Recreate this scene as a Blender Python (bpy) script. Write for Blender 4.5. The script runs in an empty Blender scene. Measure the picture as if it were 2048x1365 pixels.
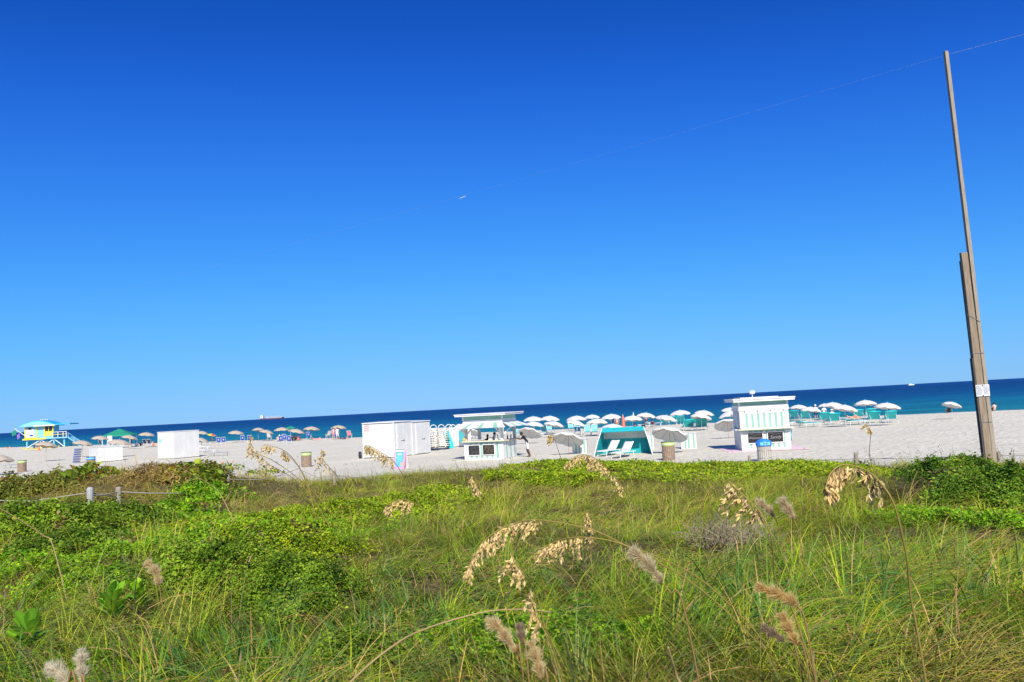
import bpy, math, random
import numpy as np
from mathutils import Matrix, Vector

# ------------------------------------------------------------------ camera, sky, sun, exposure
scene = bpy.context.scene
COL = scene.collection
R = math.radians
CAM_H = 3.5

cam_data = bpy.data.cameras.new("camera")
cam_data.lens = 28.0
cam_data.sensor_width = 36.0
cam_data.clip_start = 0.1
cam_data.clip_end = 90000.0
cam = bpy.data.objects.new("camera", cam_data)
COL.objects.link(cam)
cam.matrix_world = (Matrix.Translation((0, 0, CAM_H)) @ Matrix.Rotation(R(90 + 4.63), 4, 'X')
                    @ Matrix.Rotation(R(-3.1), 4, 'Z'))
scene.camera = cam

SUN_ELEV = 39.0
SUN_AZ = 6.0          # sun stands behind the camera, a little to its right
to_sun = Vector((math.sin(R(SUN_AZ)) * math.cos(R(SUN_ELEV)),
                 -math.cos(R(SUN_AZ)) * math.cos(R(SUN_ELEV)), math.sin(R(SUN_ELEV))))
world = bpy.data.worlds.new("World")
scene.world = world
world.use_nodes = True
wn = world.node_tree
for n in list(wn.nodes):
    wn.nodes.remove(n)
w_out = wn.nodes.new('ShaderNodeOutputWorld')
w_bg = wn.nodes.new('ShaderNodeBackground')
w_sky = wn.nodes.new('ShaderNodeTexSky')
w_sky.sky_type = 'NISHITA'
w_sky.sun_disc = False
w_sky.sun_elevation = R(SUN_ELEV)
w_sky.sun_rotation = math.atan2(to_sun.x, to_sun.y)
w_sky.altitude = 0.0
w_sky.air_density = 1.0
w_sky.dust_density = 0.0
w_sky.ozone_density = 2.0
# clear, deep subtropical blue: one response curve per channel over the whole sky
w_sep = wn.nodes.new('ShaderNodeSeparateColor')
w_com = wn.nodes.new('ShaderNodeCombineColor')
wn.links.new(w_sky.outputs[0], w_sep.inputs[0])
CURVES = (((0.123, 0.0045), (0.15, 0.008), (0.196, 0.016), (0.282, 0.031), (0.468, 0.066), (0.797, 0.118), (1.187, 0.165)),
          ((0.208, 0.053), (0.254, 0.076), (0.325, 0.117), (0.45, 0.180), (0.689, 0.272), (0.982, 0.330), (1.138, 0.352)),
          ((0.372, 0.306), (0.438, 0.392), (0.537, 0.484), (0.684, 0.562), (0.873, 0.605), (0.95, 0.612), (1.1, 0.625)))
for ch, pts in enumerate(CURVES):
    fc = wn.nodes.new('ShaderNodeFloatCurve')
    cv = fc.mapping.curves[0]
    end = pts[-1][1] * 1.7
    cv.points[0].location = (0.0, 0.0)
    cv.points[1].location = (1.0, end)
    for px_, py_ in pts:
        cv.points.new(px_ / 2.4, py_)
    fc.mapping.update()
    m1 = wn.nodes.new('ShaderNodeMath'); m1.operation = 'MULTIPLY'; m1.inputs[1].default_value = 0.1 / 2.4
    m2 = wn.nodes.new('ShaderNodeMath'); m2.operation = 'MULTIPLY'; m2.inputs[1].default_value = 10.0
    wn.links.new(w_sep.outputs[ch], m1.inputs[0])
    wn.links.new(m1.outputs[0], fc.inputs['Value'])
    wn.links.new(fc.outputs[0], m2.inputs[0])
    wn.links.new(m2.outputs[0], w_com.inputs[ch])
wn.links.new(w_com.outputs[0], w_bg.inputs['Color'])
w_bg.inputs['Strength'].default_value = 0.10
wn.links.new(w_bg.outputs[0], w_out.inputs['Surface'])

sun_data = bpy.data.lights.new("sun", 'SUN')
sun_data.energy = 3.7
sun_data.angle = R(0.53)
sun_data.color = (1.0, 0.945, 0.83)
sun = bpy.data.objects.new("sun", sun_data)
COL.objects.link(sun)
sun.rotation_euler = to_sun.to_track_quat('Z', 'Y').to_euler()

scene.view_settings.view_transform = 'Standard'
scene.view_settings.look = 'None'
scene.view_settings.gamma = 1.0
scene.view_settings.use_curve_mapping = False
scene.view_settings.exposure = 0.75

# ------------------------------------------------------------------ materials
MATS = {}

def _nodes(name):
    m = bpy.data.materials.new(name)
    m.use_nodes = True
    nt = m.node_tree
    b = nt.nodes.get('Principled BSDF')
    return m, nt, b

def mat(name, col, rough=0.6, var=0.10, scale=6.0, metal=0.0, spec=0.4, bump=0.0, stretch=(1, 1, 1),
        transl=0.0, dirt=None):
    """Plain painted / fabric / plastic surface: base colour broken up by two octaves of noise."""
    m, nt, b = _nodes(name)
    L = nt.links
    tc = nt.nodes.new('ShaderNodeTexCoord')
    mp = nt.nodes.new('ShaderNodeMapping')
    mp.inputs['Scale'].default_value = stretch
    L.new(tc.outputs['Object'], mp.inputs['Vector'])
    nz = nt.nodes.new('ShaderNodeTexNoise')
    nz.inputs['Scale'].default_value = scale
    nz.inputs['Detail'].default_value = 5
    nz.inputs['Roughness'].default_value = 0.65
    L.new(mp.outputs[0], nz.inputs['Vector'])
    mx = nt.nodes.new('ShaderNodeMix')
    mx.data_type = 'RGBA'
    c2 = dirt if dirt else tuple(c * (1 - 2.2 * var) for c in col)
    mx.inputs['A'].default_value = (*c2, 1)
    mx.inputs['B'].default_value = (*[min(1, c * (1 + var * 0.5)) for c in col], 1)
    rp = nt.nodes.new('ShaderNodeMapRange')
    rp.inputs['From Min'].default_value = 0.25
    rp.inputs['From Max'].default_value = 0.62
    L.new(nz.outputs['Fac'], rp.inputs['Value'])
    L.new(rp.outputs[0], mx.inputs['Factor'])
    L.new(mx.outputs['Result'], b.inputs['Base Color'])
    b.inputs['Roughness'].default_value = rough
    b.inputs['Metallic'].default_value = metal
    b.inputs['Specular IOR Level'].default_value = spec
    if bump:
        bp = nt.nodes.new('ShaderNodeBump')
        bp.inputs['Strength'].default_value = bump
        bp.inputs['Distance'].default_value = 0.02
        L.new(nz.outputs['Fac'], bp.inputs['Height'])
        L.new(bp.outputs[0], b.inputs['Normal'])
    if transl:
        tr = nt.nodes.new('ShaderNodeBsdfTranslucent')
        L.new(mx.outputs['Result'], tr.inputs['Color'])
        ms = nt.nodes.new('ShaderNodeMixShader')
        ms.inputs['Fac'].default_value = transl
        out = nt.nodes['Material Output']
        L.new(b.outputs[0], ms.inputs[1])
        L.new(tr.outputs[0], ms.inputs[2])
        L.new(ms.outputs[0], out.inputs['Surface'])
    MATS[name] = m
    return m

def leaf_mat(name, transl=0.3, rough=0.45, spec=0.35):
    """Foliage: colour per leaf from the mesh attribute 'tint' (each leaf's own hue)."""
    m, nt, b = _nodes(name)
    L = nt.links
    at = nt.nodes.new('ShaderNodeAttribute')
    at.attribute_name = 'tint'
    L.new(at.outputs['Color'], b.inputs['Base Color'])
    b.inputs['Roughness'].default_value = rough
    b.inputs['Specular IOR Level'].default_value = spec
    tr = nt.nodes.new('ShaderNodeBsdfTranslucent')
    hs = nt.nodes.new('ShaderNodeHueSaturation')
    hs.inputs['Value'].default_value = 1.5
    hs.inputs['Hue'].default_value = 0.485
    L.new(at.outputs['Color'], hs.inputs['Color'])
    L.new(hs.outputs[0], tr.inputs['Color'])
    ms = nt.nodes.new('ShaderNodeMixShader')
    ms.inputs['Fac'].default_value = transl
    out = nt.nodes['Material Output']
    L.new(b.outputs[0], ms.inputs[1])
    L.new(tr.outputs[0], ms.inputs[2])
    L.new(ms.outputs[0], out.inputs['Surface'])
    MATS[name] = m
    return m

def wood_mat(name, c1, c2, scale=3.0, stretch=(14, 14, 0.7)):
    m, nt, b = _nodes(name)
    L = nt.links
    tc = nt.nodes.new('ShaderNodeTexCoord')
    mp = nt.nodes.new('ShaderNodeMapping')
    mp.inputs['Scale'].default_value = stretch
    L.new(tc.outputs['Object'], mp.inputs['Vector'])
    nz = nt.nodes.new('ShaderNodeTexNoise')
    nz.inputs['Scale'].default_value = scale
    nz.inputs['Detail'].default_value = 8
    nz.inputs['Roughness'].default_value = 0.7
    L.new(mp.outputs[0], nz.inputs['Vector'])
    cr = nt.nodes.new('ShaderNodeValToRGB')
    cr.color_ramp.elements[0].position = 0.3
    cr.color_ramp.elements[0].color = (*c1, 1)
    cr.color_ramp.elements[1].position = 0.7
    cr.color_ramp.elements[1].color = (*c2, 1)
    L.new(nz.outputs['Fac'], cr.inputs[0])
    L.new(cr.outputs[0], b.inputs['Base Color'])
    b.inputs['Roughness'].default_value = 0.85
    b.inputs['Specular IOR Level'].default_value = 0.2
    bp = nt.nodes.new('ShaderNodeBump')
    bp.inputs['Strength'].default_value = 0.5
    bp.inputs['Distance'].default_value = 0.01
    L.new(nz.outputs['Fac'], bp.inputs['Height'])
    L.new(bp.outputs[0], b.inputs['Normal'])
    MATS[name] = m
    return m

mat('white_paint', (0.70, 0.70, 0.68), 0.5, 0.05, 3.0)
mat('white_panel', (0.68, 0.67, 0.64), 0.45, 0.05, 1.4)
mat('white_plastic', (0.80, 0.80, 0.78), 0.35, 0.05, 5.0)
mat('cream_plastic', (0.78, 0.73, 0.60), 0.4, 0.08, 5.0)
mat('mint_paint', (0.25, 0.48, 0.38), 0.55, 0.07, 3.0)
mat('green_frieze', (0.22, 0.47, 0.39), 0.6, 0.07, 3.0)
mat('grey_shutter', (0.56, 0.60, 0.62), 0.6, 0.08, 3.0)
mat('slat_teal', (0.05, 0.36, 0.38), 0.55, 0.08, 6.0)
mat('teal_canvas', (0.015, 0.42, 0.47), 0.7, 0.10, 4.0, transl=0.12)
mat('teal_sling', (0.03, 0.40, 0.42), 0.65, 0.12, 6.0, transl=0.10)
mat('teal_cover', (0.02, 0.50, 0.52), 0.5, 0.08, 5.0)
mat('blue_sling', (0.02, 0.09, 0.50), 0.65, 0.10, 6.0)
mat('dark_sling', (0.03, 0.04, 0.10), 0.7, 0.10, 6.0)
mat('white_fabric', (0.70, 0.68, 0.64), 0.75, 0.04, 4.0, transl=0.10)
mat('tan_fabric', (0.47, 0.40, 0.31), 0.8, 0.06, 4.0, transl=0.08)
mat('aqua_fabric', (0.18, 0.62, 0.75), 0.7, 0.06, 4.0)
mat('green_fabric', (0.02, 0.28, 0.17), 0.7, 0.08, 3.0, transl=0.15)
mat('pink_fabric', (0.80, 0.25, 0.33), 0.75, 0.08, 4.0)
mat('coral_fabric', (0.85, 0.22, 0.14), 0.7, 0.08, 4.0, transl=0.1)
mat('yellow_fabric', (0.80, 0.47, 0.03), 0.75, 0.08, 4.0)
mat('red_fabric', (0.65, 0.03, 0.05), 0.75, 0.08, 4.0)
mat('purple_fabric', (0.28, 0.16, 0.50), 0.75, 0.08, 4.0)
mat('lime_fabric', (0.35, 0.62, 0.05), 0.75, 0.08, 4.0)
mat('pole_wood', (0.46, 0.33, 0.18), 0.6, 0.12, 9.0, stretch=(5, 5, 1))
mat('pole_white', (0.75, 0.75, 0.72), 0.4, 0.06, 9.0)
mat('dark_metal', (0.06, 0.06, 0.065), 0.5, 0.10, 9.0, metal=0.6)
mat('grey_metal', (0.35, 0.36, 0.37), 0.45, 0.10, 9.0, metal=0.7)
mat('black_board', (0.012, 0.013, 0.016), 0.7, 0.25, 7.0)
mat('chalk', (0.27, 0.265, 0.26), 0.9, 0.10, 30.0)
mat('chalk_yellow', (0.62, 0.45, 0.12), 0.9, 0.10, 30.0)
mat('red_print', (0.62, 0.10, 0.09), 0.7, 0.15, 30.0)
mat('grey_print', (0.12, 0.14, 0.26), 0.8, 0.15, 30.0)
mat('counter_cream', (0.74, 0.66, 0.48), 0.5, 0.08, 4.0)
mat('pink_mat', (0.74, 0.50, 0.58), 0.8, 0.08, 4.0)
mat('sign_pink', (0.82, 0.30, 0.50), 0.5, 0.05, 4.0)
mat('sign_blue', (0.13, 0.45, 0.80), 0.5, 0.08, 4.0)
mat('sign_orange', (0.85, 0.42, 0.12), 0.5, 0.08, 4.0)
mat('bin_lime', (0.46, 0.56, 0.12), 0.45, 0.06, 6.0)
mat('bin_pale', (0.52, 0.62, 0.38), 0.45, 0.06, 6.0)
mat('bin_blue', (0.03, 0.24, 0.72), 0.4, 0.06, 6.0)
mat('bin_cyan', (0.22, 0.62, 0.82), 0.4, 0.06, 6.0)
mat('bin_rim', (0.16, 0.22, 0.12), 0.5, 0.10, 6.0)
mat('tower_blue', (0.22, 0.54, 0.68), 0.5, 0.06, 1.5)
mat('tower_roof_blue', (0.04, 0.42, 0.72), 0.45, 0.06, 1.5)
mat('tower_yellow', (0.80, 0.62, 0.03), 0.5, 0.06, 1.5)
mat('tower_dark', (0.02, 0.025, 0.03), 0.3, 0.10, 2.0, spec=0.6)
mat('board_yellow', (0.80, 0.66, 0.05), 0.4, 0.06, 2.0)
mat('safety_orange', (0.85, 0.20, 0.04), 0.5, 0.06, 4.0)
mat('hull_dark', (0.06, 0.05, 0.08), 0.6, 0.15, 0.05)
mat('hull_red', (0.20, 0.05, 0.06), 0.6, 0.15, 0.05)
mat('ship_white', (0.80, 0.80, 0.79), 0.5, 0.05, 0.05)
mat('ship_buff', (0.62, 0.55, 0.45), 0.6, 0.10, 0.05)
mat('rope', (0.36, 0.33, 0.28), 0.9, 0.12, 30.0)
mat('wire', (0.40, 0.42, 0.45), 0.5, 0.05, 3.0)
mat('skin', (0.48, 0.27, 0.18), 0.55, 0.05, 8.0)
mat('skin_pale', (0.66, 0.41, 0.31), 0.55, 0.05, 8.0)
mat('skin_dark', (0.14, 0.07, 0.045), 0.55, 0.05, 8.0)
mat('hair_black', (0.012, 0.010, 0.009), 0.5, 0.15, 20.0)
mat('hair_brown', (0.07, 0.04, 0.02), 0.5, 0.15, 20.0)
mat('cloth_black', (0.012, 0.012, 0.014), 0.85, 0.10, 8.0)
mat('cloth_white', (0.78, 0.78, 0.77), 0.85, 0.05, 8.0)
mat('cloth_grey', (0.28, 0.29, 0.32), 0.85, 0.08, 8.0)
mat('cloth_pink', (0.75, 0.28, 0.30), 0.85, 0.08, 8.0)
mat('cloth_navy', (0.02, 0.03, 0.12), 0.85, 0.08, 8.0)
mat('cloth_maroon', (0.10, 0.02, 0.025), 0.85, 0.08, 8.0)
mat('cloth_orange', (0.72, 0.20, 0.06), 0.85, 0.08, 8.0)
mat('twig', (0.27, 0.215, 0.15), 0.9, 0.2, 20.0)
mat('stem_brown', (0.10, 0.075, 0.04), 0.9, 0.2, 20.0)
wood_mat('weathered_wood', (0.17, 0.125, 0.085), (0.37, 0.295, 0.21))
wood_mat('weathered_pale', (0.22, 0.18, 0.135), (0.43, 0.37, 0.285))
wood_mat('weathered_dark', (0.05, 0.045, 0.045), (0.13, 0.115, 0.105))
wood_mat('slat_wood', (0.20, 0.13, 0.085), (0.40, 0.30, 0.21), 4.0, (9, 9, 1.2))
wood_mat('slat_grey', (0.33, 0.30, 0.25), (0.58, 0.54, 0.47), 4.0, (9, 9, 1.2))
wood_mat('post_wood', (0.20, 0.17, 0.13), (0.42, 0.37, 0.29), 4.0, (9, 9, 2))
wood_mat('post_grey', (0.28, 0.28, 0.28), (0.52, 0.51, 0.50), 4.0, (9, 9, 2))
leaf_mat('leaf', 0.26, 0.55, 0.10)
leaf_mat('grass_blade', 0.30, 0.55, 0.18)
leaf_mat('seed', 0.22, 0.7, 0.2)
leaf_mat('fluff', 0.45, 0.9, 0.05)

# ------------------------------------------------------------------ mesh helpers
class MB:
    """Collects boxes, tubes, prisms and lathes into one mesh."""
    def __init__(self):
        self.v, self.f, self.mi = [], [], []

    def add(self, verts, faces, mi=0):
        o = len(self.v)
        self.v.extend([tuple(p) for p in verts])
        self.f.extend([tuple(i + o for i in f) for f in faces])
        self.mi.extend([mi] * len(faces))
        return self

    def box(self, c, s, mi=0, rot=None):
        x, y, z = s[0] / 2, s[1] / 2, s[2] / 2
        vs = [Vector((a, b, d)) for a in (-x, x) for b in (-y, y) for d in (-z, z)]
        if rot is not None:
            vs = [rot @ p for p in vs]
        vs = [p + Vector(c) for p in vs]
        fs = [(0, 1, 3, 2), (4, 6, 7, 5), (0, 4, 5, 1), (2, 3, 7, 6), (0, 2, 6, 4), (1, 5, 7, 3)]
        return self.add(vs, fs, mi)

    def span(self, x0, x1, y0, y1, z0, z1, mi=0):
        return self.box(((x0 + x1) / 2, (y0 + y1) / 2, (z0 + z1) / 2), (x1 - x0, y1 - y0, z1 - z0), mi)

    def bar(self, a, b, w, h=None, mi=0):
        """Rectangular bar from a to b."""
        h = h or w
        a, b = Vector(a), Vector(b)
        d = b - a
        q = d.to_track_quat('Z', 'X').to_matrix()
        return self.box((a + b) / 2, (w, h, d.length), mi, q)

    def tube(self, pts, r, n=8, mi=0, cap=True):
        pts = [Vector(p) for p in pts]
        rs = r if isinstance(r, (list, tuple)) else [r] * len(pts)
        t0 = (pts[1] - pts[0]).normalized()
        ref = Vector((0, 0, 1)) if abs(t0.z) < 0.9 else Vector((1, 0, 0))
        vs = []
        u = None
        for i, p in enumerate(pts):
            t = (pts[min(i + 1, len(pts) - 1)] - pts[max(i - 1, 0)])
            t = t.normalized() if t.length > 1e-9 else t0
            u = (ref - t * ref.dot(t)) if u is None else (u - t * u.dot(t))
            u.normalize()
            w = t.cross(u)
            for k in range(n):
                a = 2 * math.pi * k / n
                vs.append(p + (u * math.cos(a) + w * math.sin(a)) * rs[i])
        fs = []
        for i in range(len(pts) - 1):
            for k in range(n):
                k2 = (k + 1) % n
                fs.append((i * n + k, i * n + k2, (i + 1) * n + k2, (i + 1) * n + k))
        if cap:
            fs.append(tuple(range(n - 1, -1, -1)))
            fs.append(tuple(range((len(pts) - 1) * n, len(pts) * n)))
        return self.add(vs, fs, mi)

    def lathe(self, prof, n=16, mi=0, c=(0, 0, 0)):
        """prof: list of (r, z)."""
        vs, fs = [], []
        for r, z in prof:
            for k in range(n):
                a = 2 * math.pi * k / n
                vs.append((c[0] + r * math.cos(a), c[1] + r * math.sin(a), c[2] + z))
        for i in range(len(prof) - 1):
            for k in range(n):
                k2 = (k + 1) % n
                fs.append((i * n + k, i * n + k2, (i + 1) * n + k2, (i + 1) * n + k))
        if prof[0][0] > 1e-6:
            fs.append(tuple(range(n - 1, -1, -1)))
        if prof[-1][0] > 1e-6:
            fs.append(tuple(range((len(prof) - 1) * n, len(prof) * n)))
        return self.add(vs, fs, mi)

    def prism(self, poly, lo, hi, axis='y', mi=0):
        """Extrude a 2-D outline: axis y -> poly in (x,z); axis z -> (x,y); axis x -> (y,z)."""
        def p3(p, t):
            return {'y': (p[0], t, p[1]), 'z': (p[0], p[1], t), 'x': (t, p[0], p[1])}[axis]
        n = len(poly)
        vs = [p3(p, lo) for p in poly] + [p3(p, hi) for p in poly]
        fs = [tuple(range(n - 1, -1, -1)), tuple(range(n, 2 * n))]
        fs += [(i, (i + 1) % n, (i + 1) % n + n, i + n) for i in range(n)]
        return self.add(vs, fs, mi)

    def mesh(self, name, mats, smooth=False):
        me = bpy.data.meshes.new(name)
        me.from_pydata(self.v, [], self.f)
        for m in (mats if isinstance(mats, (list, tuple)) else [mats]):
            me.materials.append(MATS[m])
        me.polygons.foreach_set('material_index', self.mi)
        if smooth:
            me.polygons.foreach_set('use_smooth', [True] * len(self.f))
        me.validate()
        me.update()
        return me

    def build(self, name, mats, parent=None, smooth=False, loc=None, rot=None):
        return link(name, self.mesh(name, mats, smooth), parent, loc, rot)

def link(name, me, parent=None, loc=None, rot=None):
    o = bpy.data.objects.new(name, me)
    COL.objects.link(o)
    o.parent = parent
    if loc is not None:
        o.location = loc
    if rot is not None:
        o.rotation_euler = rot
    return o

def tag(o, label=None, cat=None, group=None, kind=None):
    if label: o['label'] = label
    if cat: o['category'] = cat
    if group: o['group'] = group
    if kind: o['kind'] = kind
    return o

def thing(name, label, cat, loc=(0, 0, 0), rz=0.0, group=None):
    o = bpy.data.objects.new(name, None)
    COL.objects.link(o)
    o.empty_display_size = 0.2
    o.location = loc
    o.rotation_euler = (0, 0, rz)
    return tag(o, label, cat, group)

def kids(o):
    return [c for c in bpy.data.objects if c.parent == o]

CHILDREN = {}
def snapshot(root):
    """Remember a finished thing's parts so that copies need no search."""
    CHILDREN[root.name] = [(c, kids(c)) for c in kids(root)]
    return root

def copy_thing(root, loc, rz, label, group=None):
    r = root.copy()
    COL.objects.link(r)
    r.location = loc
    r.rotation_euler = (0, 0, rz)
    tag(r, label, None, group)
    for c, gs in CHILDREN[root.name]:
        d = c.copy()
        COL.objects.link(d)
        d.parent = r
        for g in gs:
            e = g.copy()
            COL.objects.link(e)
            e.parent = d
    return r

def text_mesh(body, size, matname, name, parent, loc, rot, shear=0.0, extrude=0.003):
    cu = bpy.data.curves.new(name, 'FONT')
    cu.body = body
    cu.size = size
    cu.shear = shear
    cu.extrude = extrude
    cu.align_x = 'CENTER'
    cu.align_y = 'CENTER'
    tmp = bpy.data.objects.new(name + '_tmp', cu)
    COL.objects.link(tmp)
    dg = bpy.context.evaluated_depsgraph_get()
    me = bpy.data.meshes.new_from_object(tmp.evaluated_get(dg))
    bpy.data.objects.remove(tmp)
    bpy.data.curves.remove(cu)
    me.name = name
    me.materials.clear()
    me.materials.append(MATS[matname])
    return link(name, me, parent, loc, rot)

def np_mesh(name, verts, tris, tint, matname, smooth=False):
    """Triangle mesh from arrays with a per-corner colour attribute 'tint' (one colour per triangle)."""
    me = bpy.data.meshes.new(name)
    nv, nt_ = len(verts), len(tris)
    me.vertices.add(nv)
    me.vertices.foreach_set('co', np.ascontiguousarray(verts, dtype=np.float32).ravel())
    me.loops.add(nt_ * 3)
    me.loops.foreach_set('vertex_index', np.ascontiguousarray(tris, dtype=np.int32).ravel())
    me.polygons.add(nt_)
    me.polygons.foreach_set('loop_start', np.arange(0, nt_ * 3, 3, dtype=np.int32))
    if smooth:
        me.polygons.foreach_set('use_smooth', np.ones(nt_, dtype=bool))
    if tint is not None:
        a = me.attributes.new('tint', 'FLOAT_COLOR', 'POINT')
        c = np.ones((nv, 4), dtype=np.float32)
        c[:, :3] = tint
        a.data.foreach_set('color', c.ravel())
    me.materials.append(MATS[matname])
    me.update(calc_edges=True)
    return me

# ------------------------------------------------------------------ terrain heights (beach level = 0)
def vnoise(x, y, s, seed=0):
    """Cheap smooth value noise on arrays, range -1..1."""
    x = np.asarray(x, dtype=float) / s + seed * 17.13
    y = np.asarray(y, dtype=float) / s + seed * 9.71
    xi, yi = np.floor(x), np.floor(y)
    fx, fy = x - xi, y - yi
    fx = fx * fx * (3 - 2 * fx)
    fy = fy * fy * (3 - 2 * fy)
    def h(a, b):
        v = np.sin(a * 127.1 + b * 311.7 + seed * 3.7) * 43758.5453
        return v - np.floor(v)
    a = h(xi, yi) * (1 - fx) + h(xi + 1, yi) * fx
    b = h(xi, yi + 1) * (1 - fx) + h(xi + 1, yi + 1) * fx
    return (a * (1 - fy) + b * fy) * 2 - 1

BERM_X = [-900, -300, -120, -76, -50, -25, 0, 55, 120, 400, 900]
BERM_Y = [760, 330, 192, 158, 141, 121, 110, 90, 62, -40, -250]

def berm_y(x):
    return np.interp(x, BERM_X, BERM_Y)

def toe(x, y):
    """Distance measure down the dune face; about 41 where the sand of the open beach begins."""
    x = np.asarray(x, dtype=float); y = np.asarray(y, dtype=float)
    return y + 0.42 * np.maximum(x, 0) + 1.0 * vnoise(x, y, 5.0, 3) + 0.10 * np.minimum(np.maximum(-x - 6, 0), 40)

def ground_z(x, y):
    x = np.asarray(x, dtype=float); y = np.asarray(y, dtype=float)
    t = toe(x, y)
    z = np.interp(t, [-200, 0, 4.5, 10, 20, 30, 36, 41, 47], [1.9, 1.75, 1.6, 1.42, 1.08, 0.70, 0.42, 0.12, 0.0])
    dune = np.clip((46 - t) / 10, 0, 1)
    z = z + dune * (0.10 * vnoise(x, y, 2.3, 1) + 0.05 * vnoise(x, y, 0.9, 2))
    z = z + 1.02 * np.exp(-((x + 12.5) / 5.2) ** 2 - ((y - 23.5) / 5.5) ** 2)
    z = z + 0.30 * np.exp(-((x + 7) / 5.0) ** 2 - ((y - 12) / 4.0) ** 2)
    z = z + 0.40 * np.exp(-((x + 1.5) / 5.5) ** 2 - ((y - 32) / 4.5) ** 2) + 0.34 * np.exp(-((x + 9.0) / 2.6) ** 2 - ((y - 25) / 4.0) ** 2)
    b = y - berm_y(x)
    z = z + (1 - dune) * (0.035 * vnoise(x, y, 3.5, 5) + 0.02 * vnoise(x, y, 1.2, 6))
    z = z + np.interp(b, [-14, -3, 0, 4, 10, 30, 60], [0.0, 0.05, 0.0, -0.5, -1.5, -3.0, -4.0])
    return z

# ------------------------------------------------------------------ ground sheet and sea
def ground_material():
    m, nt, b = _nodes('ground')
    L = nt.links
    at = nt.nodes.new('ShaderNodeAttribute'); at.attribute_name = 'soil'
    tc = nt.nodes.new('ShaderNodeTexCoord')
    n1 = nt.nodes.new('ShaderNodeTexNoise'); n1.inputs['Scale'].default_value = 0.25; n1.inputs['Detail'].default_value = 6
    n2 = nt.nodes.new('ShaderNodeTexNoise'); n2.inputs['Scale'].default_value = 2.2; n2.inputs['Detail'].default_value = 8
    n2.inputs['Roughness'].default_value = 0.7
    n3 = nt.nodes.new('ShaderNodeTexNoise'); n3.inputs['Scale'].default_value = 14.0; n3.inputs['Detail'].default_value = 6
    for n in (n1, n2, n3):
        L.new(tc.outputs['Object'], n.inputs['Vector'])
    r1 = nt.nodes.new('ShaderNodeValToRGB')
    r1.color_ramp.elements[0].position = 0.35; r1.color_ramp.elements[0].color = (0.58, 0.545, 0.44, 1)
    r1.color_ramp.elements[1].position = 0.65; r1.color_ramp.elements[1].color = (0.69, 0.65, 0.53, 1)
    ad = nt.nodes.new('ShaderNodeMath'); ad.operation = 'ADD'
    ml = nt.nodes.new('ShaderNodeMath'); ml.operation = 'MULTIPLY'; ml.inputs[1].default_value = 0.5
    L.new(n1.outputs['Fac'], ad.inputs[0]); L.new(n2.outputs['Fac'], ad.inputs[1])
    L.new(ad.outputs[0], ml.inputs[0]); L.new(ml.outputs[0], r1.inputs[0])
    r2 = nt.nodes.new('ShaderNodeValToRGB')      # litter and roots under the dune plants
    r2.color_ramp.elements[0].position = 0.35; r2.color_ramp.elements[0].color = (0.060, 0.048, 0.020, 1)
    r2.color_ramp.elements[1].position = 0.70; r2.color_ramp.elements[1].color = (0.20, 0.155, 0.07, 1)
    L.new(n3.outputs['Fac'], r2.inputs[0])
    mx = nt.nodes.new('ShaderNodeMix'); mx.data_type = 'RGBA'
    L.new(at.outputs['Fac'], mx.inputs['Factor'])
    L.new(r1.outputs[0], mx.inputs['A']); L.new(r2.outputs[0], mx.inputs['B'])
    n4 = nt.nodes.new('ShaderNodeTexNoise'); n4.inputs['Scale'].default_value = 1.3; n4.inputs['Detail'].default_value = 9; n4.inputs['Roughness'].default_value = 0.75
    L.new(tc.outputs['Object'], n4.inputs['Vector'])
    wr = nt.nodes.new('ShaderNodeMapRange'); wr.inputs['From Min'].default_value = 0.60; wr.inputs['From Max'].default_value = 0.74; wr.inputs['To Max'].default_value = 0.45
    L.new(n4.outputs['Fac'], wr.inputs['Value'])
    wk = nt.nodes.new('ShaderNodeMix'); wk.data_type = 'RGBA'      # strands of dry weed and coarser shell sand
    wk.inputs['B'].default_value = (0.30, 0.26, 0.19, 1)
    L.new(wr.outputs[0], wk.inputs['Factor']); L.new(mx.outputs['Result'], wk.inputs['A'])
    L.new(wk.outputs['Result'], b.inputs['Base Color'])
    b.inputs['Roughness'].default_value = 0.95
    b.inputs['Specular IOR Level'].default_value = 0.1
    vo = nt.nodes.new('ShaderNodeTexVoronoi'); vo.inputs['Scale'].default_value = 2.6      # footprints
    vo.feature = 'SMOOTH_F1'
    L.new(tc.outputs['Object'], vo.inputs['Vector'])
    hm = nt.nodes.new('ShaderNodeMath'); hm.operation = 'ADD'
    L.new(vo.outputs['Distance'], hm.inputs[0]); L.new(n2.outputs['Fac'], hm.inputs[1])
    bp = nt.nodes.new('ShaderNodeBump'); bp.inputs['Strength'].default_value = 0.8; bp.inputs['Distance'].default_value = 0.16
    L.new(hm.outputs[0], bp.inputs['Height']); L.new(bp.outputs[0], b.inputs['Normal'])
    MATS['ground'] = m

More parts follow.
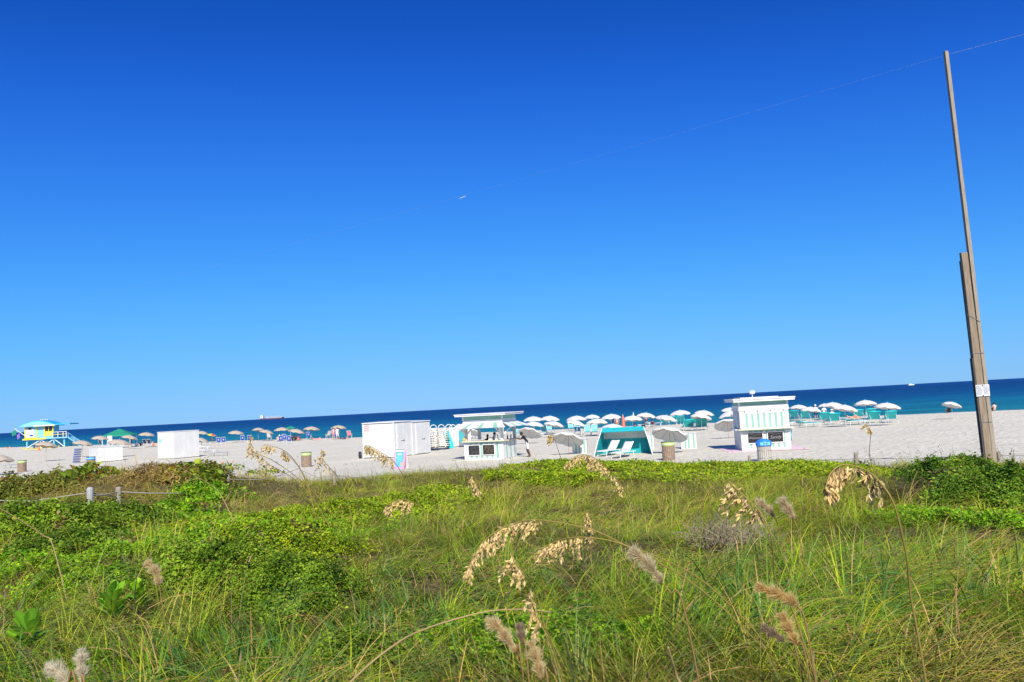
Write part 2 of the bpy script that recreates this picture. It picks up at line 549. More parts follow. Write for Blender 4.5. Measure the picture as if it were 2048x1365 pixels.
def sea_material():
    m, nt, b = _nodes('sea')
    L = nt.links
    at = nt.nodes.new('ShaderNodeAttribute'); at.attribute_name = 'shore'     # metres from the waterline
    tc = nt.nodes.new('ShaderNodeTexCoord')
    mp = nt.nodes.new('ShaderNodeMapping'); mp.inputs['Scale'].default_value = (0.25, 1.0, 1.0)
    mp.inputs['Rotation'].default_value = (0, 0, R(20))
    L.new(tc.outputs['Object'], mp.inputs['Vector'])
    n1 = nt.nodes.new('ShaderNodeTexNoise'); n1.inputs['Scale'].default_value = 0.035; n1.inputs['Detail'].default_value = 6
    n2 = nt.nodes.new('ShaderNodeTexNoise'); n2.inputs['Scale'].default_value = 0.45; n2.inputs['Detail'].default_value = 7
    n2.inputs['Roughness'].default_value = 0.65
    L.new(mp.outputs[0], n1.inputs['Vector']); L.new(mp.outputs[0], n2.inputs['Vector'])
    off = nt.nodes.new('ShaderNodeMath'); off.operation = 'MULTIPLY_ADD'
    off.inputs[1].default_value = 0.55; 
    L.new(n1.outputs['Fac'], off.inputs[0])
    lg = nt.nodes.new('ShaderNodeMath'); lg.operation = 'LOGARITHM'; lg.inputs[1].default_value = 10.0
    L.new(at.outputs['Fac'], lg.inputs[0])
    L.new(lg.outputs[0], off.inputs[2])
    mr = nt.nodes.new('ShaderNodeMapRange'); mr.inputs['From Min'].default_value = 1.0 + 0.27; mr.inputs['From Max'].default_value = 3.6 + 0.27
    L.new(off.outputs[0], mr.inputs['Value'])
    cr = nt.nodes.new('ShaderNodeValToRGB')
    els = cr.color_ramp.elements
    els[0].position = 0.0; els[0].color = (0.030, 0.235, 0.290, 1)
    els[1].position = 1.0; els[1].color = (0.004, 0.050, 0.200, 1)
    for p, c in ((0.28, (0.010, 0.200, 0.265)), (0.44, (0.004, 0.130, 0.255)), (0.57, (0.002, 0.066, 0.200)), (0.75, (0.002, 0.042, 0.160))):
        e = els.new(p); e.color = (*c, 1)
    L.new(mr.outputs[0], cr.inputs[0])
    n5 = nt.nodes.new('ShaderNodeTexNoise'); n5.inputs['Scale'].default_value = 0.12; n5.inputs['Detail'].default_value = 9; n5.inputs['Roughness'].default_value = 0.7
    L.new(mp.outputs[0], n5.inputs['Vector'])
    sr = nt.nodes.new('ShaderNodeMapRange'); sr.inputs['From Min'].default_value = 0.35; sr.inputs['From Max'].default_value = 0.68
    sr.inputs['To Min'].default_value = 0.62; sr.inputs['To Max'].default_value = 1.25
    L.new(n5.outputs['Fac'], sr.inputs['Value'])
    sm = nt.nodes.new('ShaderNodeMix'); sm.data_type = 'RGBA'; sm.blend_type = 'MULTIPLY'; sm.inputs['Factor'].default_value = 1.0
    L.new(cr.outputs[0], sm.inputs['A']); L.new(sr.outputs[0], sm.inputs['B'])
    L.new(sm.outputs['Result'], b.inputs['Base Color'])
    b.inputs['Roughness'].default_value = 0.45
    b.inputs['Specular IOR Level'].default_value = 0.10
    bp = nt.nodes.new('ShaderNodeBump'); bp.inputs['Strength'].default_value = 1.0; bp.inputs['Distance'].default_value = 1.6
    L.new(n2.outputs['Fac'], bp.inputs['Height']); L.new(bp.outputs[0], b.inputs['Normal'])
    MATS['sea'] = m

ground_material()
sea_material()

def grid_mesh(name, xs, ys, zf, attrs, matname):
    X, Y = np.meshgrid(xs, ys)
    X, Y = X.ravel(), Y.ravel()
    Z = zf(X, Y)
    nx, ny = len(xs), len(ys)
    i = (np.arange(ny - 1)[:, None] * nx + np.arange(nx - 1)[None, :]).ravel()
    q = np.stack([i, i + 1, i + nx + 1, i + nx], 1)
    me = bpy.data.meshes.new(name)
    me.vertices.add(len(X))
    me.vertices.foreach_set('co', np.stack([X, Y, Z], 1).astype(np.float32).ravel())
    me.loops.add(len(q) * 4)
    me.loops.foreach_set('vertex_index', q.astype(np.int32).ravel())
    me.polygons.add(len(q))
    me.polygons.foreach_set('loop_start', np.arange(0, len(q) * 4, 4, dtype=np.int32))
    me.polygons.foreach_set('use_smooth', np.ones(len(q), dtype=bool))
    for k, f in attrs.items():
        a = me.attributes.new(k, 'FLOAT', 'POINT')
        a.data.foreach_set('value', f(X, Y).astype(np.float32))
    me.materials.append(MATS[matname])
    me.update(calc_edges=True)
    return me

def soil(x, y):
    t = toe(x, y) + 1.2 * vnoise(x, y, 1.7, 8) + 0.6 * vnoise(x, y, 0.6, 9)
    return np.clip((40.5 - t) / 1.5, 0, 1)

gx = np.unique(np.concatenate([np.linspace(-900, -160, 25), np.linspace(-160, -40, 50), np.linspace(-40, 40, 200), np.linspace(40, 140, 45), np.linspace(140, 900, 25)]))
gy = np.unique(np.concatenate([np.linspace(-300, -4, 20), np.linspace(-4, 50, 150), np.linspace(50, 215, 130), np.linspace(215, 830, 40)]))
def ground_sheet(x, y):
    return np.maximum(ground_z(x, y), -4.0)
tag(link('ground', grid_mesh('ground', gx, gy, ground_sheet, {'soil': soil}, 'ground')), 'pale sand beach with overgrown dune', None, None, 'structure')

SEA_Z = -1.35
sx = np.concatenate([-np.geomspace(60000, 200, 40), np.linspace(-190, 190, 60), np.geomspace(200, 60000, 40)])
sy = np.concatenate([np.linspace(-400, 60, 10), np.linspace(66, 260, 70), np.geomspace(266, 70000, 70)])
def shore(x, y):
    return np.maximum(y - berm_y(x) - 6, 1.0) * 0.88
tag(link('sea', grid_mesh('sea', sx, sy, lambda x, y: np.full_like(x, SEA_Z), {'shore': shore}, 'sea')), 'turquoise to deep blue sea', None, None, 'structure')

# ------------------------------------------------------------------ where things stand (metres; x right, y out to sea, z up)
UMBRELLAS = [
    (-54.5, 92.62, 1.81, 2.5, 6, 8, 'tan', 'tan beach umbrella in front of the lifeguard tower legs'),
    (-54.61, 100.61, 1.63, 2.4, 6, 6, 'tan', 'tan beach umbrella just right of the lifeguard tower'),
    (-62.23, 119.47, 1.92, 2.4, 4, 4, 'tan', 'tan beach umbrella left of the green tent, beside tall white chair'),
    (-46.36, 93.25, 1.64, 2.4, 8, 6, 'tan', 'tan beach umbrella in front of the green tent, the nearest one'),
    (-59.68, 123.33, 1.71, 2.4, 10, 6, 'tan', 'drooping tan beach umbrella right under the green tent edge'),
    (-58.95, 127.44, 1.98, 2.4, 5, 4, 'tan', 'tan beach umbrella between the green tent and the tall white cabinet'),
    (-61.29, 141.69, 1.91, 1.96, 2, 2, 'tan', 'tan umbrella top peeking over the tall white cabinet'),
    (-54.37, 138.29, 1.64, 2.08, 10, 2, 'tan', 'tan umbrella behind right edge of the tall white cabinet, farther one'),
    (-38.16, 96.85, 1.34, 1.7, 14, 8, 'tan', 'tan umbrella drooping beside right edge of the tall white cabinet, nearer one'),
    (-50.06, 131.5, 1.31, 1.5, 12, 2, 'rainbow', 'small rainbow striped umbrella at the water edge'),
    (-44.68, 127.44, 1.49, 2.4, 6, 4, 'tan', 'tan beach umbrella alone between rainbow umbrella and a close pair'),
    (-41.2, 127.56, 1.82, 1.92, 2, 4, 'tan', 'farther tan umbrella of the overlapping pair under the cargo ship'),
    (-39.36, 125.94, 1.39, 2.21, 12, 6, 'tan', 'nearer tan umbrella of the overlapping pair under the cargo ship'),
    (-36.44, 124.08, 1.67, 2.26, 3, 4, 'tan', 'tan umbrella above two blue beach chairs seen side by side'),
    (-34.64, 122.68, 1.91, 1.5, 0, 0, 'green', 'small green umbrella top between two tan umbrellas'),
    (-32.85, 119.47, 1.34, 2.4, 14, 6, 'tan', 'tan umbrella drooping over a seated group of bathers'),
    (-30.6, 119.47, 1.59, 2.4, 7, 5, 'tan', 'tan umbrella over a single blue chair'),
    (-25.81, 116.08, 1.62, 2.26, 5, 4, 'tan', 'rightmost tan umbrella, left of the white sheds'),
    (-43.64, 67.29, 1.31, 2.45, 2, 6, 'tan', 'tan umbrella cut by the left picture edge'),
    (1.89, 89.86, 1.78, 2.2, 3, 2, 'white', 'white umbrella at left end of the farthest row of white umbrellas'),
    (3.79, 89.86, 1.74, 2.2, 2, 2, 'white', 'second white umbrella from left in the farthest row'),
    (1.9, 84.55, 1.33, 2.02, 9, 4, 'white', 'white umbrella in the middle row just right of the open kiosk'),
    (3.82, 81.59, 1.31, 2.1, 10, 4, 'white', 'second white umbrella of the middle row, right of the open kiosk'),
    (1.15, 72.72, 0.97, 2.1, 15, 23, 'white', 'tilted white umbrella beside the open kiosk showing its shaded underside'),
    (6.44, 85.48, 1.66, 2.2, 4, 3, 'white', 'white umbrella, third of the farthest row, with one close in front'),
    (5.95, 80.06, 1.34, 1.96, 13, 5, 'white', 'white umbrella just below the third one of the farthest row'),
    (9.47, 99.95, 1.47, 2.07, 3, 2, 'white', 'small looking white umbrella, fourth of the farthest row'),
    (8.01, 79.65, 1.37, 2.2, 4, 4, 'white', 'white umbrella behind the red folded umbrella'),
    (10.12, 85.48, 1.65, 2.2, 1, 2, 'white', 'white umbrella with aqua top above two standing bathers'),
    (7.57, 63.0, 1.3, 1.9, 6, 8, 'white', 'white umbrella just above the turquoise cabana'),
    (11.78, 81.5, 1.43, 2.2, 5, 3, 'white', 'white umbrella right of the aqua topped one, people lounging below'),
    (14.21, 87.62, 1.54, 2.2, 6, 3, 'white', 'white umbrella above person in pink shirt'),
    (14.89, 79.65, 1.34, 2.2, 10, 4, 'white', 'white umbrella slightly drooping, right of the pink shirted person'),
    (16.69, 81.5, 1.73, 2.2, 1, 3, 'white', 'upright white umbrella with straight pole over teal loungers'),
    (18.42, 79.87, 1.3, 2.16, 10, 4, 'white', 'nearer white umbrella of the overlapping pair left of closed kiosk'),
    (20.56, 87.62, 1.47, 2.2, 10, 2, 'white', 'farther white umbrella of the overlapping pair left of closed kiosk'),
    (3.39, 53.51, 1.09, 2.15, 15, 24, 'white', 'large tilted white umbrella in front of a striped box, left of cabana'),
    (9.46, 49.78, 1.21, 2.25, 13, 22, 'white', 'large tilted white umbrella above the lime banded trash barrel'),
    (16.68, 63.42, 1.06, 2.15, 4, 24, 'white', 'tilted white umbrella against left wall of the closed kiosk'),
    (25.51, 95.4, 1.49, 2.16, 2, 2, 'white', 'white umbrella farthest back, half hidden by the closed kiosk roof'),
    (21.17, 79.65, 1.4, 2.2, -14, 6, 'white', 'white umbrella leaning left behind the closed kiosk'),
    (20.81, 74.86, 1.32, 1.69, 18, 4, 'white', 'white umbrella mostly hidden behind the closed kiosk wall'),
    (32.34, 91.63, 1.46, 2.07, 3, 2, 'white', 'first white umbrella right of the closed kiosk, partly hidden'),
    (30.94, 84.15, 1.31, 2.11, 9, 4, 'white', 'white umbrella beside standing man in white hat'),
    (34.88, 90.48, 1.57, 1.5, 0, 2, 'white', 'small white umbrella behind, right of the man in white hat'),
    (34.66, 87.62, 1.58, 2.2, 4, 3, 'white', 'farther umbrella of the white pair over the sunbather'),
    (29.34, 71.52, 1.58, 2.2, 9, 4, 'white', 'nearer umbrella of the white pair over the sunbather'),
    (35.56, 81.5, 1.73, 2.2, 0, 3, 'white', 'left umbrella of the last white pair before the empty sand'),
    (32.47, 70.09, 1.59, 2.2, 10, 4, 'white', 'right umbrella of the last white pair before the empty sand'),
    (40.94, 75.29, 1.31, 1.7, 20, 4, 'plainwhite', 'lone plain white umbrella at the water edge near the tall pole'),
    (-4.42, 81.73, 0.99, 1.5, 20, 24, 'white', 'tilted umbrella seen through the open kiosk under its awning'),
]
LOUNGERS = [
    (3.12, 89.67, 8, 'strap', 50, 'teal banded lounger right of the tilted umbrella by the open kiosk'),
    (4.03, 96.4, 12, 'strap', 55, 'teal banded lounger under the second middle row umbrella, back raised'),
    (6.7, 97.52, 5, 'strap', 55, 'teal banded lounger under the third umbrella of the far row'),
    (6.59, 86.08, 0, 'strap', 52, 'teal banded lounger above the large tilted umbrella, left of two'),
    (7.31, 82.23, -4, 'strap', 55, 'teal banded lounger just left of the one beside the red umbrella'),
    (7.94, 81.33, -8, 'strap', 58, 'teal banded lounger with white towel beside the red folded umbrella'),
    (0.15, 89.49, 10, 'strap', 30, 'teal lounger just behind the leaning man'),
    (1.16, 86.7, 60, 'strap', 12, 'flat teal lounger under the tilted umbrella by the open kiosk'),
    (3.02, 82.89, 75, 'strap', 8, 'flat white edged lounger left of the large tilted umbrella'),
    (-6.99, 90.67, 5, 'strap', 52, 'teal banded lounger right of the upright lounger stacks'),
    (-5.07, 90.9, 60, 'strap', 20, 'teal lounger seen through the open kiosk, left one'),
    (-4.54, 91.57, 50, 'strap', 20, 'teal lounger seen through the open kiosk, right one'),
    (12.78, 84.1, 82, 'strap', 10, 'flat teal lounger right behind the cabana roof'),
    (15.4, 93.82, 70, 'strap', 8, 'flat lounger with white pad below the pink shirted person'),
    (17.2, 99.06, 75, 'strap', 14, 'lounger with pale towel just right of the pink shirted person'),
    (18.28, 99.2, 186, 'wide', 50, 'teal lounger under the drooping umbrella, back to the kiosk side'),
    (19.37, 99.69, 184, 'wide', 52, 'dark teal lounger left of the straight umbrella pole'),
    (20.4, 99.57, 180, 'wide', 52, 'dark teal lounger right of the straight umbrella pole'),
    (17.44, 81.12, 178, 'wide', 58, 'left one of two wide teal loungers seen from behind'),
    (18.68, 80.58, 176, 'wide', 58, 'right one of two wide teal loungers seen from behind'),
    (20.92, 93.59, 180, 'wide', 50, 'teal lounger half hidden behind the two wide teal ones'),
    (27.75, 79.07, 98, 'wide', 8, 'flat teal lounger just right of the closed kiosk'),
    (27.57, 74.87, 100, 'wide', 10, 'flat teal lounger at the feet of the man in white hat'),
    (31.36, 81.37, 182, 'wide', 56, 'teal lounger with white towel right of the man in white hat'),
    (30.99, 77.92, 180, 'wide', 58, 'wide teal lounger with white headrest and person in white hat'),
    (31.83, 75.0, 96, 'wide', 12, 'flat turquoise lounger with the sunbather'),
    (36.56, 85.51, 182, 'wide', 56, 'teal lounger behind the sunbather, back raised'),
    (38.27, 86.36, 180, 'wide', 54, 'teal lounger with cream headrest at the last white pair'),
    (34.04, 75.94, 178, 'wide', 58, 'left wide teal lounger under the last white umbrella pair'),
    (35.0, 74.66, 176, 'wide', 58, 'right wide teal lounger under the last white umbrella pair'),
    (32.74, 90.72, 182, 'wide', 52, 'teal lounger behind, between the kiosk and the man in white hat'),
    (32.62, 94.11, 182, 'wide', 52, 'teal lounger farthest left beside the closed kiosk'),
    (5.76, 50.01, -42, 'white', 48, 'left white lounger in front of the turquoise cabana'),
    (6.37, 48.1, -42, 'white', 48, 'right white lounger in front of the turquoise cabana'),
    (-40.44, 102.89, 70, 'white', 20, 'white lounger beside the tall white cabinet, behind'),
    (-34.62, 89.2, 80, 'white', 10, 'low white lounger beside the tall white cabinet, in front'),
    (-30.66, 81.45, 85, 'frame', 4, 'low grey bed frame right of the tall white cabinet'),
    (-49.86, 78.54, 80, 'frame', 10, 'dark lounger in shade under the umbrella at left picture edge'),
]
CHAIRS = [
    (-45.29, 121.26, 20, 'blue', 'left blue and white beach chair right of the tall white cabinet'),
    (-44.02, 119.87, 20, 'blue', 'right blue and white beach chair right of the tall white cabinet'),
    (-42.94, 125.02, 30, 'blue', 'blue and white beach chair under the lone tan umbrella, left'),
    (-41.16, 122.96, 30, 'blue', 'blue and white beach chair under the lone tan umbrella, right'),
    (-34.44, 118.34, 15, 'blue', 'blue and white beach chair behind the front pair under a tan umbrella'),
    (-32.5, 110.0, 20, 'blue', 'left blue chair of the front pair under a tan umbrella'),
    (-30.88, 108.17, 20, 'blue', 'right blue chair of the front pair under a tan umbrella'),
    (-32.03, 122.74, 10, 'blue', 'blue chair standing alone under the tan umbrella'),
    (-27.23, 120.15, 10, 'blue', 'blue chair under the rightmost tan umbrella'),
    (-28.56, 121.34, 60, 'coral', 'chair with orange and white towel by the rightmost tan umbrella'),
    (-24.3, 115.82, 10, 'pink', 'pink draped chair left of the white sheds'),
    (-40.44, 130.33, 10, 'yellow', 'chair with yellow towel under the overlapping tan pair'),
    (-82.44, 158.06, 10, 'dark', 'dark folding chair left of the nearest tan umbrella'),
    (-78.1, 153.41, 10, 'dark', 'dark folding chair under the nearest tan umbrella, left'),
    (-76.23, 151.4, 10, 'dark', 'dark folding chair under the nearest tan umbrella, right'),
    (-64.89, 139.26, 10, 'dark', 'left dark folding chair by the tall white cabinet'),
    (-63.35, 137.6, 10, 'dark', 'right dark folding chair by the tall white cabinet'),
]
PEOPLE = [
    (33.85, 90.52, 170, 'stand', 'cloth_white', 'cloth_black', 'hat', 'skin', 'person in white shirt, dark shorts and white sun hat standing by a teal lounger'),
    (32.25, 83.91, 180, 'stand', 'cloth_white', 'cloth_grey', 'hat', 'skin', 'person in white hat behind umbrellas, right of another in white hat'),
    (32.79, 82.52, 175, 'sit', 'cloth_white', 'cloth_grey', 'hat', 'skin', 'person in white hat sitting on wide teal lounger'),
    (33.35, 78.76, 96, 'lie', 'skin_pale', 'cloth_orange', 'hair_brown', 'skin_pale', 'sunbather lying on turquoise lounger with knees bent'),
    (16.25, 100.33, 185, 'stand', 'cloth_pink', 'cloth_maroon', 'hair_black', 'skin', 'person in pink shirt and dark trousers standing under a white umbrella'),
    (16.35, 96.24, 150, 'sit', 'cloth_maroon', 'cloth_grey', 'hair_black', 'skin', 'dark haired person sitting beside the one in pink shirt'),
    (11.86, 98.38, 180, 'stand', 'cloth_navy', 'cloth_navy', 'hair_black', 'skin', 'person in dark clothes standing below the aqua topped umbrella'),
    (11.84, 94.38, 180, 'stand', 'skin_pale', 'cloth_orange', 'hair_brown', 'skin_pale', 'bare shouldered person in orange shorts below the aqua topped umbrella'),
    (12.68, 85.86, 180, 'sit', 'cloth_maroon', 'cloth_black', 'hair_black', 'skin', 'person in maroon sitting left of the flat teal lounger behind the cabana'),
    (13.78, 87.36, 180, 'sit', 'cloth_black', 'cloth_black', 'hair_black', 'skin', 'person in black sitting right of the flat teal lounger behind the cabana'),
    (-26.37, 115.06, 170, 'stand', 'skin_pale', 'cloth_pink', 'hair_brown', 'skin_pale', 'bare shouldered person standing under the rightmost tan umbrella'),
    (-25.57, 114.05, 170, 'stand', 'cloth_white', 'cloth_white', 'hair_brown', 'skin_pale', 'person in white standing under the rightmost tan umbrella'),
    (-24.39, 112.58, 90, 'lie', 'cloth_navy', 'cloth_navy', 'hair_black', 'skin', 'person in dark clothes lying left of the pink chair'),
    (-35.81, 119.98, 180, 'sit', 'skin_pale', 'cloth_navy', 'hair_brown', 'skin_pale', 'bare backed person sitting behind the blue chair pair'),
    (-33.35, 118.67, 190, 'sit', 'cloth_black', 'cloth_black', 'hair_black', 'skin', 'person in black sitting in the group right of the blue chair pair'),
    (-33.38, 120.38, 180, 'sit', 'skin', 'cloth_navy', 'hair_brown', 'skin', 'bare chested person sitting in the middle of the bathers group'),
    (-32.59, 119.42, 170, 'sit', 'cloth_pink', 'cloth_orange', 'hair_brown', 'skin_pale', 'person in pink sitting at the right of the bathers group'),
    (-29.21, 116.94, 90, 'lie', 'cloth_pink', 'cloth_pink', 'hair_brown', 'skin_pale', 'person in pink lying right of the lone blue chair'),
    (-115.03, 180.67, 90, 'lie', 'skin_pale', 'cloth_orange', 'hair_brown', 'skin_pale', 'person lying on sand at far left near the water'),
    (-67.84, 140.67, 180, 'stand', 'cloth_maroon', 'cloth_black', 'hair_black', 'skin_dark', 'person in dark red under the green tent'),
    (-64.48, 135.47, 180, 'sit', 'cloth_white', 'cloth_black', 'hair_black', 'skin', 'person in white sitting under the green tent'),
    (-64.51, 137.16, 180, 'sit', 'cloth_black', 'cloth_black', 'hair_black', 'skin', 'person in black sitting right of the green tent post'),
    (52.14, 87.43, 180, 'sit', 'skin_pale', 'cloth_black', 'hair_black', 'skin_pale', 'bare backed person sitting at water edge right of the tall pole'),
    (47.84, 88.59, 180, 'sit', 'cloth_black', 'cloth_maroon', 'hair_black', 'skin', 'person in dark clothes sitting under the lone white umbrella'),
    (-60.38, 132.79, 90, 'sit', 'skin_pale', 'cloth_orange', 'hair_brown', 'skin_pale', 'bare chested person sitting left of the tall white cabinet'),
    (-52.57, 138.01, 180, 'sit', 'cloth_navy', 'cloth_black', 'hair_black', 'skin', 'person in navy sitting near the rainbow umbrella'),
]
BARRELS = [
    (-14.9, 56.46, 'lime', 'brown slatted trash barrel with lime band standing alone on open sand'),
    (8.37, 44.78, 'lime', 'brown slatted trash barrel with lime band under the large tilted umbrella'),
    (12.39, 40.51, 'bluedome', 'grey slatted trash barrel with blue domed lid before the closed kiosk'),
    (-37.24, 69.93, 'blue', 'trash barrel with blue band in front of the low white storage box'),
    (-44.06, 71.22, 'lime', 'trash barrel with lime band at far left behind the dune brush'),
]
SEA_OATS = [
    ([[1.52, 3.05, 1.569], [1.461, 3.053, 2.45], [1.436, 3.049, 2.71], [1.406, 2.991, 2.874], [1.358, 2.943, 3.059], [1.323, 2.958, 3.142], [1.295, 3.019, 3.189], [1.232, 3.059, 3.209], [1.17, 3.035, 3.179], [1.123, 2.973, 3.13]], 5, 1.0, 'tall golden sea oat bending left at right, stem crossing the whole foreground'),
    ([[1.494, 3.95, 1.57], [1.3, 3.97, 2.409], [1.219, 3.963, 2.589], [1.193, 3.888, 2.72], [1.167, 3.826, 2.84], [1.131, 3.845, 2.937], [1.083, 3.924, 3.006], [1.028, 3.977, 3.073]], 5, 0.8, 'dense golden sea oat head leaning left above two pink plumes'),
    ([[1.799, 5.65, 1.577], [1.459, 5.7, 1.989], [1.203, 5.691, 2.238], [0.905, 5.582, 2.416], [0.704, 5.493, 2.512], [0.469, 5.521, 2.63], [0.126, 5.635, 2.696], [-0.084, 5.711, 2.663], [-0.279, 5.666, 2.561], [-0.395, 5.549, 2.39]], 6, 1.0, 'long arching golden sea oat in the centre, the upper larger one'),
    ([[1.764, 5.45, 1.56], [1.372, 5.496, 2.012], [1.092, 5.487, 2.27], [0.806, 5.383, 2.458], [0.614, 5.297, 2.573], [0.399, 5.324, 2.614], [0.247, 5.434, 2.586], [0.11, 5.507, 2.515]], 5, 1.0, 'golden sea oat arching just below the larger central one'),
    ([[-0.299, 8.55, 1.459], [-0.466, 8.652, 1.757], [-0.712, 8.637, 2.105], [-0.961, 8.473, 2.403], [-1.122, 8.338, 2.563], [-1.269, 8.38, 2.591], [-1.431, 8.553, 2.511]], 4, 0.8, 'pale sea oat head curving left over bright leaves left of centre'),
    ([[1.862, 9.05, 1.377], [1.649, 9.16, 1.758], [1.37, 9.146, 2.156], [1.144, 8.972, 2.526], [0.952, 8.829, 2.769], [0.83, 8.873, 2.881], [0.691, 9.056, 2.905], [0.529, 9.178, 2.809]], 3, 0.6, 'sea oat arching below the white cabana loungers'),
    ([[-0.348, 12.0, 1.445], [-0.44, 12.214, 1.683], [-0.533, 12.194, 2.054], [-0.611, 11.962, 2.264], [-0.696, 11.772, 2.505]], 3, 0.8, 'thin sea oat head standing in grass below the open kiosk'),
    ([[0.757, 9.05, 1.458], [0.76, 9.16, 1.751], [0.762, 9.146, 1.969], [0.744, 8.972, 2.124], [0.722, 8.829, 2.301]], 2, 0.8, 'short sea oat head right of centre among grass'),
    ([[0.297, 4.25, 1.53], [0.216, 4.275, 1.89], [0.163, 4.268, 2.079], [0.113, 4.187, 2.306], [0.067, 4.12, 2.408], [0.033, 4.141, 2.498], [0.023, 4.226, 2.549]], 4, 1.2, 'sea oat with few large spikelets low in the centre'),
    ([[0.194, 5.65, 1.484], [0.119, 5.7, 1.959], [0.079, 5.691, 2.163], [0.034, 5.582, 2.283], [-0.013, 5.493, 2.37], [-0.086, 5.521, 2.489]], 4, 1.2, 'small bent sea oat below the long arching one'),
    ([[-3.336, 15.05, 1.325], [-3.732, 15.267, 1.857], [-4.182, 15.243, 2.342], [-4.591, 14.953, 2.734], [-4.82, 14.715, 2.885], [-4.929, 14.788, 3.031], [-5.017, 15.093, 3.241]], 4, 1.1, 'sea oat head before the open sand, left of the tan pair poles'),
    ([[-3.285, 14.05, 1.445], [-3.613, 14.25, 1.973], [-3.905, 14.226, 2.35], [-4.159, 13.956, 2.605], [-4.286, 13.734, 2.742], [-4.48, 13.802, 2.969]], 4, 1.1, 'sea oat leaning on open sand, second from left of its bunch'),
    ([[-3.783, 15.05, 1.345], [-4.003, 15.267, 2.101], [-4.174, 15.243, 2.572], [-4.306, 14.953, 2.858], [-4.443, 14.715, 2.977], [-4.675, 14.788, 3.036]], 4, 1.1, 'sea oat curving left on open sand above its bunch'),
    ([[-4.054, 16.05, 1.333], [-4.25, 16.285, 2.007], [-4.396, 16.259, 2.409], [-4.526, 15.95, 2.712], [-4.591, 15.695, 2.865]], 3, 0.8, 'short upright sea oat right of the bunch on open sand'),
    ([[-2.89, 14.05, 1.326], [-3.049, 14.25, 1.943], [-3.19, 14.226, 2.381], [-3.286, 13.956, 2.602], [-3.35, 13.734, 2.778], [-3.379, 13.802, 2.936]], 3, 1.2, 'sea oat with dark spikelets beside the lone barrel and rope post'),
    ([[-1.582, 14.05, 1.379], [-1.673, 14.25, 1.613], [-1.952, 14.226, 2.185], [-2.151, 13.956, 2.627], [-2.318, 13.734, 2.809], [-2.531, 13.802, 2.933], [-2.689, 14.087, 2.933]], 3, 0.8, 'sea oat arching left in front of the white shed wall'),
    ([[1.165, 18.05, 1.129], [1.11, 18.321, 1.505], [1.009, 18.291, 2.064], [0.898, 17.943, 2.459], [0.802, 17.657, 2.743], [0.718, 17.746, 2.848]], 4, 1.5, 'short fluffy sea oat in front of the large tilted umbrella'),
    ([[8.203, 18.05, 0.986], [8.173, 18.321, 1.127], [7.983, 18.291, 1.856], [7.862, 17.943, 2.252], [7.773, 17.657, 2.513], [7.742, 17.746, 2.671]], 4, 1.0, 'thin sea oat against the sand below the last white umbrellas'),
    ([[-4.158, 12.05, 1.655], [-4.474, 12.214, 2.265], [-4.632, 12.194, 2.509], [-4.911, 11.962, 2.768], [-5.168, 11.772, 2.99]], 10, 1.0, 'bare straw stalk slanting over the brown dune brush at left'),
    ([[-4.489, 8.05, 1.588], [-4.725, 8.143, 2.33], [-4.823, 8.129, 2.457], [-4.996, 7.975, 2.662], [-5.194, 7.848, 2.844]], 10, 1.0, 'bare straw stalk slanting over the shrub at far left'),
    ([[0.724, 3.05, 1.546], [0.598, 3.053, 2.309], [0.545, 3.049, 2.462], [0.522, 2.991, 2.534], [0.5, 2.943, 2.607]], 10, 1.6, 'thick broken straw stalk at the bottom right of centre'),
    ([[-1.534, 4.45, 1.538], [-0.967, 4.478, 2.058], [-0.717, 4.471, 2.24], [-0.552, 4.386, 2.329], [-0.373, 4.316, 2.393], [-0.197, 4.338, 2.418], [-0.022, 4.427, 2.396], [0.138, 4.487, 2.358]], 10, 1.3, 'bent tan stalk arching low across the bottom centre'),
]
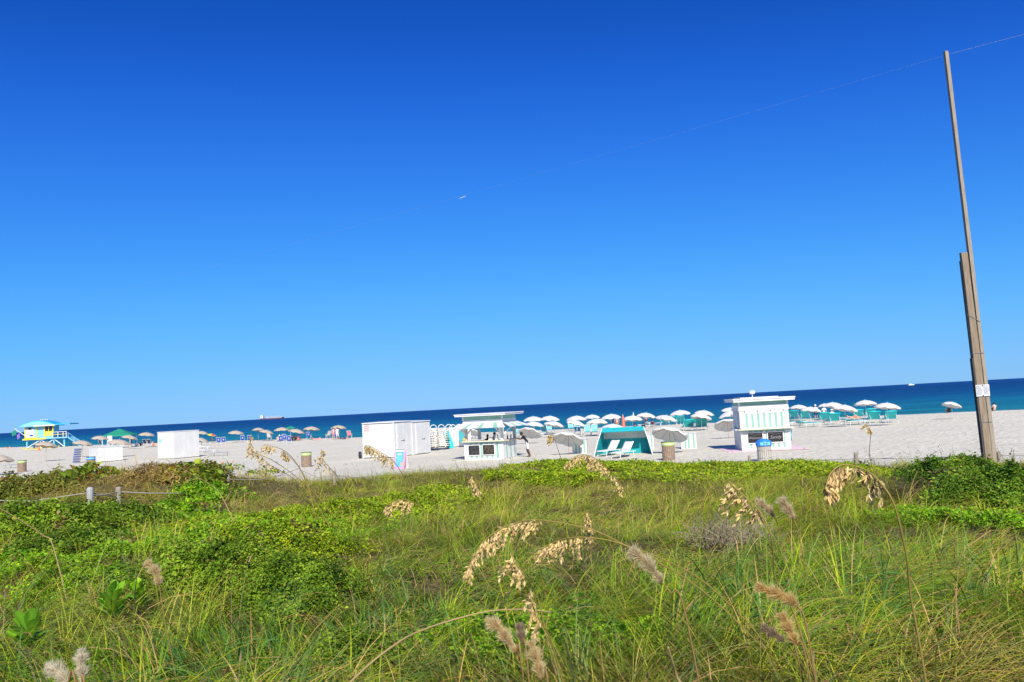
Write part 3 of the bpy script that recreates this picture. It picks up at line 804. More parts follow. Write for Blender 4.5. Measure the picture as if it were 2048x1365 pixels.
PLUMES = [
    ([[-2.359, 5.55, 1.614], [-2.442, 5.52, 2.122], [-2.479, 5.54, 2.305], [-2.504, 5.56, 2.406], [-2.537, 5.58, 2.491], [-2.6, 5.6, 2.557]], 3, 0.031, 'tan', 'tan fluffy plume standing on the leafy mound at left'),
    ([[0.775, 3.35, 1.543], [0.647, 3.32, 2.601], [0.593, 3.34, 2.703], [0.565, 3.36, 2.74], [0.51, 3.38, 2.817], [0.448, 3.4, 2.87]], 3, 0.027, 'grey', 'large grey tan fluffy plume right of the arching sea oats'),
    ([[0.021, 2.95, 1.539], [-0.026, 2.92, 2.56], [-0.046, 2.94, 2.618], [-0.074, 2.96, 2.657], [-0.108, 2.98, 2.697], [-0.147, 3.0, 2.722]], 2, 0.022, 'tan', 'fluffy tan plume leaning left at the bottom centre'),
    ([[0.025, 3.25, 1.519], [-0.008, 3.22, 2.49], [-0.022, 3.24, 2.558], [-0.028, 3.26, 2.596], [-0.03, 3.28, 2.621]], 2, 0.016, 'dark', 'small dark plume behind the two fluffy ones at the bottom centre'),
    ([[0.101, 2.75, 1.559], [0.061, 2.72, 2.533], [0.044, 2.74, 2.588], [0.027, 2.76, 2.638], [0.011, 2.78, 2.692]], 2, 0.02, 'tan', 'fluffy tan plume reaching the bottom edge at centre'),
    ([[1.14, 3.15, 1.558], [1.071, 3.12, 2.52], [1.042, 3.14, 2.673], [1.01, 3.16, 2.699], [0.964, 3.18, 2.72], [0.913, 3.2, 2.74]], 2, 0.025, 'gold', 'golden fluffy plume drooping left at bottom right'),
    ([[1.093, 3.05, 1.554], [1.021, 3.02, 2.482], [0.992, 3.04, 2.563], [0.977, 3.06, 2.609], [0.959, 3.08, 2.66]], 2, 0.023, 'gold', 'golden fluffy plume hanging under the drooping one'),
    ([[1.159, 3.25, 1.558], [1.054, 3.22, 2.453], [1.01, 3.24, 2.516], [0.973, 3.26, 2.543], [0.94, 3.28, 2.562]], 2, 0.016, 'dark', 'small dark plume left of the golden plumes'),
    ([[2.47, 7.05, 1.481], [2.392, 7.02, 2.256], [2.36, 7.04, 2.386], [2.324, 7.06, 2.473], [2.27, 7.08, 2.561]], 2, 0.04, 'pink', 'pinkish plume right of the dense sea oat head, right one'),
    ([[2.366, 7.25, 1.481], [2.285, 7.22, 2.252], [2.252, 7.24, 2.385], [2.204, 7.26, 2.462], [2.129, 7.28, 2.528]], 2, 0.036, 'pink', 'pinkish plume right of the dense sea oat head, left one'),
    ([[-1.26, 2.45, 1.662], [-1.311, 2.42, 2.684], [-1.332, 2.44, 2.748], [-1.346, 2.46, 2.792], [-1.356, 2.48, 2.828]], 2, 0.015, 'white', 'whitish plume standing at the bottom left edge'),
    ([[-1.228, 2.45, 1.662], [-1.333, 2.42, 2.699], [-1.376, 2.44, 2.751], [-1.413, 2.46, 2.774], [-1.452, 2.48, 2.787]], 2, 0.018, 'white', 'whitish plume lying sideways at the bottom left edge'),
]
SHRUBS = [
    (-9.35, 15.5, 1.46, 0.55, 'small', 'dark green small leaved shrub at the left edge below the rope'),
    (-8.75, 17.05, 1.18, 0.55, 'small', 'dark green small leaved shrub below the two rope posts'),
    (-6.75, 12.2, 0.88, 0.45, 'small', 'small leaved shrub with deep shadow under the left mound'),
    (-7.99, 18.1, 1.25, 0.3, 'bright', 'bright green leafy shrub right of the two rope posts'),
    (-3.23, 9.05, 0.82, 0.46, 'small', 'rounded small leaved shrub right of the tan plume'),
    (-3.95, 9.3, 0.58, 0.45, 'small', 'small leaved shrub behind the tan plume'),
    (-2.34, 8.25, 0.62, 0.42, 'small', 'rounded small leaved shrub at the right of the leafy mound'),
    (-3.42, 11.4, 0.93, 0.42, 'yellow', 'yellow green leafy shrub above the rounded mound'),
    (-1.28, 6.2, 0.39, 0.25, 'small', 'low small leaved patch at bottom left of centre'),
    (-4.87, 9.1, 0.63, 0.3, 'bright', 'low bright leafy patch left of the tan plume'),
    (8.84, 15.6, 1.03, 0.62, 'dark', 'dark green shrub at the right edge below the tall pole'),
    (8.86, 17.1, 0.75, 0.52, 'dark', 'dark green shrub with black hollow left of the tall pole'),
    (9.32, 15.15, 0.62, 0.55, 'dark', 'dark green shrub cut by the right picture edge'),
    (12.49, 22.65, 1.42, 0.45, 'dark', 'low green shrub around the foot of the tall pole'),
    (-13.11, 21.1, 1.13, 0.34, 'brown', 'olive brown brush on the dune top at the left edge'),
    (-13.08, 22.65, 0.85, 0.26, 'brown', 'olive brown brush left of the round leaved sea grape'),
    (-9.93, 22.7, 0.85, 0.34, 'dry', 'dry golden brush right below the tall white cabinet'),
    (-9.18, 22.95, 0.86, 0.4, 'brown', 'olive brush between dry golden brush and sea grape'),
    (-2.65, 17.6, 1.1, 0.32, 'yellow', 'yellow green leafy patch under the pale sea oat head'),
    (-3.66, 17.25, 0.87, 0.3, 'yellow', 'yellow green leafy patch left of the pale sea oat head'),
    (-8.26, 21.45, 1.01, 0.22, 'bright', 'bright leafy shrub below the sagging rope'),
]
COVER = [
    (3.47, 34.28, 4.22, 7.0),
    (7.98, 32.7, 5.3, 7.0),
    (7.48, 37.18, 7.51, 5.33),
    (9.63, 30.78, 2.62, 5.78),
    (-2.41, 20.8, 1.53, 2.45),
    (-4.13, 16.95, 1.35, 2.85),
    (1.03, 27.38, 2.05, 2.33),
    (-4.62, 13.35, 1.95, 2.4),
    (-6.7, 11.2, 1.1, 1.35),
    (0.28, 6.45, 0.72, 0.7),
    (-0.54, 6.9, 0.39, 0.5),
    (-5.35, 15.1, 1.64, 2.4),
    (6.88, 12.88, 0.95, 1.73),
]
GRAPES = [
    (-35.39, 65.15, 0.38, 1.2, 'round leaved sea grape behind the blue banded barrel'),
    (-29.23, 58.15, 0.36, 1.1, 'round leaved sea grape with orange leaves left of the brown brush'),
    (-19.97, 55.1, 0.55, 1.3, 'yellow green sea grape at the top of the dune right of the brown brush'),
    (-15.34, 48.55, 0.5, 1.2, 'sea grape beside the thin stake at the dune edge'),
    (-9.11, 22.6, 0.4, 0.9, 'sea grape with yellow leaves above the sagging rope'),
    (-11.93, 22.35, 0.4, 0.8, 'low sea grape above the big rope post'),
]
BROADLEAF = [
    (-3.854, 6.3, 0.26, 'glossy broad leaved plant at the bottom left corner'),
    (-3.686, 7.25, 0.26, 'glossy broad leaved plant right of the corner one'),
    (-3.629, 7.6, 0.22, 'glossy broad leaved plant with upright leaves behind long blue green blade'),
]
VINES = [
    (-0.476, 6.7, 0.45, 0.35, 'bright bilobed beach vine behind the leaning plume at bottom centre'),
    (0.344, 6.15, 0.55, 0.35, 'bright bilobed beach vine right of the low sea oat'),
    (0.58, 7.5, 0.25, 0.2, 'small bright vine sprig among arching grass in the centre'),
    (-0.209, 5.75, 0.3, 0.2, 'beach vine at the bottom edge between the plumes'),
]
DEAD_BUSH_AND_SHADE_TWIGS = [
    (2.901, 11.15),
    (7.833, 16.4),  # dark twigs in place of the shaded gap beside the right shrub
]
POSTS = [
    (-9.933, 18.6, 2.146, 0.15),
    (-9.772, 19.6, 2.048, 0.14),
    (-8.412, 23.2, 1.941, 0.13),
    (-6.208, 27.0, 1.644, 0.14),
    (10.748, 37.5, 0.6, 0.13),
    (12.987, 31.0, 0.997, 0.14),
    (17.288, 29.0, 0.918, 0.14),
]
STAKES = [
    (-7.36, 27.0, 1.906),
    (1.131, 36.0, 0.787),
    (8.829, 38.0, 0.508),
    (18.44, 30.0, 0.799),
]
ROPES = [
    [[-11.987, 18.2, 2.005], [-11.142, 18.3, 1.926], [-9.958, 18.6, 2.021]],
    [[-9.912, 18.6, 2.019], [-9.853, 19.0, 1.926], [-9.788, 19.6, 1.784]],
    [[-9.912, 18.6, 1.95], [-9.818, 19.0, 1.924], [-9.773, 19.6, 1.927]],
    [[-9.773, 19.6, 1.927], [-9.098, 19.8, 1.833], [-8.613, 20.4, 1.742], [-8.601, 22.0, 1.73], [-8.415, 23.2, 1.841]],
    [[-8.415, 23.2, 1.827], [-7.736, 24.0, 1.702], [-7.789, 26.2, 1.648], [-7.364, 27.0, 1.789]],
    [[-7.365, 27.0, 1.756], [-6.769, 27.0, 1.457], [-6.213, 27.0, 1.494]],
    [[-6.213, 27.0, 1.494], [-5.542, 28.0, 1.285], [-5.01, 30.0, 0.966]],
    [[6.273, 38.5, 0.303], [8.811, 38.0, 0.274], [10.73, 37.5, 0.369]],
    [[10.73, 37.5, 0.369], [11.874, 34.0, 0.504], [12.965, 31.0, 0.749]],
    [[12.965, 31.0, 0.749], [15.13, 30.0, 0.718], [17.273, 29.0, 0.776]],
    [[17.273, 29.0, 0.776], [18.085, 28.5, 0.763]],
]

# ------------------------------------------------------------------ umbrellas
def gz(x, y):
    return float(ground_z(x, y))

def canopy_mesh(name, mats, gore_mats=None):
    prof = [(0.02, 0.34), (0.25, 0.32), (0.50, 0.262), (0.75, 0.16), (0.92, 0.058), (1.0, 0.0)]
    n, sub = 8, 4
    m = MB()
    N = n * sub
    vs = []
    for r, z in prof:
        for k in range(N):
            ph = (k % sub) / sub
            sag = math.sin(math.pi * ph)                       # cloth dips between two ribs
            rr = r * (1 - 0.045 * sag * r)
            a = 2 * math.pi * k / N + 0.2
            vs.append((rr * math.cos(a), rr * math.sin(a), z - 0.035 * sag * r * r))
    fs, mi = [], []
    for i in range(len(prof) - 1):
        for k in range(N):
            k2 = (k + 1) % N
            fs.append((i * N + k, i * N + k2, (i + 1) * N + k2, (i + 1) * N + k))
            mi.append((gore_mats[(k // sub) % len(gore_mats)]) if gore_mats else 0)
    m.v, m.f, m.mi = vs, [f[::-1] for f in fs], mi
    return m.mesh(name, mats, True)

def valance_mesh(name, matname):
    n, sub = 8, 6
    N = n * sub
    m = MB()
    vs = []
    for lvl in (0, 1):
        for k in range(N):
            ph = (k % sub) / sub
            sag = math.sin(math.pi * ph)
            rr = 1 - 0.045 * sag
            a = 2 * math.pi * k / N + 0.2
            z = -0.035 * sag
            if lvl:
                rr += 0.012
                z -= 0.055 + 0.045 * sag
            vs.append((rr * math.cos(a), rr * math.sin(a), z))
    m.v = vs
    m.f = [(k, (k + 1) % N, N + (k + 1) % N, N + k) for k in range(N)]
    m.mi = [0] * N
    return m.mesh(name, matname, True)

UM = {}
for key, fab in (('white', 'white_fabric'), ('tan', 'tan_fabric'), ('green', 'green_fabric'), ('plainwhite', 'white_fabric')):
    UM[key] = (canopy_mesh('canopy', fab), valance_mesh('valance', fab))
UM['rainbow'] = (canopy_mesh('canopy', ['lime_fabric', 'yellow_fabric', 'red_fabric', 'purple_fabric'], [0, 1, 2, 3]),
                 valance_mesh('valance', 'lime_fabric'))
POLE_W = MB().lathe([(0.02, 0), (0.02, 0.55), (0.026, 0.56), (0.026, 0.60), (0.017, 0.61), (0.017, 1.0)], 8).mesh('pole', 'pole_white', True)
POLE_B = MB().lathe([(0.022, 0), (0.022, 0.45), (0.018, 0.46), (0.018, 1.0)], 8).mesh('pole', 'pole_wood', True)
CAP = MB().lathe([(0.20, 0.335), (0.12, 0.355), (0.02, 0.37)], 16).mesh('vent_cap', 'aqua_fabric', True)
FINIAL = MB().lathe([(0.012, 0.34), (0.018, 0.39), (0.028, 0.41), (0.010, 0.44), (0.0, 0.45)], 8).mesh('finial', 'aqua_fabric', True)
RIB = MB().tube([(0.03, 0, 0.325), (0.5, 0, 0.245), (0.75, 0, 0.145), (0.99, 0, -0.015)], 0.006, 4).mesh('rib', 'dark_metal')
MAST = MB().tube([(0, 0, -0.02), (0, 0, 0.34)], 0.017, 6).mesh('upper_pole', 'pole_wood')

for x, y, rim_z, dia, tr, ta, kind, lab in UMBRELLAS:
    g = gz(x, y)
    grp = {'tan': 'tan umbrellas by the water', 'white': 'white umbrellas of the lounger field'}.get(kind)
    t = thing('beach_umbrella', lab, 'umbrella', (x, y, g - 0.02), 0.0, grp)
    r = dia / 2
    h = rim_z - g + 0.02
    near = y < 64
    p = link('pole', POLE_B if (near or kind == 'tan') and kind != 'plainwhite' else POLE_W, t)
    p.scale = (1, 1, h)
    c = link('canopy', UM[kind][0], t, (0, 0, h), (R(-ta), R(tr), R((x * 37 + y * 11) % 45)))
    # rotation order: turn about its own axis first, then tilt
    c.rotation_mode = 'ZXY'
    jit = math.sin(x * 12.9 + y * 7.3)
    c.rotation_euler = (R(-ta + 2.5 * jit), R(tr + 3.0 * math.cos(x * 5.1 + y * 3.7)), 0)
    c.scale = (r, r, r)
    link('valance', UM[kind][1], c)
    link('upper_pole', MAST, c)
    link('finial', FINIAL, c)
    if kind == 'white':
        link('vent_cap', CAP, c)
    if near:
        for k in range(8):
            link('rib', RIB, c, None, (0, 0, 2 * math.pi * k / 8 + 0.2))

# a furled coral umbrella
xf, yf = 9.2, 69.0
t = thing('folded_umbrella', 'tall furled coral red umbrella standing behind the turquoise cabana', 'umbrella', (xf, yf, gz(xf, yf)))
MB().tube([(0, 0, -0.05), (0, 0, 2.25)], 0.02, 8).build('pole', 'pole_white', t)
m = MB().lathe([(0.05, 0.55), (0.15, 0.6), (0.14, 1.2), (0.11, 1.8), (0.03, 2.15)], 12)
m.v = [(p[0] * (1 + 0.25 * math.cos(6 * math.atan2(p[1], p[0]))), p[1] * (1 + 0.25 * math.cos(6 * math.atan2(p[1], p[0]))), p[2]) for p in m.v]
m.build('furled_canopy', 'coral_fabric', t, True)

# ------------------------------------------------------------------ loungers
def lounger_proto(kind, back):
    W = {'strap': 0.62, 'wide': 1.12, 'white': 0.66, 'frame': 0.75}[kind]
    frame = {'strap': 'white_plastic', 'wide': 'white_plastic', 'white': 'white_plastic', 'frame': 'grey_metal'}[kind]
    t = thing('sun_lounger', 'x', 'sun lounger')
    hy, z0 = 0.25, 0.34
    L2 = 0.78
    a = R(back)
    tip = (hy + L2 * math.cos(a), z0 + L2 * math.sin(a))
    for s in (-1, 1):
        xx = s * W / 2
        m = MB().tube([(xx, -0.98, z0 - 0.02), (xx, -0.6, z0), (xx, hy, z0), (xx, 0.9, z0 - 0.02)], 0.022, 6)
        m.build('side_rail', frame, t)
        for yy, lean in ((-0.72, -0.08), (0.62, 0.08)):
            MB().tube([(xx, yy, z0 - 0.02), (xx, yy + lean, -0.03)], [0.024, 0.02], 6).build('leg', frame, t)
    if kind == 'white':
        m = MB()
        nseg = 10
        def sheet(y0, z0_, y1, z1, sag):
            nx, ny = 5, 8
            vs, fs = [], []
            for th in (0, -0.035):
                for j in range(ny + 1):
                    for i in range(nx + 1):
                        u, v = i / nx, j / ny
                        vs.append(((u - 0.5) * W * 0.98, y0 + (y1 - y0) * v, z0_ + (z1 - z0_) * v + th - sag * math.sin(math.pi * u) * 0.5))
            q = (nx + 1) * (ny + 1)
            for j in range(ny):
                for i in range(nx):
                    b = j * (nx + 1) + i
                    fs.append((b, b + 1, b + nx + 2, b + nx + 1))
                    fs.append((q + b, q + b + nx + 1, q + b + nx + 2, q + b + 1))
            for i in range(nx):
                fs.append((i, q + i, q + i + 1, i + 1))
                b = ny * (nx + 1) + i
                fs.append((b, b + 1, q + b + 1, q + b))
            for j in range(ny):
                b = j * (nx + 1)
                fs.append((b, b + nx + 1, q + b + nx + 1, q + b))
                b += nx
                fs.append((b, q + b, q + b + nx + 1, b + nx + 1))
            return MB().add(vs, fs)
        sheet(-0.97, z0 + 0.01, hy, z0 + 0.04, 0.03).build('seat', 'white_plastic', t, True)
        sheet(hy, z0 + 0.04, tip[0], tip[1], 0.03).build('backrest', 'white_plastic', t, True)
    elif kind == 'strap':
        m = MB()
        for k in range(9):
            yy = -0.92 + k * 0.13
            m.box((0, yy, z0 + 0.015), (W - 0.04, 0.095, 0.012))
        m.build('seat', 'slat_teal', t)
        m = MB()
        q = Matrix.Rotation(a, 3, 'X')
        for k in range(5):
            d = 0.10 + k * 0.155
            m.box((0, hy + d * math.cos(a), z0 + d * math.sin(a)), (W - 0.05, 0.115, 0.014), 0, q)
            m.box((0, hy + (d + 0.078) * math.cos(a), z0 + (d + 0.078) * math.sin(a)), (W - 0.05, 0.03, 0.010), 1, q)
        m.build('backrest', ['teal_cover', 'white_plastic'], t)
        fr = MB()
        for s in (-1, 1):
            fr.tube([(s * W / 2 * 0.97, hy, z0), (s * W / 2 * 0.97, tip[0], tip[1])], 0.02, 6)
        arch = [(W / 2 * 0.97 * math.cos(p), tip[0] + 0.09 * math.sin(p) * math.cos(a), tip[1] + 0.09 * math.sin(p) * math.sin(a)) for p in [math.pi * i / 8 for i in range(9)]]
        fr.tube(arch, 0.02, 6)
        fr.build('back_frame', 'white_plastic', t)
    elif kind == 'wide':
        MB().span(-W / 2 + 0.03, W / 2 - 0.03, -0.95, hy, z0, z0 + 0.06).build('seat', 'teal_sling', t)
        m = MB()
        q = Matrix.Rotation(a, 3, 'X')
        m.box((0, hy + L2 / 2 * math.cos(a), z0 + 0.04 + L2 / 2 * math.sin(a)), (W - 0.02, L2, 0.05), 0, q)
        m.build('backrest', 'teal_sling', t)
        MB().tube([(-W / 2 + 0.02, tip[0], tip[1] + 0.06), (0, tip[0], tip[1] + 0.075), (W / 2 - 0.02, tip[0], tip[1] + 0.06)], [0.055, 0.065, 0.055], 8).build('head_roll', 'teal_cover', t, True)
        if back > 25:
            for s in (-1, 1):
                MB().tube([(s * W * 0.42, hy + 0.5 * math.cos(a), z0 + 0.5 * math.sin(a)), (s * W * 0.42, 0.86, z0)], 0.014, 6).build('back_strut', 'white_plastic', t)
    else:
        MB().span(-W / 2, W / 2, -0.95, 0.92, z0 - 0.01, z0 + 0.02).build('deck', 'grey_shutter', t)
    return t

LP = {}
for x, y, yaw, kind, back, lab in LOUNGERS:
    key = (kind, back)
    grp = {'strap': 'teal banded loungers', 'wide': 'wide teal loungers', 'white': 'white loungers', 'frame': 'low grey bed frames'}[kind]
    loc = (x, y + 0.75, gz(x, y + 0.75) + 0.01)
    if key not in LP:
        o = lounger_proto(kind, back)
        o.location, o.rotation_euler = loc, (0, 0, R(yaw))
        tag(o, lab, None, grp)
        LP[key] = snapshot(o)
    else:
        copy_thing(LP[key], loc, R(yaw), lab, grp)

# ------------------------------------------------------------------ folding beach chairs (seen from behind, facing the sea)
def chair_proto(kind):
    sling = {'blue': 'blue_sling', 'dark': 'dark_sling', 'coral': 'coral_fabric', 'pink': 'pink_fabric', 'yellow': 'yellow_fabric'}[kind]
    t = thing('beach_chair', 'x', 'chair')
    W = 0.60
    a = R(118)                      # backrest leans towards the viewer
    for s in (-1, 1):
        xx = s * W / 2
        MB().tube([(xx, -0.08, 0.0), (xx, 0.52, 0.62)], 0.018, 6).build('leg', 'white_plastic', t)
        MB().tube([(xx, 0.62, 0.0), (xx, -0.05, 0.62)], 0.018, 6).build('leg', 'white_plastic', t)
        MB().box((xx, 0.22, 0.62), (0.05, 0.62, 0.03)).build('armrest', 'white_plastic', t)
        MB().tube([(xx * 0.95, 0.12, 0.36), (xx * 0.95, -0.32, 1.12)], 0.018, 6).build('back_rail', 'white_plastic', t)
    MB().box((0, 0.34, 0.36), (W - 0.06, 0.48, 0.015)).build('seat', sling, t)
    q = Matrix.Rotation(math.atan2(0.76, -0.44), 3, 'X')
    m = MB().box((0, -0.10, 0.74), (W - 0.05, 0.80, 0.014), 0, q)
    m.box((0, -0.10, 0.74), (W * 0.30, 0.30, 0.018), 1, q)
    m.build('backrest', [sling, 'white_fabric' if kind == 'blue' else sling], t)
    MB().box((0, -0.30, 1.09), (W, 0.035, 0.035)).build('top_rail', 'white_plastic', t)
    if kind in ('coral', 'pink', 'yellow'):
        m = MB().box((0, -0.13, 0.76), (W - 0.10, 0.66, 0.012), 0, q)
        m.v = [(p[0], p[1] - 0.03, p[2] - 0.015) for p in m.v]
        m.build('towel', 'cloth_white' if kind != 'pink' else 'pink_fabric', t)
    return t

CP = {}
for x, y, yaw, kind, lab in CHAIRS:
    grp = {'blue': 'blue and white beach chairs', 'dark': 'dark folding chairs'}.get(kind)
    loc = (x, y + 0.3, gz(x, y + 0.3) + 0.005)
    if kind not in CP:
        o = chair_proto(kind)
        o.location, o.rotation_euler = loc, (0, 0, R(yaw - 15))
        tag(o, lab, None, grp)
        CP[kind] = snapshot(o)
    else:
        copy_thing(CP[kind], loc, R(yaw - 15), lab, grp)

# ------------------------------------------------------------------ trash barrels
def barrel(x, y, kind, lab):
    t = thing('trash_barrel', lab, 'trash can', (x, y, gz(x, y) - 0.02), 0.3)
    wood = 'slat_grey' if kind == 'bluedome' else 'slat_wood'
    band = {'lime': ('bin_lime', 'bin_pale'), 'blue': ('bin_blue', 'bin_cyan'), 'bluedome': ('bin_blue', 'bin_cyan')}[kind]
    MB().lathe([(0.30, 0.02), (0.30, 0.80)], 20).build('drum', 'dark_metal', t, True)
    ns = 22
    m = MB()
    for k in range(ns):
        a = 2 * math.pi * k / ns
        q = Matrix.Rotation(a, 3, 'Z')
        m.box(q @ Vector((0.335, 0, 0.40 + 0.008 * math.sin(k * 2.7))), (0.028, 0.085, 0.80), 0, q)
    o = m.build('slats', wood, t)
    o['kind'] = 'stuff'
    for z in (0.22, 0.58):
        MB().lathe([(0.351, z - 0.012), (0.357, z - 0.012), (0.357, z + 0.012), (0.351, z + 0.012)], 24).build('hoop', 'grey_metal', t, True)
    if kind == 'bluedome':
        b = MB().lathe([(0.375, 0.80), (0.39, 0.83), (0.385, 1.02), (0.36, 1.04)], 24).build('lid_band', band[0], t, True)
        MB().lathe([(0.36, 1.04), (0.30, 1.08), (0.18, 1.15), (0.13, 1.16)], 24).build('domed_lid', band[0], t, True)
        for k in range(-1, 2):
            a = -1.95 + 0.45 * k
            q = Matrix.Rotation(a, 3, 'Z')
            MB().box(q @ Vector((0.392, 0, 0.925)), (0.010, 0.15, 0.15), 0, q).build('label_panel', band[1], b)
        for k in range(2):
            a = -1.95 + 0.12 - 0.20 * k
            q = Matrix.Rotation(a, 3, 'Z')
            MB().box(q @ Vector((0.400, 0, 0.925)), (0.006, 0.05, 0.08), 0, q).build('print', 'grey_print', b)
    else:
        b = MB().lathe([(0.352, 0.80), (0.365, 0.81), (0.365, 1.0), (0.352, 1.02), (0.33, 1.02), (0.33, 0.82)], 24).build('lid_band', band[0], t, True)
        MB().lathe([(0.367, 0.86), (0.371, 0.865), (0.371, 0.95), (0.367, 0.955)], 24).build('label_panel', band[1], b, True)
        MB().lathe([(0.345, 1.015), (0.375, 1.02), (0.375, 1.05), (0.345, 1.055)], 24).build('rim', 'bin_rim', t, True)
for x, y, kind, lab in BARRELS:
    barrel(x, y, kind, lab)

# ------------------------------------------------------------------ striped storage boxes
def striped_box(x0, y0, w, h, d, rz, lab):
    t = thing('storage_box', lab, 'box', (x0, y0, gz(x0, y0) - 0.01), rz, 'striped storage boxes')
    MB().span(-w / 2 + 0.02, w / 2 - 0.02, 0.02, d - 0.02, 0.0, h - 0.03).build('carcass', 'white_paint', t)
    n = 9
    bw = w / n
    for k in range(n):
        mm = 'mint_paint' if k in (2, 4, 7) else 'white_paint'
        MB().span(-w / 2 + k * bw + 0.004, -w / 2 + (k + 1) * bw - 0.004, -0.004 + 0.003 * (k % 2), 0.02, 0.03, h - 0.05).build('board', mm, t)
    for k in range(6):
        mm = 'mint_paint' if k % 3 == 1 else 'white_paint'
        MB().span(w / 2 - 0.02, w / 2 + 0.002 + 0.003 * (k % 2), k * d / 6 + 0.03, (k + 1) * d / 6 - 0.004, 0.03, h - 0.05).build('board', mm, t)
    MB().span(-w / 2 - 0.03, w / 2 + 0.03, -0.04, d + 0.03, h - 0.04, h).build('lid', 'white_paint', t)
    MB().span(-w / 2, w / 2, -0.012, 0.01, 0.0, 0.03).build('kick_board', 'white_paint', t)
striped_box(4.15, 54.2, 1.0, 0.98, 0.8, R(-10), 'mint striped white box under the large tilted umbrella')
striped_box(8.85, 54.8, 0.86, 1.10, 0.8, R(-6), 'mint striped white box right of the turquoise cabana')
striped_box(11.35, 53.3, 1.0, 1.05, 0.8, R(-10), 'mint striped white box right of the lime banded barrel')

# ------------------------------------------------------------------ the open kiosk
def stripe_wall(parent, x0, x1, y, z0, z1, n, mint, face=-1, axis='x', proud=0.012):
    """Row of vertical boards along x (axis x) or y (axis y); every board is a piece of its own."""
    wid = [0.78 if k in mint else 1.12 for k in range(n)]
    tot = sum(wid)
    for k in range(n):
        a = x0 + (x1 - x0) * sum(wid[:k]) / tot + 0.003
        b = x0 + (x1 - x0) * sum(wid[:k + 1]) / tot - 0.003
        e = proud + 0.004 * (k % 2)
        mm = 'mint_paint' if k in mint else 'white_paint'
        lo, hi = (y - e, y) if face < 0 else (y, y + e)
        if axis == 'x':
            MB().span(a, b, lo, hi, z0, z1).build('board', mm, parent)
        else:
            MB().span(lo, hi, a, b, z0, z1).build('board', mm, parent)

def chalkboard(parent, x0, x1, z0, z1, y, seed, yellow=False, word=None):
    fr = 0.05
    b = MB().span(x0, x1, y - 0.02, y, z0, z1).build('chalkboard', 'black_board', parent)
    MB().span(x0 - fr, x1 + fr, y - 0.03, y, z1, z1 + fr).build('frame', 'white_paint', b)
    MB().span(x0 - fr, x1 + fr, y - 0.03, y, z0 - fr, z0).build('frame', 'white_paint', b)
    MB().span(x0 - fr, x0, y - 0.028, y, z0, z1).build('frame', 'white_paint', b)
    MB().span(x1, x1 + fr, y - 0.028, y, z0, z1).build('frame', 'white_paint', b)
    rg = random.Random(seed)
    W, H = x1 - x0, z1 - z0
    if word:
        text_mesh(word, H * (0.38 if len(word) > 6 else 0.50), 'chalk', 'chalk_lettering', b, ((x0 + x1) / 2, y - 0.023, (z0 + z1) / 2), (R(90), 0, 0), 0.35)
        m = MB()
        m.tube([(x0 + W * u, y - 0.023, z0 + H * (0.84 + 0.05 * math.sin(u * 9))) for u in [0.1 + 0.08 * i for i in range(11)]], 0.006, 4)
        m.build('chalk_flourish', 'chalk', b)
        return b
    m, m2 = MB(), MB()
    for row in range(7):
        zz = z1 - H * (0.12 + row * 0.125)
        x = x0 + W * (0.08 + 0.12 * rg.random())
        while x < x1 - W * 0.12:
            L = W * rg.uniform(0.04, 0.12)
            pts = [(x + L * i / 4, y - 0.023, zz + H * 0.03 * math.sin(i * 2.4 + row)) for i in range(5)]
            (m2 if yellow and rg.random() < 0.45 else m).tube(pts, 0.006, 4)
            x += L + W * 0.035
    m.build('chalk_lettering', 'chalk', b)
    if m2.v:
        m2.build('chalk_drawing', 'chalk_yellow', b)
    return b

kz = gz(-2.2, 53.6) - 0.02
K = thing('beach_bar_kiosk', 'open white and mint kiosk with striped counter, awnings and two chalkboards', 'kiosk', (-0.95, 52.84, kz), R(-23))
W, D = 2.87, 2.3
# local frame: front right corner at the origin, front face along -x, depth along +y
MB().span(-W + 0.02, -0.02, 0.02, 0.10, 0.0, 1.20).build('front_panel', 'white_paint', K)
stripe_wall(K, -W + 0.22, -0.14, 0.02, 0.10, 1.12, 13, (1, 3, 5, 7, 9, 11))
MB().span(-W, -W + 0.22, -0.012, 0.02, 0.0, 1.14).build('corner_board', 'white_paint', K)
MB().span(-0.14, 0.0, -0.012, 0.02, 0.0, 1.14).build('corner_board', 'white_paint', K)
MB().span(-W + 0.22, -0.14, -0.010, 0.02, 0.0, 0.10).build('kick_board', 'white_paint', K)
MB().span(-0.10, -0.02, 0.10, D, 0.0, 1.20).build('side_panel', 'white_paint', K)
stripe_wall(K, 0.02, D - 0.05, -0.02, 0.05, 1.12, 10, (2, 5, 8), 1, 'y')
MB().span(-W + 0.02, -W + 0.10, 0.10, D, 0.0, 1.20).build('side_panel', 'white_paint', K)
MB().span(-W + 0.10, -0.10, D - 0.08, D, 0.0, 1.20).build('back_panel', 'white_paint', K)
MB().span(-W - 0.06, 0.16, -0.22, 0.42, 1.20, 1.27).build('counter_top', 'counter_cream', K)
MB().span(-0.32, 0.20, 0.42, D, 1.20, 1.266).build('counter_top', 'counter_cream', K)
MB().span(-W - 0.06, 0.12, -0.12, -0.015, 1.13, 1.195).build('counter_rail', 'green_frieze', K)
MB().lathe([(0.02, 0), (0.10, 0.04), (0.12, 0.12), (0.08, 0.20), (0.0, 0.23)], 12, 0, (-W + 0.05, -0.06, 1.272)).build('round_lamp', 'sign_orange', K, True)
chalkboard(K, -W + 0.34, -W + 1.14, 0.34, 0.97, -0.02, 3)
chalkboard(K, -W + 1.40, -W + 2.22, 0.35, 0.98, -0.02, 5, True)
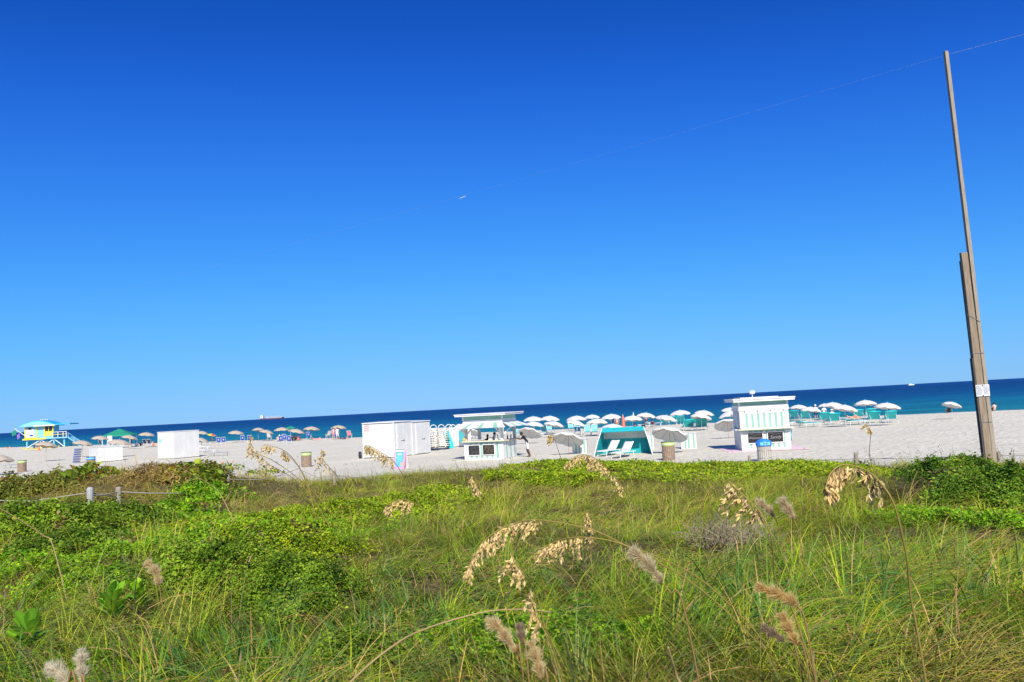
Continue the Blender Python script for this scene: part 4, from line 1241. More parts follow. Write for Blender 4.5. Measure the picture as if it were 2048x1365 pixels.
for px_, py_ in ((-0.09, 0.13), (-W + 0.11, 0.13), (-0.09, D - 0.1), (-W + 0.11, D - 0.1)):
    MB().span(px_ - 0.09, px_ + 0.09, py_ - 0.09, py_ + 0.09, 1.27, 2.44).build('post', 'white_paint', K)
for a, b in (((-0.20, 0.11, 1.72), (-0.62, 0.11, 2.16)), ((0.0, 0.2, 1.70), (0.55, 0.55, 2.20)), ((-W + 0.2, 0.11, 1.72), (-W + 0.62, 0.11, 2.16)),
             ((-W + 0.02, 0.2, 1.72), (-W - 0.50, 0.35, 2.18)), ((-0.09, 0.0, 1.72), (-0.09, -0.42, 2.18)), ((-W + 0.11, 0.0, 1.72), (-W + 0.11, -0.42, 2.18))):
    MB().bar(a, b, 0.085).build('brace', 'white_paint', K)
# white band, green frieze, flat roof
def ring(z0, z1, off, mm, name):
    MB().span(-W - off, off, -off, 0.06 - off, z0, z1).build(name, mm, K)
    MB().span(-W - off, off, D - 0.06 + off, D + off, z0, z1).build(name, mm, K)
    MB().span(-W - off, -W + 0.06 - off, 0.062 - off, D - 0.062 + off, z0, z1).build(name, mm, K)
    MB().span(off - 0.06, off, 0.062 - off, D - 0.062 + off, z0, z1).build(name, mm, K)
ring(2.44, 2.66, 0.02, 'white_paint', 'header_board')
ring(2.66, 2.92, 0.0, 'mint_paint', 'frieze_board')
for px_ in (-W, 0.0):
    MB().span(px_ - 0.05, px_ + 0.05, -0.05, 0.05, 2.662, 2.918).build('corner_trim', 'white_paint', K)
MB().span(-W - 0.42, 0.42, -0.42, D + 0.42, 2.92, 3.02).build('roof', 'white_paint', K)
MB().span(-W - 0.46, 0.46, -0.46, D + 0.46, 3.021, 3.08).build('roof_edge', 'white_paint', K)
# striped awnings on the four sides (thin slabs sloping outwards)
def awning(p0, p1, q0, q1, n, mats_=('white_paint', 'mint_paint')):
    p0, p1, q0, q1 = map(Vector, (p0, p1, q0, q1))
    for k in range(n):
        a, b = k / n, (k + 1) / n - 0.004
        v = [p0.lerp(p1, a), p0.lerp(p1, b), q0.lerp(q1, b), q0.lerp(q1, a)]
        dz = Vector((0, 0, -0.035 - 0.004 * (k % 2)))
        m = MB().add(v + [p + dz for p in v], [(0, 1, 2, 3), (7, 6, 5, 4), (0, 4, 5, 1), (1, 5, 6, 2), (2, 6, 7, 3), (3, 7, 4, 0)])
        m.build('awning_strip', mats_[1] if k % 4 == 3 else mats_[0], K)
awning((-W - 0.03, -0.045, 2.46), (0.03, -0.045, 2.46), (-W - 0.55, -0.75, 2.16), (0.55, -0.75, 2.16), 14)
awning((0.045, 0.0, 2.46), (0.045, D, 2.46), (0.78, -0.5, 2.16), (0.78, D + 0.5, 2.16), 11)
awning((-W - 0.045, D, 2.46), (-W - 0.045, 0.0, 2.46), (-W - 0.78, D + 0.5, 2.16), (-W - 0.78, -0.5, 2.16), 11)
awning((0.0, D + 0.045, 2.46), (-W, D + 0.045, 2.46), (0.5, D + 0.75, 2.16), (-W - 0.5, D + 0.75, 2.16), 12)
# things on the back counter
def on_bar(name, label, cat, m, mm, x, y, z, smooth=True):
    p = Matrix.Rotation(R(-23), 3, 'Z') @ Vector((x, y, z)) + Vector((-0.95, 52.84, kz))
    t = m.mesh(name, mm, smooth)
    return tag(link(name, t, None, p, (0, 0, R(-23))), label, cat)
on_bar('drink_dispenser', 'round white drink dispenser on the open kiosk counter near its corner post', 'dispenser', MB().lathe([(0.12, 0), (0.14, 0.04), (0.13, 0.34), (0.05, 0.40), (0.0, 0.41)], 14), 'white_plastic', -0.55, 0.2, 1.271)
on_bar('napkin_box', 'small pale box on the open kiosk counter beside the round dispenser', 'box', MB().prism([(-0.13, 0), (0.13, 0), (0.11, 0.2), (-0.11, 0.2)], -0.1, 0.1), 'cream_plastic', -0.95, 0.15, 1.271, False)
on_bar('bottle', 'dark bottle on the right counter of the open kiosk', 'bottle', MB().lathe([(0.045, 0), (0.045, 0.2), (0.018, 0.27), (0.018, 0.34), (0.0, 0.345)], 10), 'dark_metal', -0.05, 0.9, 1.267)
on_bar('cup_stack', 'stack of white cups on the right counter of the open kiosk', 'cups', MB().lathe([(0.04, 0), (0.05, 0.1), (0.045, 0.1), (0.055, 0.2), (0.05, 0.2), (0.06, 0.3)], 10), 'white_plastic', 0.02, 1.3, 1.267)

# ------------------------------------------------------------------ the closed kiosk
dv = Vector((16.24 - 13.49, 47.64 - 48.43))
W2 = 2.90
rz2 = R(-4.5)
k2z = gz(14.9, 48.6) - 0.01
Q = thing('beach_kiosk', 'closed white and mint striped kiosk with two chalkboards on a pink mat', 'kiosk', (13.49, 48.43, k2z), rz2)
D2 = 2.2
MB().span(0.03, W2 - 0.03, 0.03, D2, 0.05, 2.42).build('wall', 'white_paint', Q)
MB().span(0.0, 0.12, -0.015, 0.03, 0.05, 1.27).build('corner_board', 'white_paint', Q)
MB().span(W2 - 0.12, W2, -0.015, 0.03, 0.05, 1.27).build('corner_board', 'white_paint', Q)
stripe_wall(Q, 0.12, W2 - 0.12, 0.03, 0.14, 1.18, 16, (2, 4, 6, 8, 10, 12, 14))
MB().span(0.12, W2 - 0.12, -0.012, 0.03, 0.05, 0.14).build('kick_board', 'white_paint', Q)
MB().span(0.0, 0.14, -0.015, 0.03, 1.36, 2.42).build('corner_board', 'white_paint', Q)
MB().span(W2 - 0.14, W2, -0.015, 0.03, 1.36, 2.42).build('corner_board', 'white_paint', Q)
stripe_wall(Q, 0.14, W2 - 0.14, 0.03, 1.38, 2.24, 15, (1, 3, 5, 7, 9, 11, 13))
MB().span(0.14, W2 - 0.14, -0.014, 0.03, 2.24, 2.42).build('shutter_rail', 'white_paint', Q)
for k in range(4):
    x = 0.30 + k * (W2 - 0.6) / 3
    MB().span(x - 0.03, x + 0.03, -0.035, -0.014, 2.32, 2.38).build('hinge', 'dark_metal', Q)
MB().span(-0.18, W2 + 0.18, -0.34, 0.03, 1.27, 1.325).build('counter_shelf', 'counter_cream', Q)
MB().span(-0.05, W2 + 0.05, -0.10, 0.028, 1.185, 1.265).build('shelf_rail', 'green_frieze', Q)
MB().span(-0.05, W2 + 0.05, -0.05, D2 + 0.05, 2.42, 2.52).build('ledge', 'white_paint', Q)
MB().span(-0.02, W2 + 0.02, -0.02, D2 + 0.02, 2.52, 2.74).build('header_board', 'white_paint', Q)
MB().span(0.03, W2 - 0.03, 0.03, D2 - 0.03, 2.74, 2.96).build('frieze_board', 'green_frieze', Q)
for x in (0.03, W2 - 0.03):
    MB().span(x - 0.05, x + 0.05, -0.015, 0.085, 2.741, 2.959).build('corner_trim', 'white_paint', Q)
MB().span(-0.36, W2 + 0.34, -0.36, D2 + 0.36, 2.96, 3.09).build('roof', 'white_paint', Q)
MB().span(-0.40, W2 + 0.38, -0.40, D2 + 0.40, 3.091, 3.16).build('roof_edge', 'white_paint', Q)
MB().span(0.15, W2 - 0.5, 0.1, D2 - 0.1, 3.161, 3.22).build('roof_panel', 'white_panel', Q)
chalkboard(Q, 0.40, 1.26, 0.48, 1.06, -0.012, 8, False, 'Welcome')
chalkboard(Q, 1.58, 2.46, 0.48, 1.06, -0.012, 9, False, 'Sandy')
# side wall boards, side shelf and shutter in its own shade
stripe_wall(Q, 0.06, D2 - 0.04, 0.03, 0.10, 1.18, 12, (2, 5, 8, 11), -1, 'y')
MB().span(-0.035, 0.026, 0.5, 1.9, 1.40, 2.36).build('side_shutter', 'grey_shutter', Q)
MB().span(-0.30, 0.012, 0.032, D2 - 0.1, 1.272, 1.322).build('side_shelf', 'white_paint', Q)
MB().span(W2 - 0.03, W2 + 0.012, 0.03, D2, 0.05, 2.42).build('side_panel', 'white_paint', Q)
MB().tube([(W2 + 0.14, 0.5 + 0.05 * math.sin(t_), 0.88 + 0.34 * math.sin(t_)) if False else (W2 + 0.10 + 0.02 * math.sin(3 * t_), 0.30 + 0.24 * math.cos(t_), 0.88 + 0.36 * math.sin(t_)) for t_ in [i * 2 * math.pi / 24 for i in range(73)]], 0.035, 6).build('hose_coil', 'aqua_fabric', Q, True)
MB().tube([(0.98, 0.6, 3.22), (0.98, 0.6, 3.42)], 0.03, 8).build('vent_pipe', 'white_plastic', Q)
MB().lathe([(0.05, 3.40), (0.17, 3.43), (0.19, 3.52), (0.15, 3.60), (0.05, 3.63), (0, 3.635)], 14, 0, (0.98, 0.6, 0)).build('vent_cowl', 'white_plastic', Q, True)
mt = MB().span(-0.95, W2 + 0.85, -0.75, D2 + 0.4, 0.02, 0.045)
o = mt.mesh('mat', 'pink_mat')
tag(link('floor_mat', o, None, (13.49, 48.43, k2z), (0, 0, rz2)), 'flat pink mat on the sand under the closed kiosk', 'mat')

# ------------------------------------------------------------------ white sheds, cabinets, box
def siding(parent, x0, x1, y, z0, z1, n, axis='x', face=-1, mm='white_panel'):
    m = MB()
    h = (z1 - z0) / n
    for k in range(n):
        a, b = z0 + k * h, z0 + (k + 1) * h - 0.004
        poly = [(0, a), (0.018 * face, a), (0.004 * face, b), (0, b)]
        pts = [(p[0] + y, p[1]) for p in poly]
        if axis == 'x':
            m.prism(pts, x0, x1, 'x')
        else:
            vs = [(p[0], t_, p[1]) for t_ in (x0, x1) for p in pts]
            m.add(vs, [(3, 2, 1, 0), (4, 5, 6, 7), (0, 1, 5, 4), (1, 2, 6, 5), (2, 3, 7, 6), (3, 0, 4, 7)])
    o = m.build('siding', mm, parent)
    o['kind'] = 'stuff'
    return o

def shed(lab, loc, rz, wl, wr, h, door_at, sign=False):
    """Corner nearest the viewer at the origin; left wall runs along -x, right wall along +y."""
    t = thing('storage_shed', lab, 'shed', loc, rz, 'white storage sheds')
    MB().span(-wl + 0.03, -0.03, 0.03, wr - 0.03, 0.06, h - 0.05).build('wall', 'white_panel', t)
    siding(t, -wl + 0.03, -0.06, 0.028, 0.08, h - 0.08, 16)
    for p in ((0, 0), (-wl, 0), (0, wr), (-wl, wr)):
        cx_, cy_ = p[0] + (0.02 if p[0] < 0 else -0.04), p[1] + (0.04 if p[1] == 0 else -0.04)
        MB().span(cx_ - 0.05, cx_ + 0.05, cy_ - 0.05, cy_ + 0.05, 0.05, h - 0.02).build('corner_trim', 'white_paint', t)
    MB().prism([(-wl - 0.05, h - 0.02), (0.06, h - 0.02), (0.06, h + 0.05), (-wl / 2, h + 0.09), (-wl - 0.05, h + 0.05)], -0.06, wr + 0.05).build('roof', 'white_paint', t)
    n = 7
    bw = wr / n
    for k in range(n):
        MB().span(-0.03, 0.004 + 0.006 * (k % 2), k * bw + 0.004, (k + 1) * bw - 0.004, 0.07, h - 0.06).build('panel', 'white_panel', t)
    d0, d1 = door_at
    d = MB().span(0.005, 0.045, d0, d1, 0.12, h - 0.18).build('door', 'white_paint', t)
    MB().span(0.046, 0.052, d0 + 0.10, d1 - 0.12, 0.30, h * 0.48).build('door_panel', 'white_panel', d)
    MB().span(0.046, 0.052, d0 + 0.10, d1 - 0.12, h * 0.53, h - 0.32).build('door_panel', 'white_panel', d)
    MB().tube([(0.08, d1 - 0.10, h * 0.45), (0.08, d1 - 0.10, h * 0.50)], 0.018, 6).build('handle', 'dark_metal', d)
    MB().span(0.046, 0.07, d1 - 0.5, d1 - 0.05, h * 0.455, h * 0.475).build('latch_bar', 'grey_metal', d)
    for s_ in (d0 - 0.07, d1 + 0.02):
        MB().span(0.004, 0.03, s_, s_ + 0.05, 0.10, h - 0.12).build('door_trim', 'white_paint', t)
    for xx in (-wl + 0.2, -0.25):
        for yy in (0.25, wr - 0.25):
            MB().span(xx - 0.12, xx + 0.12, yy - 0.12, yy + 0.12, -0.05, 0.06).build('skid_block', 'weathered_dark', t)
    if sign:
        s = MB().span(-wl + 0.10, -wl + 0.72, -0.012, 0.008, h - 0.62, h - 0.10).build('notice', 'white_paint', t)
        rg = random.Random(4)
        m = MB()
        for row in range(3):
            x = -wl + 0.14
            while x < -wl + 0.64:
                L = rg.uniform(0.03, 0.07)
                m.span(x, x + L, -0.016, -0.012, h - 0.24 - row * 0.16, h - 0.16 - row * 0.16)
                x += L + 0.02
        m.build('lettering', 'red_print', s)['kind'] = 'stuff'
    return t
ang = math.atan2(61.62 - 62.93, -9.45 + 12.12)
s1 = (-9.45, 61.62, gz(-10, 63) - 0.02)
shed('white shed with red printed notice, nearer of two joined sheds', s1, ang, 2.95, 2.35, 2.72, (0.35, 1.35), True)
dirr = Vector((-math.sin(ang), math.cos(ang)))
p2 = Vector((-9.45, 61.62)) + dirr * 2.47
shed('white shed with double leaf door, farther of two joined sheds', (p2.x + 0.03, p2.y, gz(-8, 66) - 0.02), ang, 2.9, 2.6, 2.66, (0.5, 1.75))
tag(link('dark_wheel', MB().tube([(0, 0, 0), (0.16, 0, 0)], 0.28, 16).mesh('dark_wheel', 'dark_metal', True), None, (-12.55, 63.4, gz(-12.5, 63.4) + 0.27), (0, 0, 0.4)), 'dark wheel standing at the left foot of the nearer shed', 'wheel')

def cabinet(name, lab, cat, loc, rz, wl, wr, h):
    t = thing(name, lab, cat, loc, rz)
    MB().span(-wl + 0.01, -0.01, 0.01, wr - 0.01, 0.08, h - 0.04).build('body', 'white_panel', t)
    n = 4
    for k in range(n):
        MB().span(-wl + k * wl / n + 0.006, -wl + (k + 1) * wl / n - 0.006, -0.008, 0.01, 0.10, h - 0.06).build('panel', 'white_panel', t)
        MB().span(-0.01, 0.008, k * wr / n + 0.006, (k + 1) * wr / n - 0.006, 0.10, h - 0.06).build('panel', 'white_panel', t)
    MB().span(-wl - 0.04, 0.04, -0.04, wr + 0.04, h - 0.04, h + 0.02).build('lid', 'white_panel', t)
    MB().span(-wl + 0.1, -0.1, 0.08, wr - 0.08, -0.05, 0.08).build('plinth', 'weathered_dark', t)
    m = MB().span(-wl + 0.25, -wl + 0.6, -0.016, -0.008, h * 0.62, h * 0.74)
    m.build('label_plate', 'bin_cyan' if name == 'storage_cabinet' else 'grey_shutter', t)
    return t
cabinet('storage_cabinet', 'tall plain white storage cabinet standing behind the brown dune brush', 'cabinet', (-34.05, 79.4, gz(-34, 79) - 0.03), R(-32), 2.6, 2.9, 2.75)
cabinet('storage_box', 'low white storage box behind the blue banded barrel at left', 'box', (-42.75, 81.72, gz(-42, 82) - 0.03), R(-42), 2.5, 2.4, 1.58)

# folded blue and white chairs leaning in a row at the box end
for k in range(5):
    o = snapshot if False else None
    t = thing('folded_chair', ['folded blue chair leaning at the low white box, first from the box', 'folded blue chair leaning at the low white box, second from the box', 'folded blue chair leaning at the low white box, middle one', 'folded blue chair leaning at the low white box, second from outside', 'folded blue chair leaning at the low white box, outermost'][k], 'chair',
              (-45.75 - 0.10 * k, 83.5 - 0.05 * k, gz(-45, 83.3)), R(-38), 'folded chairs at the low white box')
    for s_ in (-0.26, 0.26):
        MB().bar((s_, 0, 0), (s_, 0.22, 1.55), 0.03).build('rail', 'grey_metal', t)
    for j in range(6):
        z = 0.18 + j * 0.24
        MB().box((0, 0.142 * z, z), (0.5, 0.02, 0.11)).build('slat', 'blue_sling', t)

# ------------------------------------------------------------------ A-frame sign
t = thing('sandwich_board', 'pink and blue A-frame sign on the sand before the white sheds', 'sign', (-7.35, 50.2, gz(-7.35, 50.2) - 0.01), R(-22))
lean = R(14)
for sgn, nm in ((-1, 'front_leaf'), (1, 'rear_leaf')):
    q = Matrix.Rotation(-sgn * lean * -1, 3, 'X') if False else Matrix.Rotation(sgn * lean, 3, 'X')
    c0 = Vector((0, sgn * 0.28, 0))
    def lp(x, y, z):
        return c0 + q @ Vector((x, y, z))
    m = MB()
    m.box(lp(0, 0, 0.59), (0.80, 0.03, 1.18), 0, q)
    leaf = m.build(nm, 'sign_pink' if sgn < 0 else 'white_paint', t)
    if sgn < 0:
        MB().box(lp(0, -0.018, 0.60), (0.58, 0.008, 0.94), 0, q).build('face', 'sign_blue', leaf)
        MB().box(lp(0, -0.024, 0.90), (0.30, 0.006, 0.10), 0, q).build('lettering', 'bin_pale', leaf)
        MB().box(lp(-0.05, -0.024, 0.70), (0.34, 0.006, 0.05), 0, q).build('lettering', 'bin_cyan', leaf)
        MB().box(lp(0.02, -0.024, 0.56), (0.24, 0.006, 0.05), 0, q).build('lettering', 'bin_cyan', leaf)
        MB().lathe([(0.0, -0.004), (0.10, -0.004), (0.09, 0.004), (0.0, 0.005)], 12).build('picture', 'sign_orange', leaf, False, lp(0.19, -0.026, 0.30), (R(90) + sgn * lean, 0, 0))
        MB().box(lp(0, -0.02, 1.12), (0.62, 0.01, 0.08), 0, q).build('lettering', 'white_paint', leaf)
MB().tube([(-0.3, 0, 1.16), (0.3, 0, 1.16)], 0.02, 6).build('hinge', 'grey_metal', t)

# ------------------------------------------------------------------ stacked loungers beside the sheds
def flat_lounger(name, parent=None):
    m = MB()
    for s_ in (-0.31, 0.31):
        m.tube([(s_, -0.95, 0.04), (s_, 0.7, 0.04), (s_, 0.95, 0.10)], 0.028, 6)
    for k in range(11):
        m.box((0, -0.86 + k * 0.165, 0.045 + (0.04 if k > 9 else 0)), (0.60, 0.10, 0.018))
    for s_ in (-0.31, 0.31):
        for yy in (-0.7, 0.6):
            m.box((s_, yy, -0.02), (0.05, 0.07, 0.10))
    return m
fl = flat_lounger('f').mesh('stacked_lounger', 'cream_plastic')
order = ['lowest', 'second from bottom', 'third from bottom', 'fourth from bottom', 'fifth from bottom', 'fourth from top', 'third from top', 'second from top', 'topmost']
for s_, (bx, by) in enumerate(((-7.75, 70.2), (-6.95, 71.0))):
    nm = ['left', 'right'][s_]
    MBs = MB()
    for k in range(9):
        z = gz(bx, by) + 0.30 + k * 0.185
        o = link('stacked_lounger', fl, None, (bx + 0.04 * math.sin(k * 2.1), by, z), (0.03 * math.sin(k), 0.05, R(78 + 3 * math.sin(k * 1.7))))
        tag(o, 'cream lounger in the %s flat pile by the sheds, %s' % (nm, order[k]), 'lounger', 'cream loungers in flat piles')
    m = MB()
    for dx in (-0.7, 0.7):
        for dy in (-0.25, 0.25):
            m.bar((dx, dy, -0.02), (dx * 0.9, dy, 0.27), 0.05)
    m.box((0, 0, 0.255), (1.5, 0.6, 0.03))
    tag(link('pallet_stand', m.mesh('pallet_stand', 'weathered_dark'), None, (bx, by, gz(bx, by)), (0, 0, R(-12))), 'dark low stand under the %s flat pile of cream loungers' % nm, 'stand')
def upright_proto():
    t = thing('upright_lounger', 'x', 'lounger')
    W_ = 0.62
    arch = [(W_ / 2 * math.cos(p), 0, 1.80 + 0.30 * math.sin(p)) for p in [math.pi * i / 10 for i in range(11)]]
    MB().tube([(W_ / 2, 0, 0)] + arch + [(-W_ / 2, 0, 0)], 0.035, 6).build('frame', 'white_plastic', t, True)
    m = MB()
    for k in range(22):
        m.box((0, 0.005 * math.sin(k), 0.14 + k * 0.078), (W_ - 0.04, 0.02, 0.045))
    o = m.build('slats', 'white_plastic', t)
    o['kind'] = 'stuff'
    MB().span(-W_ / 2, W_ / 2, -0.02, 0.26, 1.05, 1.10).build('folded_back', 'cream_plastic', t)
    return t
UPR = ['first upright white lounger right of the flat piles', 'second upright white lounger right of the flat piles', 'third upright white lounger, behind the leaning teal pad', 'fourth upright white lounger right of the flat piles', 'fifth upright white lounger, next to last', 'sixth upright white lounger, nearest the open kiosk awning']
u0 = None
for k in range(6):
    x, y = -7.55 + 0.72 * k * 0.62 + (0.3 if k > 2 else 0), 74.0 + 0.7 * k * 0.25
    x = [-7.9, -7.1, -6.35, -5.85, -5.3, -4.55][k]
    y = [76.0, 75.5, 75.0, 73.4, 73.8, 73.2][k]
    if u0 is None:
        u0 = upright_proto()
        u0.location, u0.rotation_euler = (x, y, gz(x, y) - 0.03), (0, 0, R(20))
        tag(u0, UPR[0], None, 'upright white loungers')
        snapshot(u0)
    else:
        copy_thing(u0, (x, y, gz(x, y) - 0.03), R(20 + 6 * math.sin(k * 2)), UPR[k], 'upright white loungers')
m = MB().prism([(-0.26, 0.0), (0.26, 0.0), (0.30, 0.3), (0.28, 1.45), (0.20, 1.60), (-0.20, 1.60), (-0.28, 1.45), (-0.30, 0.3)], -0.06, 0.06)
tag(link('teal_pad', m.mesh('teal_pad', 'teal_cover'), None, (-5.95, 72.0, gz(-5.95, 72) + 0.02), (R(-8), R(-14), R(25))), 'turquoise lounger pad leaning against the upright white loungers', 'pad')
m = MB().prism([(-0.24, 0.0), (0.24, 0.0), (0.26, 0.9), (0.22, 1.05), (-0.22, 1.05), (-0.26, 0.9)], -0.05, 0.05)
tag(link('teal_pad', m.mesh('teal_pad', 'slat_teal'), None, (-5.0, 72.6, gz(-5, 72.6) + 0.45), (R(-6), 0, R(20))), 'dark teal pad between two upright white loungers', 'pad')

# ------------------------------------------------------------------ turquoise cabana
cz = gz(6.6, 50) - 0.02
t = thing('cabana', 'turquoise canvas cabana shell with open front behind two white loungers', 'cabana', (6.78, 51.2, cz), R(-14))
# clam shell: canvas over a sloping frame; open towards -y
Wc = 1.30
side = [(-0.95, 0.0), (0.95, 0.0), (0.85, 1.0), (0.45, 1.72), (-0.15, 1.72), (-0.60, 0.9)]
for s_, nm in ((-1, 'side_panel'), (1, 'side_panel')):
    m = MB()
    vs = []
    for off in (0, 0.03):
        for y_, z_ in side:
            spread = 0.22 * (1 - z_ / 1.75) + max(0.0, -y_ - 0.1) * 0.35
            vs.append((s_ * (Wc + spread + off), y_, z_))
    n = len(side)
    m.add(vs, [tuple(range(n)), tuple(range(2 * n - 1, n - 1, -1))] + [(i, i + n, (i + 1) % n + n, (i + 1) % n) for i in range(n)])
    m.build(nm, 'teal_canvas', t)
roofp = [(-0.10, 1.72), (0.45, 1.72), (0.85, 1.0), (0.95, 0.02)]
names = ['roof_panel', 'back_slope', 'back_panel']
for i in range(3):
    (y0, z0), (y1, z1) = roofp[i], roofp[i + 1]
    e0, e1 = Wc + 0.22 * (1 - z0 / 1.75), Wc + 0.22 * (1 - z1 / 1.75)
    nrm = Vector((0, -(z1 - z0), (y1 - y0))).normalized() * 0.03
    v = [Vector((-e0, y0, z0)), Vector((e0, y0, z0)), Vector((e1, y1, z1)), Vector((-e1, y1, z1))]
    MB().add(v + [p - nrm for p in v], [(0, 1, 2, 3), (7, 6, 5, 4), (0, 4, 5, 1), (1, 5, 6, 2), (2, 6, 7, 3), (3, 7, 4, 0)]).build(names[i], 'teal_canvas' if i != 1 else 'grey_shutter', t)
(y0, z0), (y1, z1) = (-0.10, 1.72), (-0.46, 1.46)
v = [Vector((-Wc, y0, z0)), Vector((Wc, y0, z0)), Vector((Wc + 0.06, y1, z1)), Vector((-Wc - 0.06, y1, z1))]
nn = Vector((0, -0.02, 0.03))
MB().add(v + [p + nn for p in v], [(3, 2, 1, 0), (4, 5, 6, 7), (1, 5, 4, 0), (2, 6, 5, 1), (3, 7, 6, 2), (0, 4, 7, 3)]).build('front_visor', 'teal_canvas', t)
for s_ in (-1, 1):
    MB().tube([(s_ * (Wc + 0.53), -0.93, 0), (s_ * (Wc + 0.30), -0.60, 0.9), (s_ * (Wc + 0.02), -0.15, 1.71)], 0.03, 6).build('frame_hoop', 'white_plastic', t)
MB().tube([(-Wc, -0.10, 1.70), (Wc, -0.10, 1.70)], 0.03, 6).build('frame_hoop', 'white_plastic', t)

# ------------------------------------------------------------------ lifeguard tower
tx, ty = -97.5, 165.0
T = thing('lifeguard_tower', 'turquoise and yellow lifeguard hut on stilts with arched blue roof', 'lifeguard tower', (tx, ty, gz(tx, ty) - 0.1), R(8))
# deck 1.9 m up; hut 4.2 x 3.4; arched roof, flat roof wing to the right
for x in (-2.6, 0.0, 2.6, 4.6):
    for y in (-1.6, 1.6):
        MB().bar((x, y, 0), (x * 0.98, y, 2.0), 0.22).build('stilt', 'tower_blue', T)
for a, b in (((-2.6, -1.75, 0.3), (0.0, -1.75, 1.8)), ((0.0, -1.75, 0.3), (2.6, -1.75, 1.8)), ((2.6, -1.75, 0.3), (0.1, -1.75, 1.8)), ((4.6, -1.75, 0.2), (2.7, -1.75, 1.8))):
    MB().bar(a, b, 0.12).build('brace', 'pole_white', T)
MB().span(-3.2, 5.2, -2.1, 2.1, 2.0, 2.16).build('deck', 'tower_blue', T)
MB().span(-3.22, 1.2, -2.16, -2.10, 1.9, 2.18).build('deck_edge', 'tower_yellow', T)
MB().span(1.2, 5.22, -2.16, -2.10, 1.95, 2.18).build('deck_edge', 'tower_blue', T)
MB().span(-2.9, 2.3, -1.5, 1.6, 2.16, 4.70).build('wall', 'tower_blue', T)
MB().span(-2.92, -1.2, -1.56, -1.502, 2.16, 4.0).build('wall_panel', 'white_paint', T)
for x in (-2.95, -0.75, 0.75, 2.35):
    MB().span(x - 0.10, x + 0.10, -1.62, -1.45, 2.16, 4.72).build('corner_post', 'tower_yellow', T)
MB().span(-2.85, -0.85, -1.60, -1.505, 2.18, 2.40).build('trim', 'tower_yellow', T)
w_ = MB().span(0.85, 2.25, -1.57, -1.502, 3.50, 4.55).build('window', 'tower_dark', T)
MB().span(1.50, 1.60, -1.60, -1.572, 3.5, 4.55).build('mullion', 'tower_yellow', w_)
MB().span(0.80, 2.30, -1.62, -1.505, 3.38, 3.50).build('sill', 'tower_yellow', w_)
w_ = MB().span(-2.3, -1.8, -1.60, -1.565, 3.95, 4.4).build('window', 'tower_dark', T)
MB().span(0.85, 2.25, -1.58, -1.502, 2.55, 3.36).build('emblem_panel', 'tower_yellow', T)
m = MB()
for k in range(3):
    m.bar((1.05 + k * 0.38, -1.595, 2.65), (1.30 + k * 0.38, -1.595, 3.25), 0.10, 0.02)
m.build('emblem', 'mint_paint', T)
MB().span(-2.1, -1.45, -1.60, -1.562, 2.62, 2.95).build('number_plate', 'blue_sling', T)
# arched roof over the hut and the flat wing
arc = []
for i in range(15):
    u = i / 14
    arc.append((-3.9 + u * 7.0, 4.72 + 1.05 * math.sin(math.pi * u) ** 0.8))
poly = arc + [(p[0], p[1] - 0.16) for p in reversed(arc)]
m = MB()
n = len(arc)
vs = [(x, y, z) for y in (-2.3, 2.2) for (x, z) in arc] + [(x, y, z - 0.16) for y in (-2.3, 2.2) for (x, z) in arc]
fs = []
for i in range(n - 1):
    fs.append((i, i + 1, n + i + 1, n + i))
    fs.append((2 * n + i, 3 * n + i, 3 * n + i + 1, 2 * n + i + 1))
    fs.append((i, 2 * n + i, 2 * n + i + 1, i + 1))
    fs.append((n + i, n + i + 1, 3 * n + i + 1, 3 * n + i))
fs += [(0, n, 3 * n, 2 * n), (n - 1, 3 * n - 1, 4 * n - 1, 2 * n - 1)]
m.add(vs, fs).build('arched_roof', 'tower_roof_blue', T, False)
m = MB()
vs = []
for y in (-2.31, -2.20):
    for (x, z) in arc:
        vs.append((x, y, z - 0.17))
    for (x, z) in arc:
        vs.append((x, y, 4.60))
fs = [(i, i + n, i + n + 1, i + 1) for i in range(n - 1)] + [(2 * n + i, 2 * n + i + 1, 3 * n + i + 1, 3 * n + i) for i in range(n - 1)]
m.add(vs, fs).build('gable', 'tower_blue', T)
MB().span(-1.0, 3.1, -2.42, -2.32, 4.58, 4.80).build('fascia', 'white_paint', T)
MB().span(3.1, 5.9, -2.3, 2.2, 4.70, 4.92).build('roof_wing', 'tower_roof_blue', T)
for x in (2.5, 3.5, 4.5, 5.1):
    MB().bar((x, -2.05, 2.16), (x, -2.05, 3.3), 0.10).build('rail_post', 'pole_white', T)
for z in (2.75, 3.25):
    MB().bar((2.4, -2.05, z), (5.2, -2.05, z), 0.09).build('rail', 'tower_yellow' if z < 3 else 'pole_white', T)
for a in ((5.15, -1.6), (5.15, 1.6)):
    MB().bar((a[0], a[1], 2.1), (a[0] + 2.6, a[1], 0.05), 0.14, 0.22).build('ramp_stringer', 'tower_blue', T)
MB().prism([(5.2, 2.12), (7.9, 0.04), (7.9, -0.02), (5.2, 2.04)], -1.5, 1.5).build('ramp', 'tower_blue', T)
for k in range(3):
    u = k / 2
    MB().bar((5.3 + 2.3 * u, -1.6, 2.1 - 1.9 * u), (5.3 + 2.3 * u, -1.6, 3.0 - 1.9 * u), 0.09).build('ramp_post', 'tower_blue', T)
MB().bar((5.2, -1.6, 3.05), (7.7, -1.6, 1.05), 0.05).build('ramp_rail', 'tower_blue', T)
fp = MB().bar((-2.9, -1.7, 2.8), (-4.8, -1.9, 4.4), 0.09).build('flag_pole', 'pole_white', T)
